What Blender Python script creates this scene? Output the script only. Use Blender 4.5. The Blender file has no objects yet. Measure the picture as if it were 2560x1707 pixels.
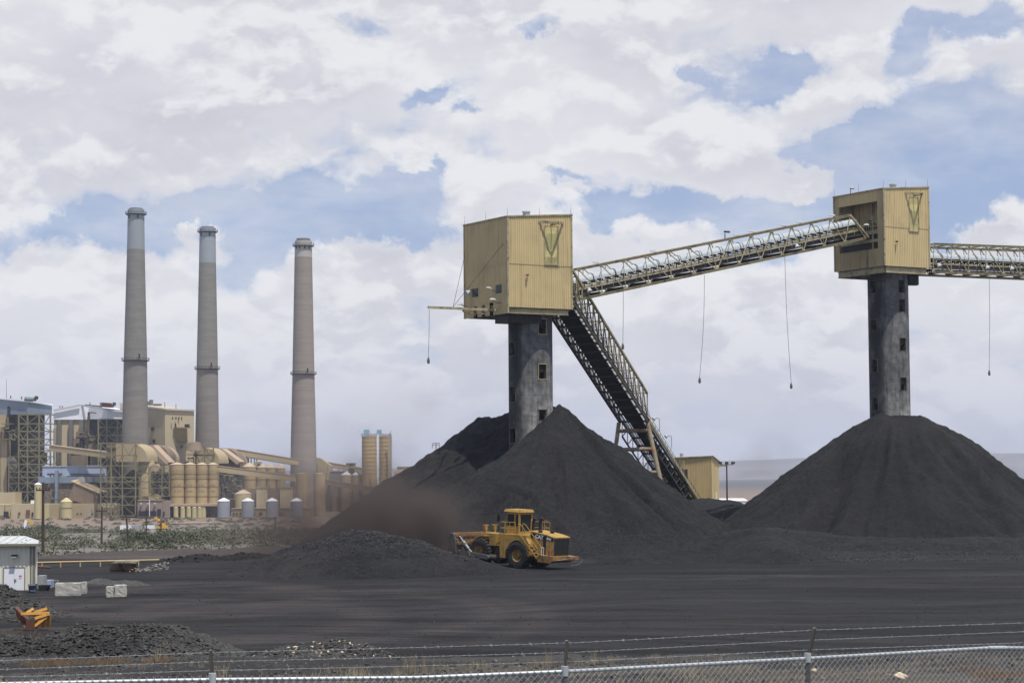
import bpy, bmesh, math, random
import numpy as np
from mathutils import Vector, Matrix
random.seed(7)
sc = bpy.context.scene
C = sc.collection
R = math.radians
# ---------------------------------------------------------------- camera
F, CX, CY = 5333.0, 1280.0, 853.5
PITCH = math.atan(336.5 / F); ROLL = R(0.4)
CAM = Vector((0, 0, 8.5))
_f = Vector((0, math.cos(PITCH), math.sin(PITCH)))
_r0 = Vector((1, 0, 0)); _u0 = Vector((0, -math.sin(PITCH), math.cos(PITCH)))
_r = _r0 * math.cos(ROLL) - _u0 * math.sin(ROLL)
_u = _u0 * math.cos(ROLL) + _r0 * math.sin(ROLL)
cd = bpy.data.cameras.new('camera'); cam = bpy.data.objects.new('camera', cd); C.objects.link(cam)
cam.matrix_world = Matrix(((_r.x, _u.x, -_f.x, CAM.x), (_r.y, _u.y, -_f.y, CAM.y), (_r.z, _u.z, -_f.z, CAM.z), (0, 0, 0, 1)))
cd.sensor_width = 36; cd.lens = 36 * F / 2560; cd.clip_start = 0.5; cd.clip_end = 40000
sc.camera = cam
sc.view_settings.view_transform = 'Standard'; sc.view_settings.look = 'None'
sc.view_settings.exposure = 0.0; sc.view_settings.gamma = 1
sc.cycles.max_bounces = 6; sc.cycles.diffuse_bounces = 3; sc.cycles.glossy_bounces = 2
sc.cycles.transparent_max_bounces = 12; sc.cycles.volume_bounces = 1
sc.cycles.use_denoising = True

def at(u, v, Y):
    """world point on the sight line of photo pixel (u, v) at the distance Y in front of the camera"""
    d = _r * (u - CX) + _u * (CY - v) + _f * F
    return CAM + d * (Y / d.y)
def zat(u, v, Y): return at(u, v, Y).z
def px(n, Y): return n * Y / F

# ---------------------------------------------------------------- sun and sky
AZ, EL = R(32), R(69)
S = Vector((math.sin(AZ) * math.cos(EL), -math.cos(AZ) * math.cos(EL), math.sin(EL)))
sl = bpy.data.lights.new('sun', 'SUN'); sl.energy = 5.0; sl.angle = R(0.6); sl.color = (1, 0.955, 0.89)
so = bpy.data.objects.new('sun', sl); C.objects.link(so); so.rotation_euler = S.to_track_quat('Z', 'Y').to_euler(); so.location = (0, 0, 300)

class NT:
    def __init__(s, nt): s.nt = nt; s.n = nt.nodes; s.l = nt.links
    def node(s, t, **k):
        n = s.n.new(t)
        for a, b in k.items(): setattr(n, a, b)
        return n
    def link(s, a, b): s.l.new(a, b)
    def val(s, sock, x):
        if hasattr(x, 'is_output'): s.l.new(x, sock)
        else: sock.default_value = x
    def math(s, op, a, b=0.0, c=0.0, clamp=False):
        n = s.node('ShaderNodeMath', operation=op, use_clamp=clamp)
        s.val(n.inputs[0], a); s.val(n.inputs[1], b)
        if len(n.inputs) > 2: s.val(n.inputs[2], c)
        return n.outputs[0]
    def vmath(s, op, a, b=(0, 0, 0), scale=None):
        n = s.node('ShaderNodeVectorMath', operation=op)
        s.val(n.inputs[0], a)
        if op != 'SCALE': s.val(n.inputs[1], b)
        if scale is not None: s.val(n.inputs['Scale'], scale)
        return n.outputs['Value'] if op in ('LENGTH', 'DOT_PRODUCT', 'DISTANCE') else n.outputs[0]
    def noise(s, vec, scale, detail=4, rough=0.55, dist=0.0):
        n = s.node('ShaderNodeTexNoise'); s.val(n.inputs['Vector'], vec)
        n.inputs['Scale'].default_value = scale; n.inputs['Detail'].default_value = detail
        n.inputs['Roughness'].default_value = rough; n.inputs['Distortion'].default_value = dist
        return n.outputs['Fac']
    def ramp(s, x, lo, hi, a=0.0, b=1.0, smooth=True):
        n = s.node('ShaderNodeMapRange'); n.interpolation_type = 'SMOOTHSTEP' if smooth else 'LINEAR'
        s.val(n.inputs['Value'], x)
        for k, y in (('From Min', lo), ('From Max', hi), ('To Min', a), ('To Max', b)): s.val(n.inputs[k], y)
        return n.outputs[0]
    def mix(s, f, a, b):
        n = s.node('ShaderNodeMix', data_type='RGBA'); s.val(n.inputs[0], f)
        s.val(n.inputs[6], a if hasattr(a, 'is_output') else (*a, 1)); s.val(n.inputs[7], b if hasattr(b, 'is_output') else (*b, 1))
        return n.outputs[2]
    def comb(s, x, y, z):
        n = s.node('ShaderNodeCombineXYZ')
        for i, a in enumerate((x, y, z)): s.val(n.inputs[i], a)
        return n.outputs[0]
    def sep(s, v):
        n = s.node('ShaderNodeSeparateXYZ'); s.link(v, n.inputs[0]); return n.outputs

w = bpy.data.worlds.new('World'); sc.world = w; w.use_nodes = True
N = NT(w.node_tree); N.n.clear()
sky = N.node('ShaderNodeTexSky', sky_type='NISHITA', sun_disc=False)
sky.sun_elevation = EL; sky.sun_rotation = R(180) - AZ; sky.altitude = 2000; sky.air_density = 1.0; sky.dust_density = 1.2; sky.ozone_density = 1.5
tc = N.node('ShaderNodeTexCoord')
X, Y_, Z_ = N.sep(tc.outputs['Generated'])
azi = N.math('ARCTAN2', X, Y_)                     # compass direction, 0 towards +Y
ele = N.math('ARCSINE', Z_)
q = N.comb(azi, ele, 0.0)
# domain warp gives the billowing edges
n1 = N.node('ShaderNodeTexNoise'); N.link(q, n1.inputs['Vector']); n1.inputs['Scale'].default_value = 14; n1.inputs['Detail'].default_value = 8; n1.inputs['Roughness'].default_value = 0.62
wv = N.vmath('SCALE', N.vmath('SUBTRACT', n1.outputs['Color'], (0.5, 0.5, 0.5)), scale=0.075)
qw = N.vmath('ADD', q, wv)
n2_ = N.node('ShaderNodeTexNoise'); N.link(q, n2_.inputs['Vector']); n2_.inputs['Scale'].default_value = 30; n2_.inputs['Detail'].default_value = 6
qs = N.vmath('ADD', q, N.vmath('SCALE', N.vmath('SUBTRACT', n2_.outputs['Color'], (0.5, 0.5, 0.5)), scale=0.02))
def dirpx(u, v):
    d = _r * (u - CX) + _u * (CY - v) + _f * F; d.normalize()
    return math.atan2(d.x, d.y), math.asin(d.z)
# openings in the cloud cover (compass direction, height above the horizon, size, depth)
HOLES = [(440, 600, 240, 75, 1.0), (700, 560, 130, 80, .75), (880, 520, 190, 55, .9), (1010, 590, 130, 35, .6), (790, 445, 50, 45, .5), (600, 690, 80, 60, .3),
         (90, 560, 120, 35, .55), (1075, 262, 66, 28, .7), (1160, 318, 40, 16, .5), (1040, 452, 62, 26, .7), (1385, 36, 120, 24, .6), (1390, 437, 80, 14, .45),
         (1960, 165, 85, 42, .95), (1750, 160, 46, 24, .75), (2265, 110, 55, 70, .7), (2470, 40, 160, 50, .75), (2230, 190, 60, 50, .3),
         (2330, 340, 270, 85, .95), (2100, 335, 130, 32, .6), (2260, 420, 150, 60, .8), (2450, 470, 260, 90, 1.0), (2150, 530, 190, 60, .95), (1700, 520, 220, 48, .8), (1480, 500, 90, 30, .6), (1900, 620, 110, 36, .3),
         (420, 35, 150, 22, .3), (930, 50, 80, 22, .3), (2330, 640, 60, 60, .5), (620, 860, 110, 26, .25)]
# extra thick, bright heads
HEADS = [(560, 630, 60, 45, .75), (500, 640, 80, 40, .5), (1700, 370, 170, 60, .35), (1950, 420, 170, 55, .5), (2040, 430, 100, 45, .4), (150, 690, 160, 60, .35), (330, 720, 110, 40, .4), (2480, 600, 100, 50, .7), (2470, 350, 90, 30, .45), (2420, 300, 140, 40, .2),
         (900, 640, 130, 60, .35), (750, 700, 70, 40, .2), (1500, 700, 260, 70, .3), (1800, 800, 300, 90, .3)]
def field(vec, sign=1):
    tot = None
    for lst, sg in ((HOLES, -1.0), (HEADS, 1.0)):
        for (u, v, ru, rv, k) in lst:
            a, e = dirpx(u, v)
            d = N.vmath('MULTIPLY', N.vmath('SUBTRACT', vec, (a, e, 0)), (F / ru, F / rv, 0))
            r2 = N.vmath('DOT_PRODUCT', d, d)
            g = N.math('MULTIPLY', N.math('DIVIDE', 1.0, N.math('ADD', 1.0, N.math('MULTIPLY', r2, r2))), sg * k)
            tot = g if tot is None else N.math('ADD', tot, g)
    return tot
blob = field(qw)
def dens(vec):
    v2 = N.vmath('MULTIPLY', vec, (1.0, 1.75, 1.0))
    a = N.noise(v2, 8, 7, 0.55); b = N.noise(N.vmath('ADD', v2, (3.1, 7.7, 0)), 30, 6, 0.6)
    vo = N.node('ShaderNodeTexVoronoi', feature='F1'); N.link(v2, vo.inputs['Vector']); vo.inputs['Scale'].default_value = 15; vo.inputs['Detail'].default_value = 3; vo.inputs['Roughness'].default_value = .5; vo.normalize = True
    puff = N.math('MULTIPLY', N.math('SUBTRACT', .42, vo.outputs['Distance']), 0.75)
    return N.math('ADD', N.math('ADD', N.math('MULTIPLY', N.math('SUBTRACT', a, .5), 0.85), N.math('MULTIPLY', N.math('SUBTRACT', b, .5), 0.42)), puff)
d0 = dens(qs)
d1 = dens(N.vmath('ADD', qs, N.comb(0.004, 0.010, 0.0)))
cov = N.math('ADD', N.math('MULTIPLY', blob, 0.40), N.math('ADD', d0, 0.168))
# unseen sky overhead and behind the camera thinned of cloud to cut fill light
cov = N.math('SUBTRACT', cov, N.math('MULTIPLY', N.math('MAXIMUM', N.ramp(ele, .36, .8), N.ramp(N.math('ABSOLUTE', azi), .5, 1.3)), .5))
mask = N.ramp(cov, -0.09, 0.18)
veil = N.ramp(N.noise(N.vmath('MULTIPLY', q, (1, 2.6, 1)), 11.0, 6, 0.62), .34, .70, .12, .55)
mask = N.math('MAXIMUM', mask, veil)
light = N.math('SUBTRACT', d0, d1)
lit = N.ramp(light, -0.05, 0.09)
body = N.ramp(N.noise(N.vmath('MULTIPLY', q, (1, 2.0, 1)), 5.0, 5, 0.55), 0.36, 0.62)
edge = N.ramp(cov, 0.02, 0.34, 1.0, 0.0)
lowfade = N.ramp(ele, 0.0, 0.095)
sh = N.mix(body, (0.60, 0.603, 0.665), (0.755, 0.757, 0.795))
sh = N.mix(N.math('MULTIPLY', edge, .55), sh, (0.83, 0.83, 0.85))
cl = N.mix(N.math('MULTIPLY', lit, .85), sh, (0.87, 0.87, 0.885))
cl = N.mix(N.math('MULTIPLY', N.math('SUBTRACT', 1.0, lowfade), 0.68), cl, (0.52, 0.545, 0.665))
mask = N.math('MAXIMUM', mask, N.ramp(ele, 0.10, 0.0, 0.0, 1.0))
mask = N.math('MULTIPLY', mask, 0.97)
bg1 = N.node('ShaderNodeBackground'); bg1.inputs['Strength'].default_value = 0.095
skc = N.mix(0.62, sky.outputs[0], (3.2, 4.35, 7.3))
N.link(skc, bg1.inputs['Color'])
bg2 = N.node('ShaderNodeBackground'); N.link(cl, bg2.inputs['Color']); bg2.inputs['Strength'].default_value = 1.0
ms = N.node('ShaderNodeMixShader'); N.link(mask, ms.inputs[0]); N.link(bg1.outputs[0], ms.inputs[1]); N.link(bg2.outputs[0], ms.inputs[2])
wo = N.node('ShaderNodeOutputWorld'); N.link(ms.outputs[0], wo.inputs[0])
w.cycles.sampling_method = 'MANUAL'; w.cycles.sample_map_resolution = 512

# ---------------------------------------------------------------- materials
MATS = {}
def mat(name, col, rough=0.75, var=0.12, scale=1.5, bump=0.0, bscale=8.0, metal=0.0, streak=None, sscale=(3, 3, .15), samt=.5, spots=None, spscale=3.0, spthr=(.55, .7), spec=0.35):
    m = bpy.data.materials.new(name); m.use_nodes = True; T = NT(m.node_tree)
    b = T.n['Principled BSDF']; tc = T.node('ShaderNodeTexCoord').outputs['Object']
    n = T.noise(tc, scale, 6, .6)
    f = T.ramp(n, .25, .75, 0, 1, False)
    lo = [max(0, c * (1 - var)) for c in col]; hi = [min(1, c * (1 + var)) for c in col]
    c = T.mix(f, lo, hi)
    if streak:
        s = T.noise(T.vmath('MULTIPLY', tc, sscale), 1.0, 5, .65)
        c = T.mix(T.ramp(s, .5, .72, 0, samt), c, streak)
    if spots:
        s = T.noise(tc, spscale, 7, .65)
        c = T.mix(T.ramp(s, spthr[0], spthr[1], 0, .9), c, spots)
    T.link(c, b.inputs['Base Color']); b.inputs['Roughness'].default_value = rough; b.inputs['Metallic'].default_value = metal
    b.inputs['Specular IOR Level'].default_value = spec
    if bump:
        bn = T.node('ShaderNodeBump'); bn.inputs['Strength'].default_value = min(1, bump); bn.inputs['Distance'].default_value = .3 / bscale
        T.link(T.noise(tc, bscale, 8, .65), bn.inputs['Height']); T.link(bn.outputs[0], b.inputs['Normal'])
    MATS[name] = m
    return m
TAN = (.53, .415, .21)
mat('tan_cladding', TAN, .6, .07, .5, streak=(.27, .19, .09), sscale=(3, 3, .10), samt=.55, spots=(.40, .32, .18), spscale=.35, spthr=(.5, .75))
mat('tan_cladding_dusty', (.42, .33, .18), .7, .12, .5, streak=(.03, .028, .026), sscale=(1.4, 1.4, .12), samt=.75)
mat('tan_steel', (.34, .295, .175), .65, .2, 1.2, spots=(.10, .065, .04), spscale=2.0, spthr=(.52, .70), streak=(.06, .055, .045), sscale=(.7, .7, .7), samt=.7)
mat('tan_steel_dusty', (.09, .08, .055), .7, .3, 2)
mat('hoist_yellow', (.42, .365, .155), .6, .1, 2, spots=(.18, .08, .03), spscale=1.4, spthr=(.62, .74))
mat('dark_steel', (.035, .033, .03), .7, .3, 3, spots=(.09, .07, .045), spscale=4)
mat('black_rubber', (.012, .012, .012), .85, .3, 4)
mat('black_paint', (.012, .012, .013), .5, .3, 3)
mat('galvanised', (.36, .40, .42), .5, .1, 3, metal=.0, spots=(.4, .42, .42), spscale=5)
mat('white_paint', (.78, .79, .80), .5, .04, 2)
mat('lamp_white', (.42, .43, .43), .4, .05, 2)
mat('blue_grey_cladding', (.20, .25, .315), .6, .08, .06, streak=(.12, .13, .15), sscale=(.5, .5, .02), samt=.5)
mat('pale_blue_cladding', (.33, .38, .50), .6, .06, .06, streak=(.2, .22, .26), sscale=(.5, .5, .02), samt=.4)
mat('white_cladding', (.78, .79, .84), .6, .03, .06)
mat('plant_tan', (.36, .29, .175), .75, .07, .08, streak=(.33, .24, .12), sscale=(.35, .35, .015), samt=.4)
mat('plant_tan_light', (.46, .385, .245), .75, .05, .08, streak=(.45, .34, .2), sscale=(.35, .35, .015), samt=.35)
mat('plant_tan_pink', (.42, .33, .23), .75, .06, .08, streak=(.38, .28, .18), sscale=(.35, .35, .02), samt=.4)
mat('plant_brown', (.19, .145, .10), .8, .14, .12, streak=(.14, .10, .07), sscale=(.35, .35, .02), samt=.6)
mat('plant_grey', (.15, .142, .135), .8, .1, .1)
mat('plant_dark', (.035, .034, .037), .85, .5, .35, streak=(.11, .10, .09), sscale=(.2, .2, 1.4), samt=.7)
mat('duct_pink', (.38, .29, .205), .7, .07, .1)
mat('plant_frame', (.17, .155, .085), .7, .35, .25)
mat('silo_tan', (.36, .275, .15), .7, .07, .12, streak=(.36, .24, .11), sscale=(.5, .5, .03), samt=.45)
mat('silo_ochre', (.40, .285, .12), .7, .06, .12, streak=(.40, .24, .09), sscale=(.5, .5, .03), samt=.5)
mat('pale_yellow', (.47, .41, .22), .65, .05, .3)
mat('silo_grey', (.30, .325, .37), .5, .05, .3, metal=.0, streak=(.27, .29, .32), sscale=(.1, .1, 1.2), samt=.6)
mat('pink_wall', (.26, .205, .175), .8, .05, .1)
mat('window_dark', (.02, .022, .026), .3, .2, 1)
mat('teal_rust', (.14, .23, .21), .7, .3, .25, spots=(.25, .10, .06), spscale=.25, spthr=(.45, .6))
mat('red_rust', (.22, .08, .05), .8, .3, .3, spots=(.3, .24, .18), spscale=.3)
mat('rust', (.13, .058, .038), .85, .3, 2.5, spots=(.22, .1, .05), spscale=3)
mat('rusty_pipe', (.26, .215, .15), .75, .2, 1.0, spots=(.30, .10, .045), spscale=.9, spthr=(.52, .62), streak=(.12, .05, .03), sscale=(1, 1, 2.2), samt=.5)
mat('brown_pipe', (.14, .075, .062), .8, .25, 1.2, spots=(.32, .2, .14), spscale=1.0, spthr=(.6, .7))
mat('cat_yellow', (.37, .225, .055), .6, .12, 1.2, spots=(.13, .085, .045), spscale=1.5, spthr=(.50, .74), streak=(.07, .055, .04), sscale=(3, 3, .6), samt=.6)
mat('cat_yellow_rusty', (.26, .15, .05), .6, .2, 1.5, spots=(.12, .05, .02), spscale=2.4, spthr=(.5, .66))
mat('worn_steel', (.11, .11, .11), .55, .35, 2.5, metal=.2, spots=(.07, .065, .06), spscale=2)
mat('chrome', (.7, .7, .7), .25, .05, 3, metal=.8)
mat('tyre', (.028, .027, .027), .9, .35, 3, bump=.4, bscale=6)
mat('cab_glass', (.012, .018, .018), .45, .2, 1, spec=.2)
mat('decal_white', (.75, .75, .75), .6, .02, 2)
mat('orange_beam', (.45, .225, .035), .5, .12, 2, spots=(.2, .08, .03), spscale=3, spthr=(.55, .7))
mat('shed_wall', (.74, .705, .58), .65, .04, .8, streak=(.36, .33, .26), sscale=(4, 4, .2), samt=.3)
mat('shed_roof', (.46, .475, .47), .5, .05, .8)
mat('shed_trim', (.20, .185, .14), .6, .05, 1)
mat('cabinet_grey', (.30, .31, .32), .6, .06, 1)
mat('bin_grey', (.055, .07, .095), .6, .1, 3)
mat('block_concrete', (.40, .385, .34), .9, .14, 2.0, bump=.5, bscale=4, streak=(.24, .22, .18), sscale=(2, 2, .3), samt=.4)
mat('pale_wood', (.34, .31, .25), .9, .35, 3)
mat('silo_ring', (.25, .185, .10), .8, .1, .3)
mat('yellow_pipe', (.42, .33, .17), .6, .1, 1, spots=(.55, .25, .1), spscale=.35, spthr=(.5, .62))
mat('pole_wood', (.06, .042, .032), .9, .2, 1.5)
mat('pale_rock', (.55, .46, .33), .9, .15, 4, bump=.4, bscale=9)
mat('wire_zinc', (.36, .365, .365), .5, .1, 3)
mat('rail_zinc', (.42, .45, .46), .4, .1, 3, metal=.2, spots=(.4, .42, .42), spscale=9)
mat('post_brown', (.018, .015, .013), .8, .2, 6)
mat('sky_blue_paint', (.18, .38, .50), .6, .05, 1)
mat('crane_yellow', (.60, .33, .03), .5, .1, .5)

def concrete_column():
    m = bpy.data.materials.new('sooty_concrete'); m.use_nodes = True; T = NT(m.node_tree); b = T.n['Principled BSDF']
    tc = T.node('ShaderNodeTexCoord').outputs['Object']; x, y, z = T.sep(tc)
    n = T.noise(tc, 1.1, 7, .62); c = T.mix(T.ramp(n, .3, .7), (.17, .167, .158), (.42, .41, .385))
    st = T.noise(T.vmath('MULTIPLY', tc, (2.2, 2.2, .16)), 1, 6, .65)
    c = T.mix(T.ramp(st, .46, .68, 0, .8), c, (.045, .045, .048))
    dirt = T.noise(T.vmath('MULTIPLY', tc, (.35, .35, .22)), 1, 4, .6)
    # coal dust deepened with painted shade, on the left (-x) and under head house
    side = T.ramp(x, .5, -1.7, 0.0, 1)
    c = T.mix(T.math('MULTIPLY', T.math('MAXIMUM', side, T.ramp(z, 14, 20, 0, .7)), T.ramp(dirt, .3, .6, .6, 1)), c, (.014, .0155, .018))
    lift = T.math('LESS_THAN', T.math('ABSOLUTE', T.math('SUBTRACT', T.math('FRACT', T.math('DIVIDE', z, 2.4)), .5)), .012)
    c = T.mix(T.math('MULTIPLY', lift, .45), c, (.05, .05, .05))
    T.link(c, b.inputs['Base Color']); b.inputs['Roughness'].default_value = .85
    bn = T.node('ShaderNodeBump'); bn.inputs['Strength'].default_value = .5; bn.inputs['Distance'].default_value = .05
    T.link(T.noise(tc, 3, 8, .65), bn.inputs['Height']); T.link(bn.outputs[0], b.inputs['Normal'])
    return m
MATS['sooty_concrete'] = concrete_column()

def stack_mat(name, tops, low, split):
    m = bpy.data.materials.new(name); m.use_nodes = True; T = NT(m.node_tree); b = T.n['Principled BSDF']
    tc = T.node('ShaderNodeTexCoord').outputs['Object']; x, y, z = T.sep(tc)
    lift = T.noise(T.comb(0, 0, z), .22, 3, .7)
    fine = T.noise(T.vmath('MULTIPLY', tc, (.12, .12, .5)), 1, 5, .6)
    seam = T.math('LESS_THAN', T.math('FRACT', T.math('DIVIDE', z, 2.3)), .1)
    hi = T.mix(T.ramp(z, 15, split), low[0], low[1])
    c = T.mix(T.ramp(lift, .35, .65, 0, .28), hi, (.11, .1, .09))
    c = T.mix(T.ramp(fine, .35, .7, 0, .3), c, (.30, .27, .235))
    c = T.mix(T.math('MULTIPLY', seam, .2), c, (.12, .11, .10))
    T.link(c, b.inputs['Base Color']); b.inputs['Roughness'].default_value = .85
    MATS[name] = m
    mat(name + '_top', tops, .75, .05, .1)
stack_mat('stack_warm_grey', (.25, .275, .29), ((.19, .172, .152), (.165, .166, .146)), 128)
stack_mat('stack_cool_grey', (.27, .30, .32), ((.215, .186, .16), (.182, .181, .159)), 122)
stack_mat('stack_pinkish', (.37, .355, .315), ((.275, .23, .205), (.25, .215, .175)), 135)

def coal_mat(name, lo=(.0055, .0056, .0062), hi=(.0170, .0166, .0168), brown=.0):
    m = bpy.data.materials.new(name); m.use_nodes = True; T = NT(m.node_tree); b = T.n['Principled BSDF']
    P = T.node('ShaderNodeNewGeometry').outputs['Position']
    a = T.noise(P, .13, 6, .62); f = T.noise(P, 5.5, 4, .75); f2 = T.noise(P, 1.1, 4, .65); big = T.noise(P, .45, 5, .65)
    c = T.mix(T.ramp(a, .33, .66), lo, hi)
    if brown: c = T.mix(T.ramp(T.noise(T.vmath('ADD', P, (31, 5, 2)), .09, 4, .55), .42, .66, 0, brown), c, (.034, .027, .025))
    c = T.mix(T.ramp(big, .42, .62, 0, .55), c, tuple(l_ * 1.25 for l_ in lo))
    c = T.mix(T.ramp(f, .52, .70, 0, .8), c, tuple(h_ * 2.1 for h_ in hi))
    c = T.mix(T.ramp(f, .47, .34, 0, .9), c, tuple(l_ * .4 for l_ in lo))
    vo = T.node('ShaderNodeTexVoronoi'); T.link(P, vo.inputs['Vector']); vo.inputs['Scale'].default_value = 3.4
    patch = T.ramp(big, .44, .58)
    spark = T.math('MULTIPLY', T.math('LESS_THAN', vo.outputs['Distance'], .16), patch)
    c = T.mix(T.math('MULTIPLY', spark, .75), c, (.10, .10, .10))
    T.link(c, b.inputs['Base Color']); b.inputs['Roughness'].default_value = .75; b.inputs['Specular IOR Level'].default_value = .25
    bn = T.node('ShaderNodeBump'); bn.inputs['Strength'].default_value = 1.0; bn.inputs['Distance'].default_value = .34
    h = T.math('ADD', T.math('MULTIPLY', f, .7), T.math('MULTIPLY', f2, 1.0))
    T.link(h, bn.inputs['Height']); T.link(bn.outputs[0], b.inputs['Normal'])
    MATS[name] = m
coal_mat('coal'); coal_mat('coal_brownish', brown=.8)
coal_mat('grey_rubble', (.036, .0355, .034), (.090, .087, .081))
# ---------------------------------------------------------------- mesh helpers
ORG = {}
class MB:
    def __init__(s): s.v = []; s.f = []
    def add(s, vs, fs):
        o = len(s.v); s.v += [tuple(p) for p in vs]; s.f += [tuple(o + i for i in f) for f in fs]; return s
    def hexa(s, p):  # 4 bottom ccw, 4 top ccw
        return s.add(p, [(3, 2, 1, 0), (4, 5, 6, 7), (0, 1, 5, 4), (1, 2, 6, 5), (2, 3, 7, 6), (3, 0, 4, 7)])
    def box(s, c, d, rz=0.0, e=None):
        c = Vector(c); a = Vector((math.cos(rz), math.sin(rz), 0)) * d[0] / 2; b = Vector((-math.sin(rz), math.cos(rz), 0)) * d[1] / 2; z = Vector((0, 0, d[2] / 2))
        return s.hexa([c - a - b - z, c + a - b - z, c + a + b - z, c - a + b - z, c - a - b + z, c + a - b + z, c + a + b + z, c - a + b + z])
    def bb(s, x0, x1, y0, y1, z0, z1): return s.box(((x0 + x1) / 2, (y0 + y1) / 2, (z0 + z1) / 2), (abs(x1 - x0), abs(y1 - y0), abs(z1 - z0)))
    def beam(s, p, q, w, h, up=(0, 0, 1)):
        p = Vector(p); q = Vector(q); d = (q - p).normalized(); up = Vector(up)
        if abs(d.dot(up)) > .98: up = Vector((1, 0, 0)) if abs(d.x) < .9 else Vector((0, 1, 0))
        a = d.cross(up).normalized() * w / 2; b = a.cross(d).normalized() * h / 2
        return s.add([p - a - b, p + a - b, p + a + b, p - a + b, q - a - b, q + a - b, q + a + b, q - a + b],
                     [(0, 1, 2, 3), (7, 6, 5, 4), (4, 5, 1, 0), (5, 6, 2, 1), (6, 7, 3, 2), (7, 4, 0, 3)])
    def tube(s, p, q, r, n=8, r2=None, cap=True):
        p = Vector(p); q = Vector(q); r2 = r if r2 is None else r2; d = (q - p).normalized()
        a = d.orthogonal().normalized(); b = d.cross(a)
        vs = [p + (a * math.cos(t) + b * math.sin(t)) * r for t in [2 * math.pi * i / n for i in range(n)]] + [q + (a * math.cos(t) + b * math.sin(t)) * r2 for t in [2 * math.pi * i / n for i in range(n)]]
        fs = [(i, (i + 1) % n, n + (i + 1) % n, n + i) for i in range(n)]
        if cap: fs += [tuple(range(n))[::-1], tuple(range(n, 2 * n))]
        return s.add(vs, fs)
    def path(s, pts, r, n=5):
        for a, b in zip(pts, pts[1:]): s.tube(a, b, r, n, cap=False)
        return s
    def lathe(s, c, prof, n=32, cap=True, a0=0.0, a1=2 * math.pi, axis='z'):
        full = abs(a1 - a0 - 2 * math.pi) < 1e-6; m = n if full else n + 1; vs = []; fs = []
        for (r, z) in prof:
            for i in range(m):
                t = a0 + (a1 - a0) * i / n
                if axis == 'z': vs.append((c[0] + r * math.cos(t), c[1] + r * math.sin(t), c[2] + z))
                else: vs.append((c[0] + r * math.cos(t), c[1] - z, c[2] + r * math.sin(t)))   # profile runs along -y
        for k in range(len(prof) - 1):
            for i in range(n):
                j = (i + 1) % m; fs.append((k * m + i, k * m + j, (k + 1) * m + j, (k + 1) * m + i))
        if cap and full:
            fs.append(tuple(range(m))[::-1]); fs.append(tuple(range((len(prof) - 1) * m, len(prof) * m)))
        return s.add(vs, fs)
    def prism(s, pts, z0, z1):
        n = len(pts); z0 = z0 if isinstance(z0, (list, tuple)) else [z0] * n; z1 = z1 if isinstance(z1, (list, tuple)) else [z1] * n
        return s.add([(p[0], p[1], z0[i]) for i, p in enumerate(pts)] + [(p[0], p[1], z1[i]) for i, p in enumerate(pts)],
                     [tuple(range(n))[::-1], tuple(range(n, 2 * n))] + [(i, (i + 1) % n, n + (i + 1) % n, n + i) for i in range(n)])
    def slab(s, outline, off):  # planar outline (3-D points) swept by the vector off
        n = len(outline); off = Vector(off)
        return s.add([Vector(p) for p in outline] + [Vector(p) + off for p in outline],
                     [tuple(range(n)), tuple(range(n, 2 * n))[::-1]] + [(i, n + i, n + (i + 1) % n, (i + 1) % n) for i in range(n)])
    def corrugated(s, p, q, z0, z1, nrm, pitch=.3, depth=.05, ztop=None):
        """ribbed sheet wall from p to q (plan points), z1 at p and ztop at q"""
        p = Vector((p[0], p[1])); q = Vector((q[0], q[1])); L = (q - p).length; n = max(1, round(L / pitch)); ztop = z1 if ztop is None else ztop
        nr = Vector((nrm[0], nrm[1])); vs = []; fs = []
        ts = []
        for i in range(n): ts += [(i + 0.0, 0), (i + .38, 0), (i + .5, 1), (i + .88, 1)]
        ts.append((n, 0))
        for t, dd in ts:
            f = t / n; c = p + (q - p) * f + nr * depth * dd
            vs += [(c.x, c.y, z0), (c.x, c.y, z1 + (ztop - z1) * f)]
        for i in range(len(ts) - 1): fs.append((2 * i, 2 * i + 2, 2 * i + 3, 2 * i + 1))
        return s.add(vs, fs)

def _mesh(mb, name, m, org, smooth):
    me = bpy.data.meshes.new(name)
    o = Vector(org)
    me.from_pydata([(a - o.x, b - o.y, c - o.z) for a, b, c in mb.v], [], mb.f)
    if m: me.materials.append(MATS[m] if isinstance(m, str) else m)
    if smooth:
        me.polygons.foreach_set('use_smooth', [True] * len(me.polygons))
    me.update(); return me
def smooth_by_angle(ob, a=40):
    me = ob.data; bm = bmesh.new(); bm.from_mesh(me); bmesh.ops.recalc_face_normals(bm, faces=bm.faces[:])
    for f in bm.faces: f.smooth = True
    for e in bm.edges:
        if len(e.link_faces) == 2 and e.calc_face_angle(0) > R(a): e.smooth = False
        elif len(e.link_faces) != 2: e.smooth = False
    bm.to_mesh(me); bm.free()
def put(mb, name, m, parent, smooth=True, label=None):
    if not mb.v: return None
    org = ORG[parent.name]; me = _mesh(mb, name, m, org, False)
    o = bpy.data.objects.new(name, me); C.objects.link(o); o.parent = parent; ORG[o.name] = org
    smooth_by_angle(o) if smooth else None
    if label: o['label'] = label
    return o
def tag(o, label=None, cat=None, group=None, kind=None):
    if label: o['label'] = label
    if cat: o['category'] = cat
    if group: o['group'] = group
    if kind: o['kind'] = kind
    return o
def thing(name, label, cat, loc, group=None, local=False, rot=None):
    o = bpy.data.objects.new(name, None); C.objects.link(o); o.location = loc; o.empty_display_size = .5
    if rot: o.rotation_euler = rot
    ORG[o.name] = Vector((0, 0, 0)) if local else Vector(loc)
    return tag(o, label, cat, group)
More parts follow.
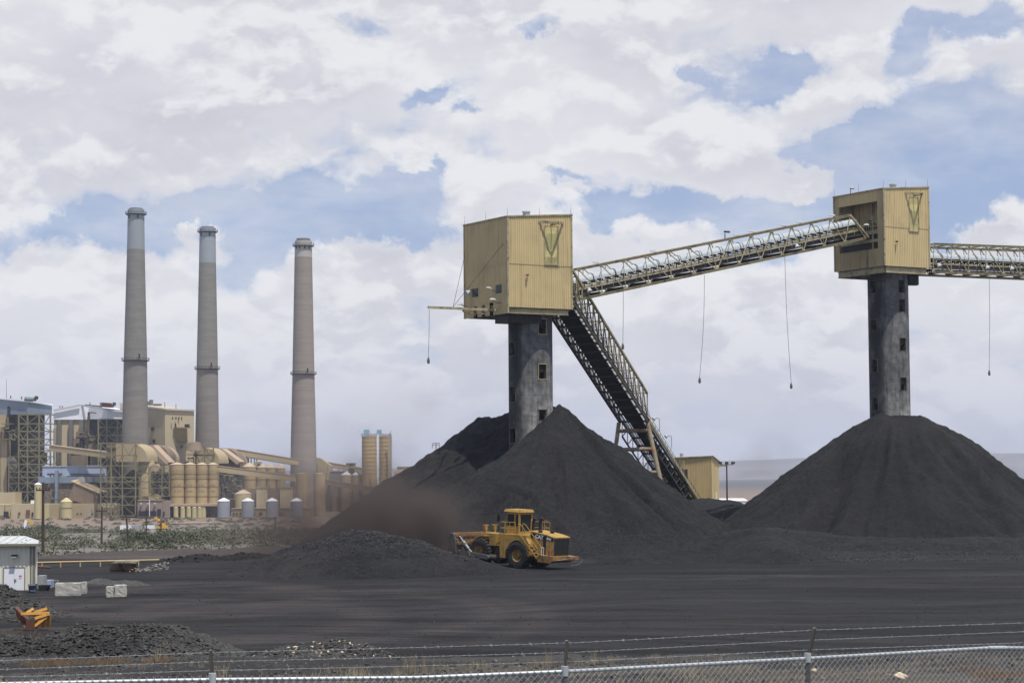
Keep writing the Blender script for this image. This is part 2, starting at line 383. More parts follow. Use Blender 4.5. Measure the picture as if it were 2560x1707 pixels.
def single(mb, name, m, label=None, cat=None, group=None, kind=None, smooth=True, org=None):
    a = np.array(mb.v)
    if org is None: org = ((a[:, 0].min() + a[:, 0].max()) / 2, (a[:, 1].min() + a[:, 1].max()) / 2, a[:, 2].min())
    me = _mesh(mb, name, m, org, False); o = bpy.data.objects.new(name, me); C.objects.link(o); o.location = org; ORG[o.name] = Vector(org)
    if smooth: smooth_by_angle(o)
    return tag(o, label, cat, group, kind)
def copy_tree(o, loc=None, parent=None, label=None):
    c = o.copy(); C.objects.link(c); c.parent = parent
    if loc is not None: c.location = loc
    if label: c['label'] = label
    for ch in list(o.children): copy_tree(ch, None, c)
    return c

# ---------------------------------------------------------------- noise in numpy
def _h(ix, iy, seed):
    n = (ix.astype(np.int64) * 374761393 + iy.astype(np.int64) * 668265263 + seed * 1442695041) & 0xffffffff
    n = ((n ^ (n >> 13)) * 1274126177) & 0xffffffff
    return ((n ^ (n >> 16)) & 0xffff) / 65535.0
def vnoise(x, y, seed=0):
    ix = np.floor(x); iy = np.floor(y); fx = x - ix; fy = y - iy; fx = fx * fx * (3 - 2 * fx); fy = fy * fy * (3 - 2 * fy)
    a = _h(ix, iy, seed); b = _h(ix + 1, iy, seed); c = _h(ix, iy + 1, seed); d = _h(ix + 1, iy + 1, seed)
    return (a + (b - a) * fx) * (1 - fy) + (c + (d - c) * fx) * fy
def fbm(x, y, o=4, seed=0, g=.5):
    t = 0; a = 1; s = 0
    for k in range(o): t = t + a * (vnoise(x * 2 ** k + 17.3 * k, y * 2 ** k - 9.1 * k, seed + k) - .5); s += a; a *= g
    return t / s * 2
def sst(x, a, b):
    t = np.clip((x - a) / (b - a), 0, 1); return t * t * (3 - 2 * t)

# ---------------------------------------------------------------- ground
def ground_h(x, y):
    x = np.asarray(x, float); y = np.asarray(y, float)
    yy = y + 2.5 * fbm(x / 18, y / 60, 2, 5)
    bank = np.interp(yy, [-40, 0, 14, 22, 44, 86, 101, 2e4], [6.9, 6.8, 4.5, 4.15, 4.1, 1.25, 0, 0])
    bank = bank + np.where((y > 20) & (y < 98), 1, 0) * (.22 * fbm(x / 5, y / 5, 4, 9) + .10 * fbm(x / 1.2, y / 1.2, 3, 4)) * sst(98 - y, 0, 12)
    dl = np.interp(y, [235, 262, 300, 400, 600, 800, 850, 930, 962, 1003, 1034, 1500, 1600], [0, -.9, -2.0, -4.4, -8.2, -11.8, -12.8, -14.0, -13.6, -12.1, -10.35, -10.3, -12])
    dr = np.interp(y, [360, 700, 1e5], [0, -12, -12])
    k = sst(x, -48, 5); k = np.where(y > 700, sst(x, -20, 200), k)
    h = bank + dl * (1 - k) + dr * k
    # wheel-worn yard
    yard = sst(y, 95, 110) * (1 - sst(y, 235, 300))
    h = h + yard * (.16 * fbm(x / 16, y / 4.0, 4, 21) + .09 * fbm(x / 3.5, y / 1.8, 4, 33, .6))
    plain = sst(y, 300, 420)
    h = h + plain * (.8 * fbm(x / 60, y / 90, 3, 41)) * (1 - sst(y, 1000, 1040) * (1 - sst(y, 1500, 1700)))
    h = h + sst(y, 2500, 9000) * 6 * fbm(x / 900, y / 1500, 2, 3)
    # low dirt berm at the left yard edge, loader apron
    h = h + 1.0 * np.exp(-((y - 247) / 7) ** 2) * (1 - sst(x, -22, -8)) * (.75 + .5 * fbm(x / 9, y / 9, 3, 8)) * sst(x, -60, -38)
    h = h + .30 * np.exp(-(((x + 4.5) / 6) ** 2 + ((y - 201) / 5) ** 2))
    return h
def gz(x, y): return float(ground_h(np.array([x]), np.array([y]))[0])

rows = [-30.0]; y = 8.0
rows += list(np.arange(-20, 8, 4)); 
while y < 60: rows.append(y); y += .45
while y < 108: rows.append(y); y += .5
while y < 320: rows.append(y); y *= 1.0055
while y < 16000: rows.append(y); y *= 1.022
rows = np.array(rows); nx = 420
t = np.linspace(-1, 1, nx); t = t * (.75 + .25 * t * t)
half = np.interp(rows, [-30, 30, 100, 300, 1000, 16000], [40, 40, 45, 110, 420, 9000])
GX = half[:, None] * t[None, :]; GY = np.repeat(rows[:, None], nx, 1)
GZ = ground_h(GX, GY)
def grid_mesh(name, X, Y, Z, org=(0, 0, 0)):
    r, c = X.shape; me = bpy.data.meshes.new(name)
    co = np.stack([X - org[0], Y - org[1], Z - org[2]], -1).reshape(-1, 3)
    i = np.arange(r * c).reshape(r, c); q = np.stack([i[:-1, :-1], i[:-1, 1:], i[1:, 1:], i[1:, :-1]], -1).reshape(-1, 4)
    me.vertices.add(len(co)); me.vertices.foreach_set('co', co.ravel())
    me.loops.add(q.size); me.loops.foreach_set('vertex_index', q.ravel().astype(np.int32))
    me.polygons.add(len(q)); me.polygons.foreach_set('loop_start', np.arange(0, q.size, 4, dtype=np.int32))
    me.polygons.foreach_set('use_smooth', np.ones(len(q), bool)); me.update(calc_edges=True); me.validate()
    return me
me = grid_mesh('ground', GX, GY, GZ)
# surface cover: coal yard, ash bank, dirt, gravel flats and scrub, as they lie on the ground
x, y = GX, GY
n1 = fbm(x / 30, y / 30, 4, 2); n2 = fbm(x / 6, y / 6, 4, 12); n3 = fbm(x / 90, y / 45, 4, 60)
col = np.zeros(x.shape + (3,))
def blend(c, m):
    global col
    col = col * (1 - m[..., None]) + np.array(c) * m[..., None]
yard = np.clip(.5 + .9 * fbm(x / 26, y / 4.5, 4, 71), 0, 1)
col[:] = (.0085, .0084, .0093); blend((.0195, .0191, .0205), yard)
br = sst(fbm(x / 40, y / 9, 3, 90), .02, .4) * (1 - sst(y, 150, 185)); blend((.020, .0185, .0182), br * .8)
for (cx_, cy_, rr, wd, kk) in ((-16, 128, 12, 1.5, .9), (-13, 134, 19, 1.3, .8), (-14, 131, 25, 1.2, .7), (-24, 152, 15, 1.5, .8), (-26, 150, 21, 1.2, .6)):    # brown haul loop
    d = np.abs(np.hypot((x - cx_), (y - cy_) / 2.0) - rr / 1.6); blend((.032, .0272, .0255), np.exp(-(d / wd) ** 2) * kk * sst(y, 95, 120))
lane = np.exp(-((y - (176 + .10 * x + 1.2 * fbm(x / 12, y * 0, 2, 4))) / 1.8) ** 2) * sst(x, -8, 14); blend((.036, .035, .0345), lane * .7)
dark = np.exp(-((y - (184 + .12 * x)) / 2.6) ** 2) * sst(x, -5, 6); blend((.005, .005, .0055), dark * .85)
rough = np.exp(-((y - (205 + .02 * x)) / 11) ** 2) * sst(x, 22, 34); blend((.012, .012, .012), rough * .7)
bankm = (1 - sst(y + 4 * n2, 92, 99)); blend((.048, .046, .043), bankm); blend((.020, .0195, .0195), bankm * sst(n2 + .3 * n1, -.12, .2) * .9)
blend((.085, .074, .056), bankm * sst(fbm(x / 9, y / 9, 4, 77), .12, .42) * .6)
leftm = sst(y + 8 * n1 + np.where(x > -30, -(x + 30) * .9, 0) * 0, 222, 236) * (1 - sst(x, -8, 20) * (1 - sst(y, 330, 420)))
blend((.075, .056, .048), leftm); blend((.13, .11, .092), leftm * sst(n2, 0, .5) * .6); blend((.05, .043, .04), leftm * (1 - sst(y, 250, 275)) * .75)
blend((.030, .029, .030), np.exp(-((y - 268 - .6 * (x + 40)) / 6) ** 2) * .7 * (1 - sst(x, -15, -5)))
flat = sst(y + 20 * n1, 290, 330); blend((.15, .135, .12), flat); blend((.21, .19, .17), flat * sst(n3, -.1, .35) * .8)
blend((.15, .11, .085), flat * sst(y + 50 * n1, 560, 700) * sst(n1 + n2 * .4, -.1, .4) * .6)
blend((.075, .085, .052), flat * sst(n2 * .7 + n3, 0.0, .45) * (1 - sst(y, 880, 960)) * .8)
blend((.20, .15, .115), flat * sst(y, 960, 985) * .8)
blend((.25, .23, .205), np.exp(-((y - 905 - .05 * x) / 22) ** 2) * .9)
far = sst(y, 1500, 4500); blend((.062, .066, .066), far)
ca = me.color_attributes.new('cover', 'FLOAT_COLOR', 'POINT'); rgba = np.ones(x.shape + (4,)); rgba[..., :3] = np.clip(col, .004, 1); ca.data.foreach_set('color', rgba.ravel())
def ground_mat(name='ground_cover', fine=1.0):
    m = bpy.data.materials.new(name); m.use_nodes = True; T = NT(m.node_tree); b = T.n['Principled BSDF']
    a = T.node('ShaderNodeVertexColor'); a.layer_name = 'cover'
    P = T.node('ShaderNodeNewGeometry').outputs['Position']; x, y, z = T.sep(P)
    f = T.noise(P, 2.2, 6, .7); ff = T.noise(P, 9, 5, .7)
    wp_ = T.node('ShaderNodeTexNoise'); T.link(P, wp_.inputs['Vector']); wp_.inputs['Scale'].default_value = .022; wp_.inputs['Detail'].default_value = 1
    PW = T.vmath('ADD', P, T.vmath('MULTIPLY', T.vmath('SUBTRACT', wp_.outputs['Color'], (.5, .5, .5)), (10, 34, 0)))
    tr = T.noise(T.vmath('MULTIPLY', PW, (.022, .15, 0)), 1, 7, .66)
    tr2 = T.noise(T.vmath('MULTIPLY', PW, (.09, .62, 0)), 1, 6, .66)
    hsv = T.node('ShaderNodeHueSaturation'); T.link(a.outputs[0], hsv.inputs['Color'])
    near = T.ramp(y, 230, 300, 1, .25)
    k = T.math('ADD', 1.0, T.math('MULTIPLY', T.math('SUBTRACT', f, .5), 1.3))
    k = T.math('ADD', k, T.math('MULTIPLY', T.math('SUBTRACT', ff, .5), .8))
    trk = T.math('ADD', T.math('MULTIPLY', T.math('SUBTRACT', tr, .5), 2.3), T.math('MULTIPLY', T.math('SUBTRACT', tr2, .5), 2.2))
    inyard = T.math('MULTIPLY', T.ramp(y, 92, 104), T.ramp(y, 225, 245, 1, 0))
    k = T.math('ADD', k, T.math('MULTIPLY', trk, T.math('MULTIPLY', inyard, 1.4)))
    k = T.math('MAXIMUM', k, .22)
    T.link(k, hsv.inputs['Value'])
    vo = T.node('ShaderNodeTexVoronoi'); T.link(P, vo.inputs['Vector']); vo.inputs['Scale'].default_value = 1.5
    sp = T.math('LESS_THAN', vo.outputs['Distance'], .07)
    c = T.mix(T.math('MULTIPLY', sp, T.math('MULTIPLY', near, .45)), hsv.outputs[0], (.16, .15, .135))
    T.link(c, b.inputs['Base Color']); b.inputs['Roughness'].default_value = .9; b.inputs['Specular IOR Level'].default_value = .2
    bn = T.node('ShaderNodeBump'); bn.inputs['Strength'].default_value = .8; bn.inputs['Distance'].default_value = .14
    h = T.math('ADD', f, T.math('ADD', T.math('MULTIPLY', ff, .35), T.math('MULTIPLY', tr2, T.math('MULTIPLY', inyard, .5))))
    T.link(h, bn.inputs['Height']); T.link(bn.outputs[0], b.inputs['Normal'])
    return m
me.materials.append(ground_mat())
go = bpy.data.objects.new('ground', me); C.objects.link(go); tag(go, kind='structure')

# far mesa, kilometres out
rg = np.linspace(-1, 1, 260); yy = np.linspace(0, 1, 40)
MX = 5200 * rg[None, :] * np.ones((40, 1)); MYv = 8200 + 2600 * yy[:, None] * np.ones((1, 260))
top = 62 + MX * .018 + 7 * fbm(MX / 900, MX * 0, 3, 5); prof = np.interp(yy, [0, .25, .5, .62, .8, 1], [0, .10, .32, .55, .93, 1.0])[:, None]
MZ = -14 + (top + 14) * prof + 14 * fbm(MX / 260, MYv / 500, 4, 15) * np.sin(np.pi * yy)[:, None]
mm = grid_mesh('hills', MX, MYv, MZ)
m = bpy.data.materials.new('mesa'); m.use_nodes = True; T = NT(m.node_tree); b = T.n['Principled BSDF']; P = T.node('ShaderNodeNewGeometry').outputs['Position']
c = T.mix(T.ramp(T.noise(T.vmath('MULTIPLY', P, (.004, .002, .03)), 1, 6, .65), .4, .65), (.085, .082, .082), (.17, .155, .135)); T.link(c, b.inputs['Base Color']); b.inputs['Roughness'].default_value = 1
mm.materials.append(m); ho = bpy.data.objects.new('hills', mm); C.objects.link(ho); tag(ho, kind='structure')

# ---------------------------------------------------------------- coal heaps
def heap(name, fn, cx, cy, rx, ry, step, m, label, cat, group=None, kind=None, lift=.0):
    xs = np.arange(cx - rx, cx + rx + step, step); ys = np.arange(cy - ry, cy + ry + step, step)
    X, Y = np.meshgrid(xs, ys); g = ground_h(X, Y); Z = fn(X, Y)
    # trim where the heap is below the ground, so only the heap itself is the mesh
    keep = (Z > g - .25)
    Z = np.where(keep, Z, g - .6); org = (cx, cy, float(gz(cx, cy)))
    r, c = X.shape; i = np.arange(r * c).reshape(r, c); kq = keep[:-1, :-1] | keep[:-1, 1:] | keep[1:, 1:] | keep[1:, :-1]
    q = np.stack([i[:-1, :-1], i[:-1, 1:], i[1:, 1:], i[1:, :-1]], -1)[kq]
    used = np.unique(q); remap = np.zeros(r * c, int); remap[used] = np.arange(len(used)); q = remap[q]
    co = np.stack([X - org[0], Y - org[1], Z - org[2]], -1).reshape(-1, 3)[used]
    me = bpy.data.meshes.new(name); me.vertices.add(len(co)); me.vertices.foreach_set('co', co.ravel())
    me.loops.add(q.size); me.loops.foreach_set('vertex_index', q.ravel().astype(np.int32))
    me.polygons.add(len(q)); me.polygons.foreach_set('loop_start', np.arange(0, q.size, 4, dtype=np.int32)); me.polygons.foreach_set('use_smooth', np.ones(len(q), bool))
    me.update(calc_edges=True); me.validate(); me.materials.append(MATS[m])
    o = bpy.data.objects.new(name, me); C.objects.link(o); o.location = org; ORG[o.name] = Vector(org)
    return tag(o, label, cat, group, kind)
def cone(X, Y, cx, cy, zt, sl, rt=0.0, stretch=(1, 1)):
    d = np.hypot((X - cx) / stretch[0], (Y - cy) / stretch[1]); return zt - sl * np.sqrt(np.maximum(d - rt, 0) ** 2 + .3) + .4 * sl
def smax(a, b, k=.6):
    h = np.clip(.5 + .5 * (a - b) / k, 0, 1); return b * (1 - h) + a * h + k * h * (1 - h)
def seg(X, Y, ax, ay, bx, by):
    t = np.clip(((X - ax) * (bx - ax) + (Y - ay) * (by - ay)) / ((bx - ax) ** 2 + (by - ay) ** 2), 0, 1)
    return np.hypot(X - ax - t * (bx - ax), Y - ay - t * (by - ay)), t
def rough(X, Y, a=.22, seed=0): return a * fbm(X / 2.2, Y / 2.2, 5, seed + 50, .6) + a * .7 * fbm(X / .6, Y / .6, 3, seed + 70, .6)
COL1 = (at(1327, 1000, 253).x, 253.0, 2.62); COL2 = (at(2223, 900, 281.2).x, 281.2, 2.66)
def pile_one(X, Y):
    cx, cy = COL1[0], COL1[1]
    th = np.arctan2(X - cx, -(Y - cy)); d = np.hypot(X - cx, Y - cy)
    px_, py_ = at(1398, 1012, 248.5).x, 248.5
    dr_, t = seg(X, Y, cx + 1.8, cy + 8.3, cx - 6.0, cy + 9.0)
    z = 17.3 - 1.6 * t - .72 * np.sqrt(dr_ ** 2 + .8) + .5
    dp = np.hypot(X - px_, Y - py_); thp = np.arctan2(X - px_, -(Y - py_))
    z = z + 1.0 * fbm(th * 7, d / 22, 5, 31, .6) * sst(d, 3, 14) + .7 * fbm(th * 2.2, d / 14, 3, 37) * sst(d, 6, 16)
    z = z + .7 * np.maximum(0, fbm(X / 2.5, Y / 2.5, 4, 17)) * sst(-(X - cx), 10, 14) * sst(z, 4, 8)
    # the gouge where the ice-black hollow sits between old pile and fresh fan
    dd, t = seg(X, Y, cx - 3.5, cy - 5, cx - 11, cy - 12); z = z - 1.3 * np.exp(-(dd / 2.2) ** 2)
    # fresh spill from the windows on the right-hand side makes a sharp peak and a fan
    zp = at(1398, 1010, 248.5).z
    fan = zp - np.interp(dp, [0, .5, 7, 14, 21.2, 25, 45], [0, .5, 6.4, 11.3, 16.6, 18.6, 29])
    fan = fan + 1.3 * fbm(thp * 6, dp / 18, 5, 131, .6) * sst(dp, 2, 12) + 1.1 * fbm(thp * 2.1, dp / 12, 3, 137) * sst(dp, 4, 14)
    fan = fan + .9 * np.exp(-(((X - px_ + 1.6) / 2.2) ** 2 + ((Y - py_ + 5.5) / 2.0) ** 2))      # slumped shelf under the peak
    for (ax, ay, bx, by, dp_, ww) in ((1.6, -1, 9, -9, .9, .55), (8, -8, 14, -15, .8, .5), (-6.5, -12, -10.5, -17, .9, .6), (-3, -14, -6, -10.5, .6, .4), (5, -14, 8, -21, .45, .8), (-1, -9, -1.5, -20, .35, 1.2)):
        dd, t = seg(X, Y, px_ + ax, py_ + ay, px_ + bx, py_ + by); wig = .5 * fbm(X / 1.6, Y / 1.6, 3, 71); fan = fan - dp_ * np.exp(-((dd + wig) / ww) ** 2) + .3 * dp_ * np.exp(-((dd + wig - 1.5 * ww) / ww) ** 2)
    z = smax(z, fan, .35)
    # slip scars
    # apron pushed to the front and the right
    dd, t = seg(X, Y, cx - 3, cy - 24, cx + 20, cy - 26); z = smax(z, 2.2 - .22 * dd + .3 * fbm(X / 5, Y / 5, 3, 44), 1.0)
    return z + rough(X, Y, .40, 1)
heap('coal_pile', pile_one, COL1[0] + 2, 246, 37, 36, .27, 'coal', 'big black coal pile behind the yellow loader, heaped round the nearer concrete column', 'coal pile', 'cone-shaped coal piles under the conveyor towers')
def pile_two(X, Y):
    cx, cy = COL2[0], COL2[1]; th = np.arctan2(X - cx - 1, -(Y - cy)); d = np.hypot(X - cx - 1.0, Y - cy)
    z = np.interp(d, [0, 3.4, 6.5, 10, 15, 21, 26, 44], [16.0, 15.8, 14.2, 11.7, 7.8, 3.4, .3, -12]) + .1
    z = z + rough(X, Y, .34, 9) + fbm(th * 8, d / 20, 5, 61, .6) * 1.2 * sst(d, 3, 12) + .6 * fbm(th * 2.4, d / 14, 3, 67) * sst(d, 5, 14)
    dd, t = seg(X, Y, cx - 7, cy - 7, cx - 12, cy - 18); z = z - 2.4 * np.exp(-(dd / 1.9) ** 2) * sst(t, -.1, .3)
    dd, t = seg(X, Y, cx + 5, cy - 9, cx + 9, cy - 18); z = z - 1.0 * np.exp(-(dd / 1.5) ** 2) + .3 * np.exp(-((dd - 2.5) / 1) ** 2)
    dd, t = seg(X, Y, cx - 2.2, cy - 3.5, cx + 1, cy - 22); z = z + .9 * np.exp(-(dd / 1.4) ** 2) * (1 - .6 * t)
    z = z - .6 * np.exp(-((np.abs(seg(X, Y, cx + 4, cy - 13, cx + 10, cy - 20)[0] - 2.5) + .6 * fbm(X / 1.5, Y / 1.5, 3, 5)) / .7) ** 2)
    z = z - .9 * np.exp(-(((X - cx - 13) / 4.5) ** 2 + ((Y - cy + 12) / 3.0) ** 2))
    return z
heap('coal_pile', pile_two, COL2[0], 278, 36, 34, .29, 'coal', 'black coal pile at the right, heaped round the farther concrete column', 'coal pile', 'cone-shaped coal piles under the conveyor towers')
# low pushed heaps
def mound(label, pts, zt, sl, m='coal', amp=.3, seed=0, step=.28, rt=.5, group='low mounds pushed up by the loader', name='coal_mound', pad=None, cat='mound'):
    """ridge along pts [(x, y, z)] with side slope sl"""
    xs = [p[0] for p in pts]; ys = [p[1] for p in pts]; zm = max(p[2] for p in pts); w = (zm / sl + 2.5) if pad is None else pad
    def fn(X, Y):
        out = None
        for a, b in zip(pts, pts[1:]):
            d, t = seg(X, Y, a[0], a[1], b[0], b[1]); z = a[2] + (b[2] - a[2]) * t - sl * np.sqrt(np.maximum(d - rt, 0) ** 2 + .15)
            out = z if out is None else smax(out, z, .4)
        g = ground_h(X, Y)
        return g + out + amp * fbm(X / 2.6, Y / 2.6, 4, seed + 3) + amp * .6 * fbm(X / .55, Y / .55, 3, seed + 8, .6)
    return heap(name, fn, (min(xs) + max(xs)) / 2, (min(ys) + max(ys)) / 2, (max(xs) - min(xs)) / 2 + w, (max(ys) - min(ys)) / 2 + w, step, m, label, cat, group)
def hz(u, v, Y):
    p = at(u, v, Y); return (p.x, Y, p.z - gz(p.x, Y))
mound('low heap of loose black coal in front of the yellow dozer blade', [hz(676, 1412, 194), hz(760, 1362, 193), hz(905, 1322, 191), hz(1010, 1350, 190), hz(1110, 1385, 189), hz(1250, 1418, 187)], 4, .36, seed=3, rt=.8, m='coal_brownish')
mound('steep brown-black shoulder of coal at the left foot of the big pile', [hz(668, 1412, 203), hz(765, 1362, 210), hz(865, 1306, 220), hz(950, 1258, 230)], 6, .6, seed=13, rt=.6, m='coal_brownish')
mound('small conical coal heap between the two big piles', [hz(1878, 1322, 216), hz(1902, 1322, 215), hz(1960, 1372, 206)], 3, .42, seed=23, rt=.5)
mound('long low coal heap at the foot of the big pile, right of the loader', [hz(1560, 1388, 207), hz(1700, 1372, 213), hz(1800, 1352, 216), hz(1900, 1362, 212)], 3, .34, seed=29, rt=.5)
mound('dark coal berm under the tan corrugated building', [hz(1690, 1262, 292), hz(1742, 1249, 292), hz(1790, 1246, 292), hz(1838, 1266, 291), hz(1900, 1262, 288), hz(1960, 1275, 285)], 5, .36, seed=33, rt=1.5, step=.35)
mound('broad flat bed of coal lumps at the foot of the right pile', [hz(1930, 1318, 247), hz(2150, 1345, 244), hz(2400, 1345, 243), hz(2620, 1342, 243)], 3, .12, seed=39, rt=2, step=.35, pad=16)
mound('ragged row of dark coal lumps left of the low coal heap', [hz(420, 1392, 221), hz(500, 1384, 224), hz(620, 1383, 226), hz(700, 1380, 228)], 2, .5, seed=43, rt=.3)
mound('low dark mound behind the two concrete blocks', [hz(150, 1450, 176), hz(240, 1446, 176), hz(330, 1452, 172), hz(355, 1474, 166)], 2, .4, m='grey_rubble', seed=47, rt=.2)
# rough spoil heaps on the near bank
mound('rough grey spoil heap left of the rusty orange wreck, in front of the shed', [hz(-60, 1478, 141), hz(-10, 1462, 141), hz(30, 1474, 140), hz(75, 1510, 136)], 3, .62, m='grey_rubble', amp=.45, seed=53, step=.2, group='rough heaps on the near bank')
mound('long rough heap of grey clods at the lower left', [hz(-60, 1590, 99), hz(60, 1592, 99), hz(180, 1580, 100), hz(250, 1571, 101), hz(370, 1562, 102), hz(430, 1592, 99), hz(490, 1634, 96)], 3, .42, m='grey_rubble', amp=.42, seed=59, step=.17, group='rough heaps on the near bank')
mound('dark heap with pale stones behind the fence, left of the middle', [hz(640, 1648, 94), hz(690, 1618, 95), hz(745, 1606, 95), hz(800, 1614, 95), hz(845, 1600, 95), hz(895, 1606, 95), hz(940, 1632, 94), hz(990, 1650, 93)], 2, .42, m='grey_rubble', amp=.32, seed=61, step=.15, rt=.2, group='rough heaps on the near bank')
# ---------------------------------------------------------------- head houses on concrete columns
TH = R(31)
E1 = Vector((math.cos(TH), math.sin(TH), 0)); E2 = Vector((-math.sin(TH), math.cos(TH), 0)); UZ = Vector((0, 0, 1))
def column(root, cxy, r, z0, z1, wins, frame_mat):
    """concrete tube with real openings; wins = [(angle, z, width, height)] (angle 0 faces the camera, + to the right)"""
    n = 120; ring = [2 * math.pi * i / n for i in range(n)]
    zs = sorted(set([z0, z1] + [w_[1] - w_[3] / 2 for w_ in wins] + [w_[1] + w_[3] / 2 for w_ in wins]))
    zs2 = [zs[0]]
    for a in zs[1:]:
        k = max(1, int((a - zs2[-1]) / .8)); b0 = zs2[-1]; zs2 += [b0 + (a - b0) * (i + 1) / k for i in range(k)]
    def P(rr, i, z): t = ring[i % n]; return (cxy[0] + rr * math.sin(t), cxy[1] - rr * math.cos(t), z)
    mb = MB(); vs = []; fs = []; m = len(zs2); ri = r - .4
    for rr in (r, ri):
        for z in zs2:
            for i in range(n): vs.append(P(rr, i, z))
    def hole(i, k):
        t = (ring[i] + math.pi / n); z = (zs2[k] + zs2[k + 1]) / 2
        for (a, wz, ww, wh) in wins:
            da = (t - a + math.pi) % (2 * math.pi) - math.pi
            if abs(da) * r < ww / 2 and abs(z - wz) < wh / 2: return True
        return False
    H = [[hole(i, k) for i in range(n)] for k in range(m - 1)]
    for k in range(m - 1):
        for i in range(n):
            j = (i + 1) % n; o = m * n
            if not H[k][i]:
                fs.append((k * n + i, k * n + j, (k + 1) * n + j, (k + 1) * n + i)); fs.append((o + k * n + j, o + k * n + i, o + (k + 1) * n + i, o + (k + 1) * n + j))
            else:
                if not H[k][(i - 1) % n]: fs.append((k * n + i, (k + 1) * n + i, o + (k + 1) * n + i, o + k * n + i))
                if not H[k][j]: fs.append((k * n + j, o + k * n + j, o + (k + 1) * n + j, (k + 1) * n + j))
                if k == 0 or not H[k - 1][i]: fs.append((k * n + i, o + k * n + i, o + k * n + j, k * n + j))
                if k == m - 2 or not H[k + 1][i]: fs.append(((k + 1) * n + i, (k + 1) * n + j, o + (k + 1) * n + j, o + (k + 1) * n + i))
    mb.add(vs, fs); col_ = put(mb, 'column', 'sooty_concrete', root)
    for (a, wz, ww, wh) in wins:
        if wh > 2.6 or frame_mat is None: continue
        fb = MB(); nr = Vector((math.sin(a), -math.cos(a), 0)); tg = Vector((math.cos(a), math.sin(a), 0)); c = Vector((cxy[0], cxy[1], wz)) + nr * (r + .0)
        for s in (-1, 1):
            fb.beam(c + tg * s * (ww / 2 + .02) - UZ * wh / 2 - nr * .06, c + tg * s * (ww / 2 + .02) + UZ * wh / 2 - nr * .06, .05, .10, up=nr)
            fb.beam(c + UZ * s * (wh / 2 + .03) - tg * (ww / 2 + .07) - nr * .06, c + UZ * s * (wh / 2 + .03) + tg * (ww / 2 + .07) - nr * .06, .07, .14, up=nr)
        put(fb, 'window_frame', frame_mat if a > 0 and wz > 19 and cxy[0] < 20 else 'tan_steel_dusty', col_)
        if wz > 14:                                   # torn rubber flap hanging in the opening
            gb = MB(); d = .25
            pts = [c - nr * d + tg * (x_ * ww / 2) + UZ * z_ for x_, z_ in ((-1, .1 * wh), (-.3, -.05 * wh), (.4, 0), (1, .12 * wh), (1, wh / 2), (-1, wh / 2))]
            gb.slab(pts, -nr * .03); put(gb, 'rubber_flap', 'black_rubber', col_)
def bell_lamp(root, p, d, s=.35, arm=None):
    mb = MB(); q = Vector(p) + Vector(d).normalized() * s * 1.5
    mb.tube(p, q, s * .25, 12, r2=s); o = put(mb, 'lamp', 'lamp_white', root)
    if arm: a = MB(); a.path([Vector(x) for x in arm], .035, 6); put(a, 'lamp_arm', 'dark_steel', o)
def flat_lamp(root, p, d, L=.9, m='lamp_white'):
    L *= .8; d = Vector(d).normalized(); p = Vector(p); sd = d.cross(UZ).normalized(); mb = MB()
    prof = [(-.5, .05, .10), (-.25, .2, .2), (.1, .22, .24), (.4, .18, .14), (.5, .08, .06)]; vs = []; fs = []
    for (t, wd, ht) in prof:
        c = p + d * t * L
        vs += [c - sd * wd, c + sd * wd, c + sd * wd * .6 + UZ * ht, c - sd * wd * .6 + UZ * ht]
    for k in range(len(prof) - 1):
        for i in range(4): fs.append((4 * k + i, 4 * k + (i + 1) % 4, 4 * k + 4 + (i + 1) % 4, 4 * k + 4 + i))
    fs += [(3, 2, 1, 0), tuple(range(4 * len(prof) - 4, 4 * len(prof)))]
    mb.add(vs, fs); return put(mb, 'lamp', m, root)

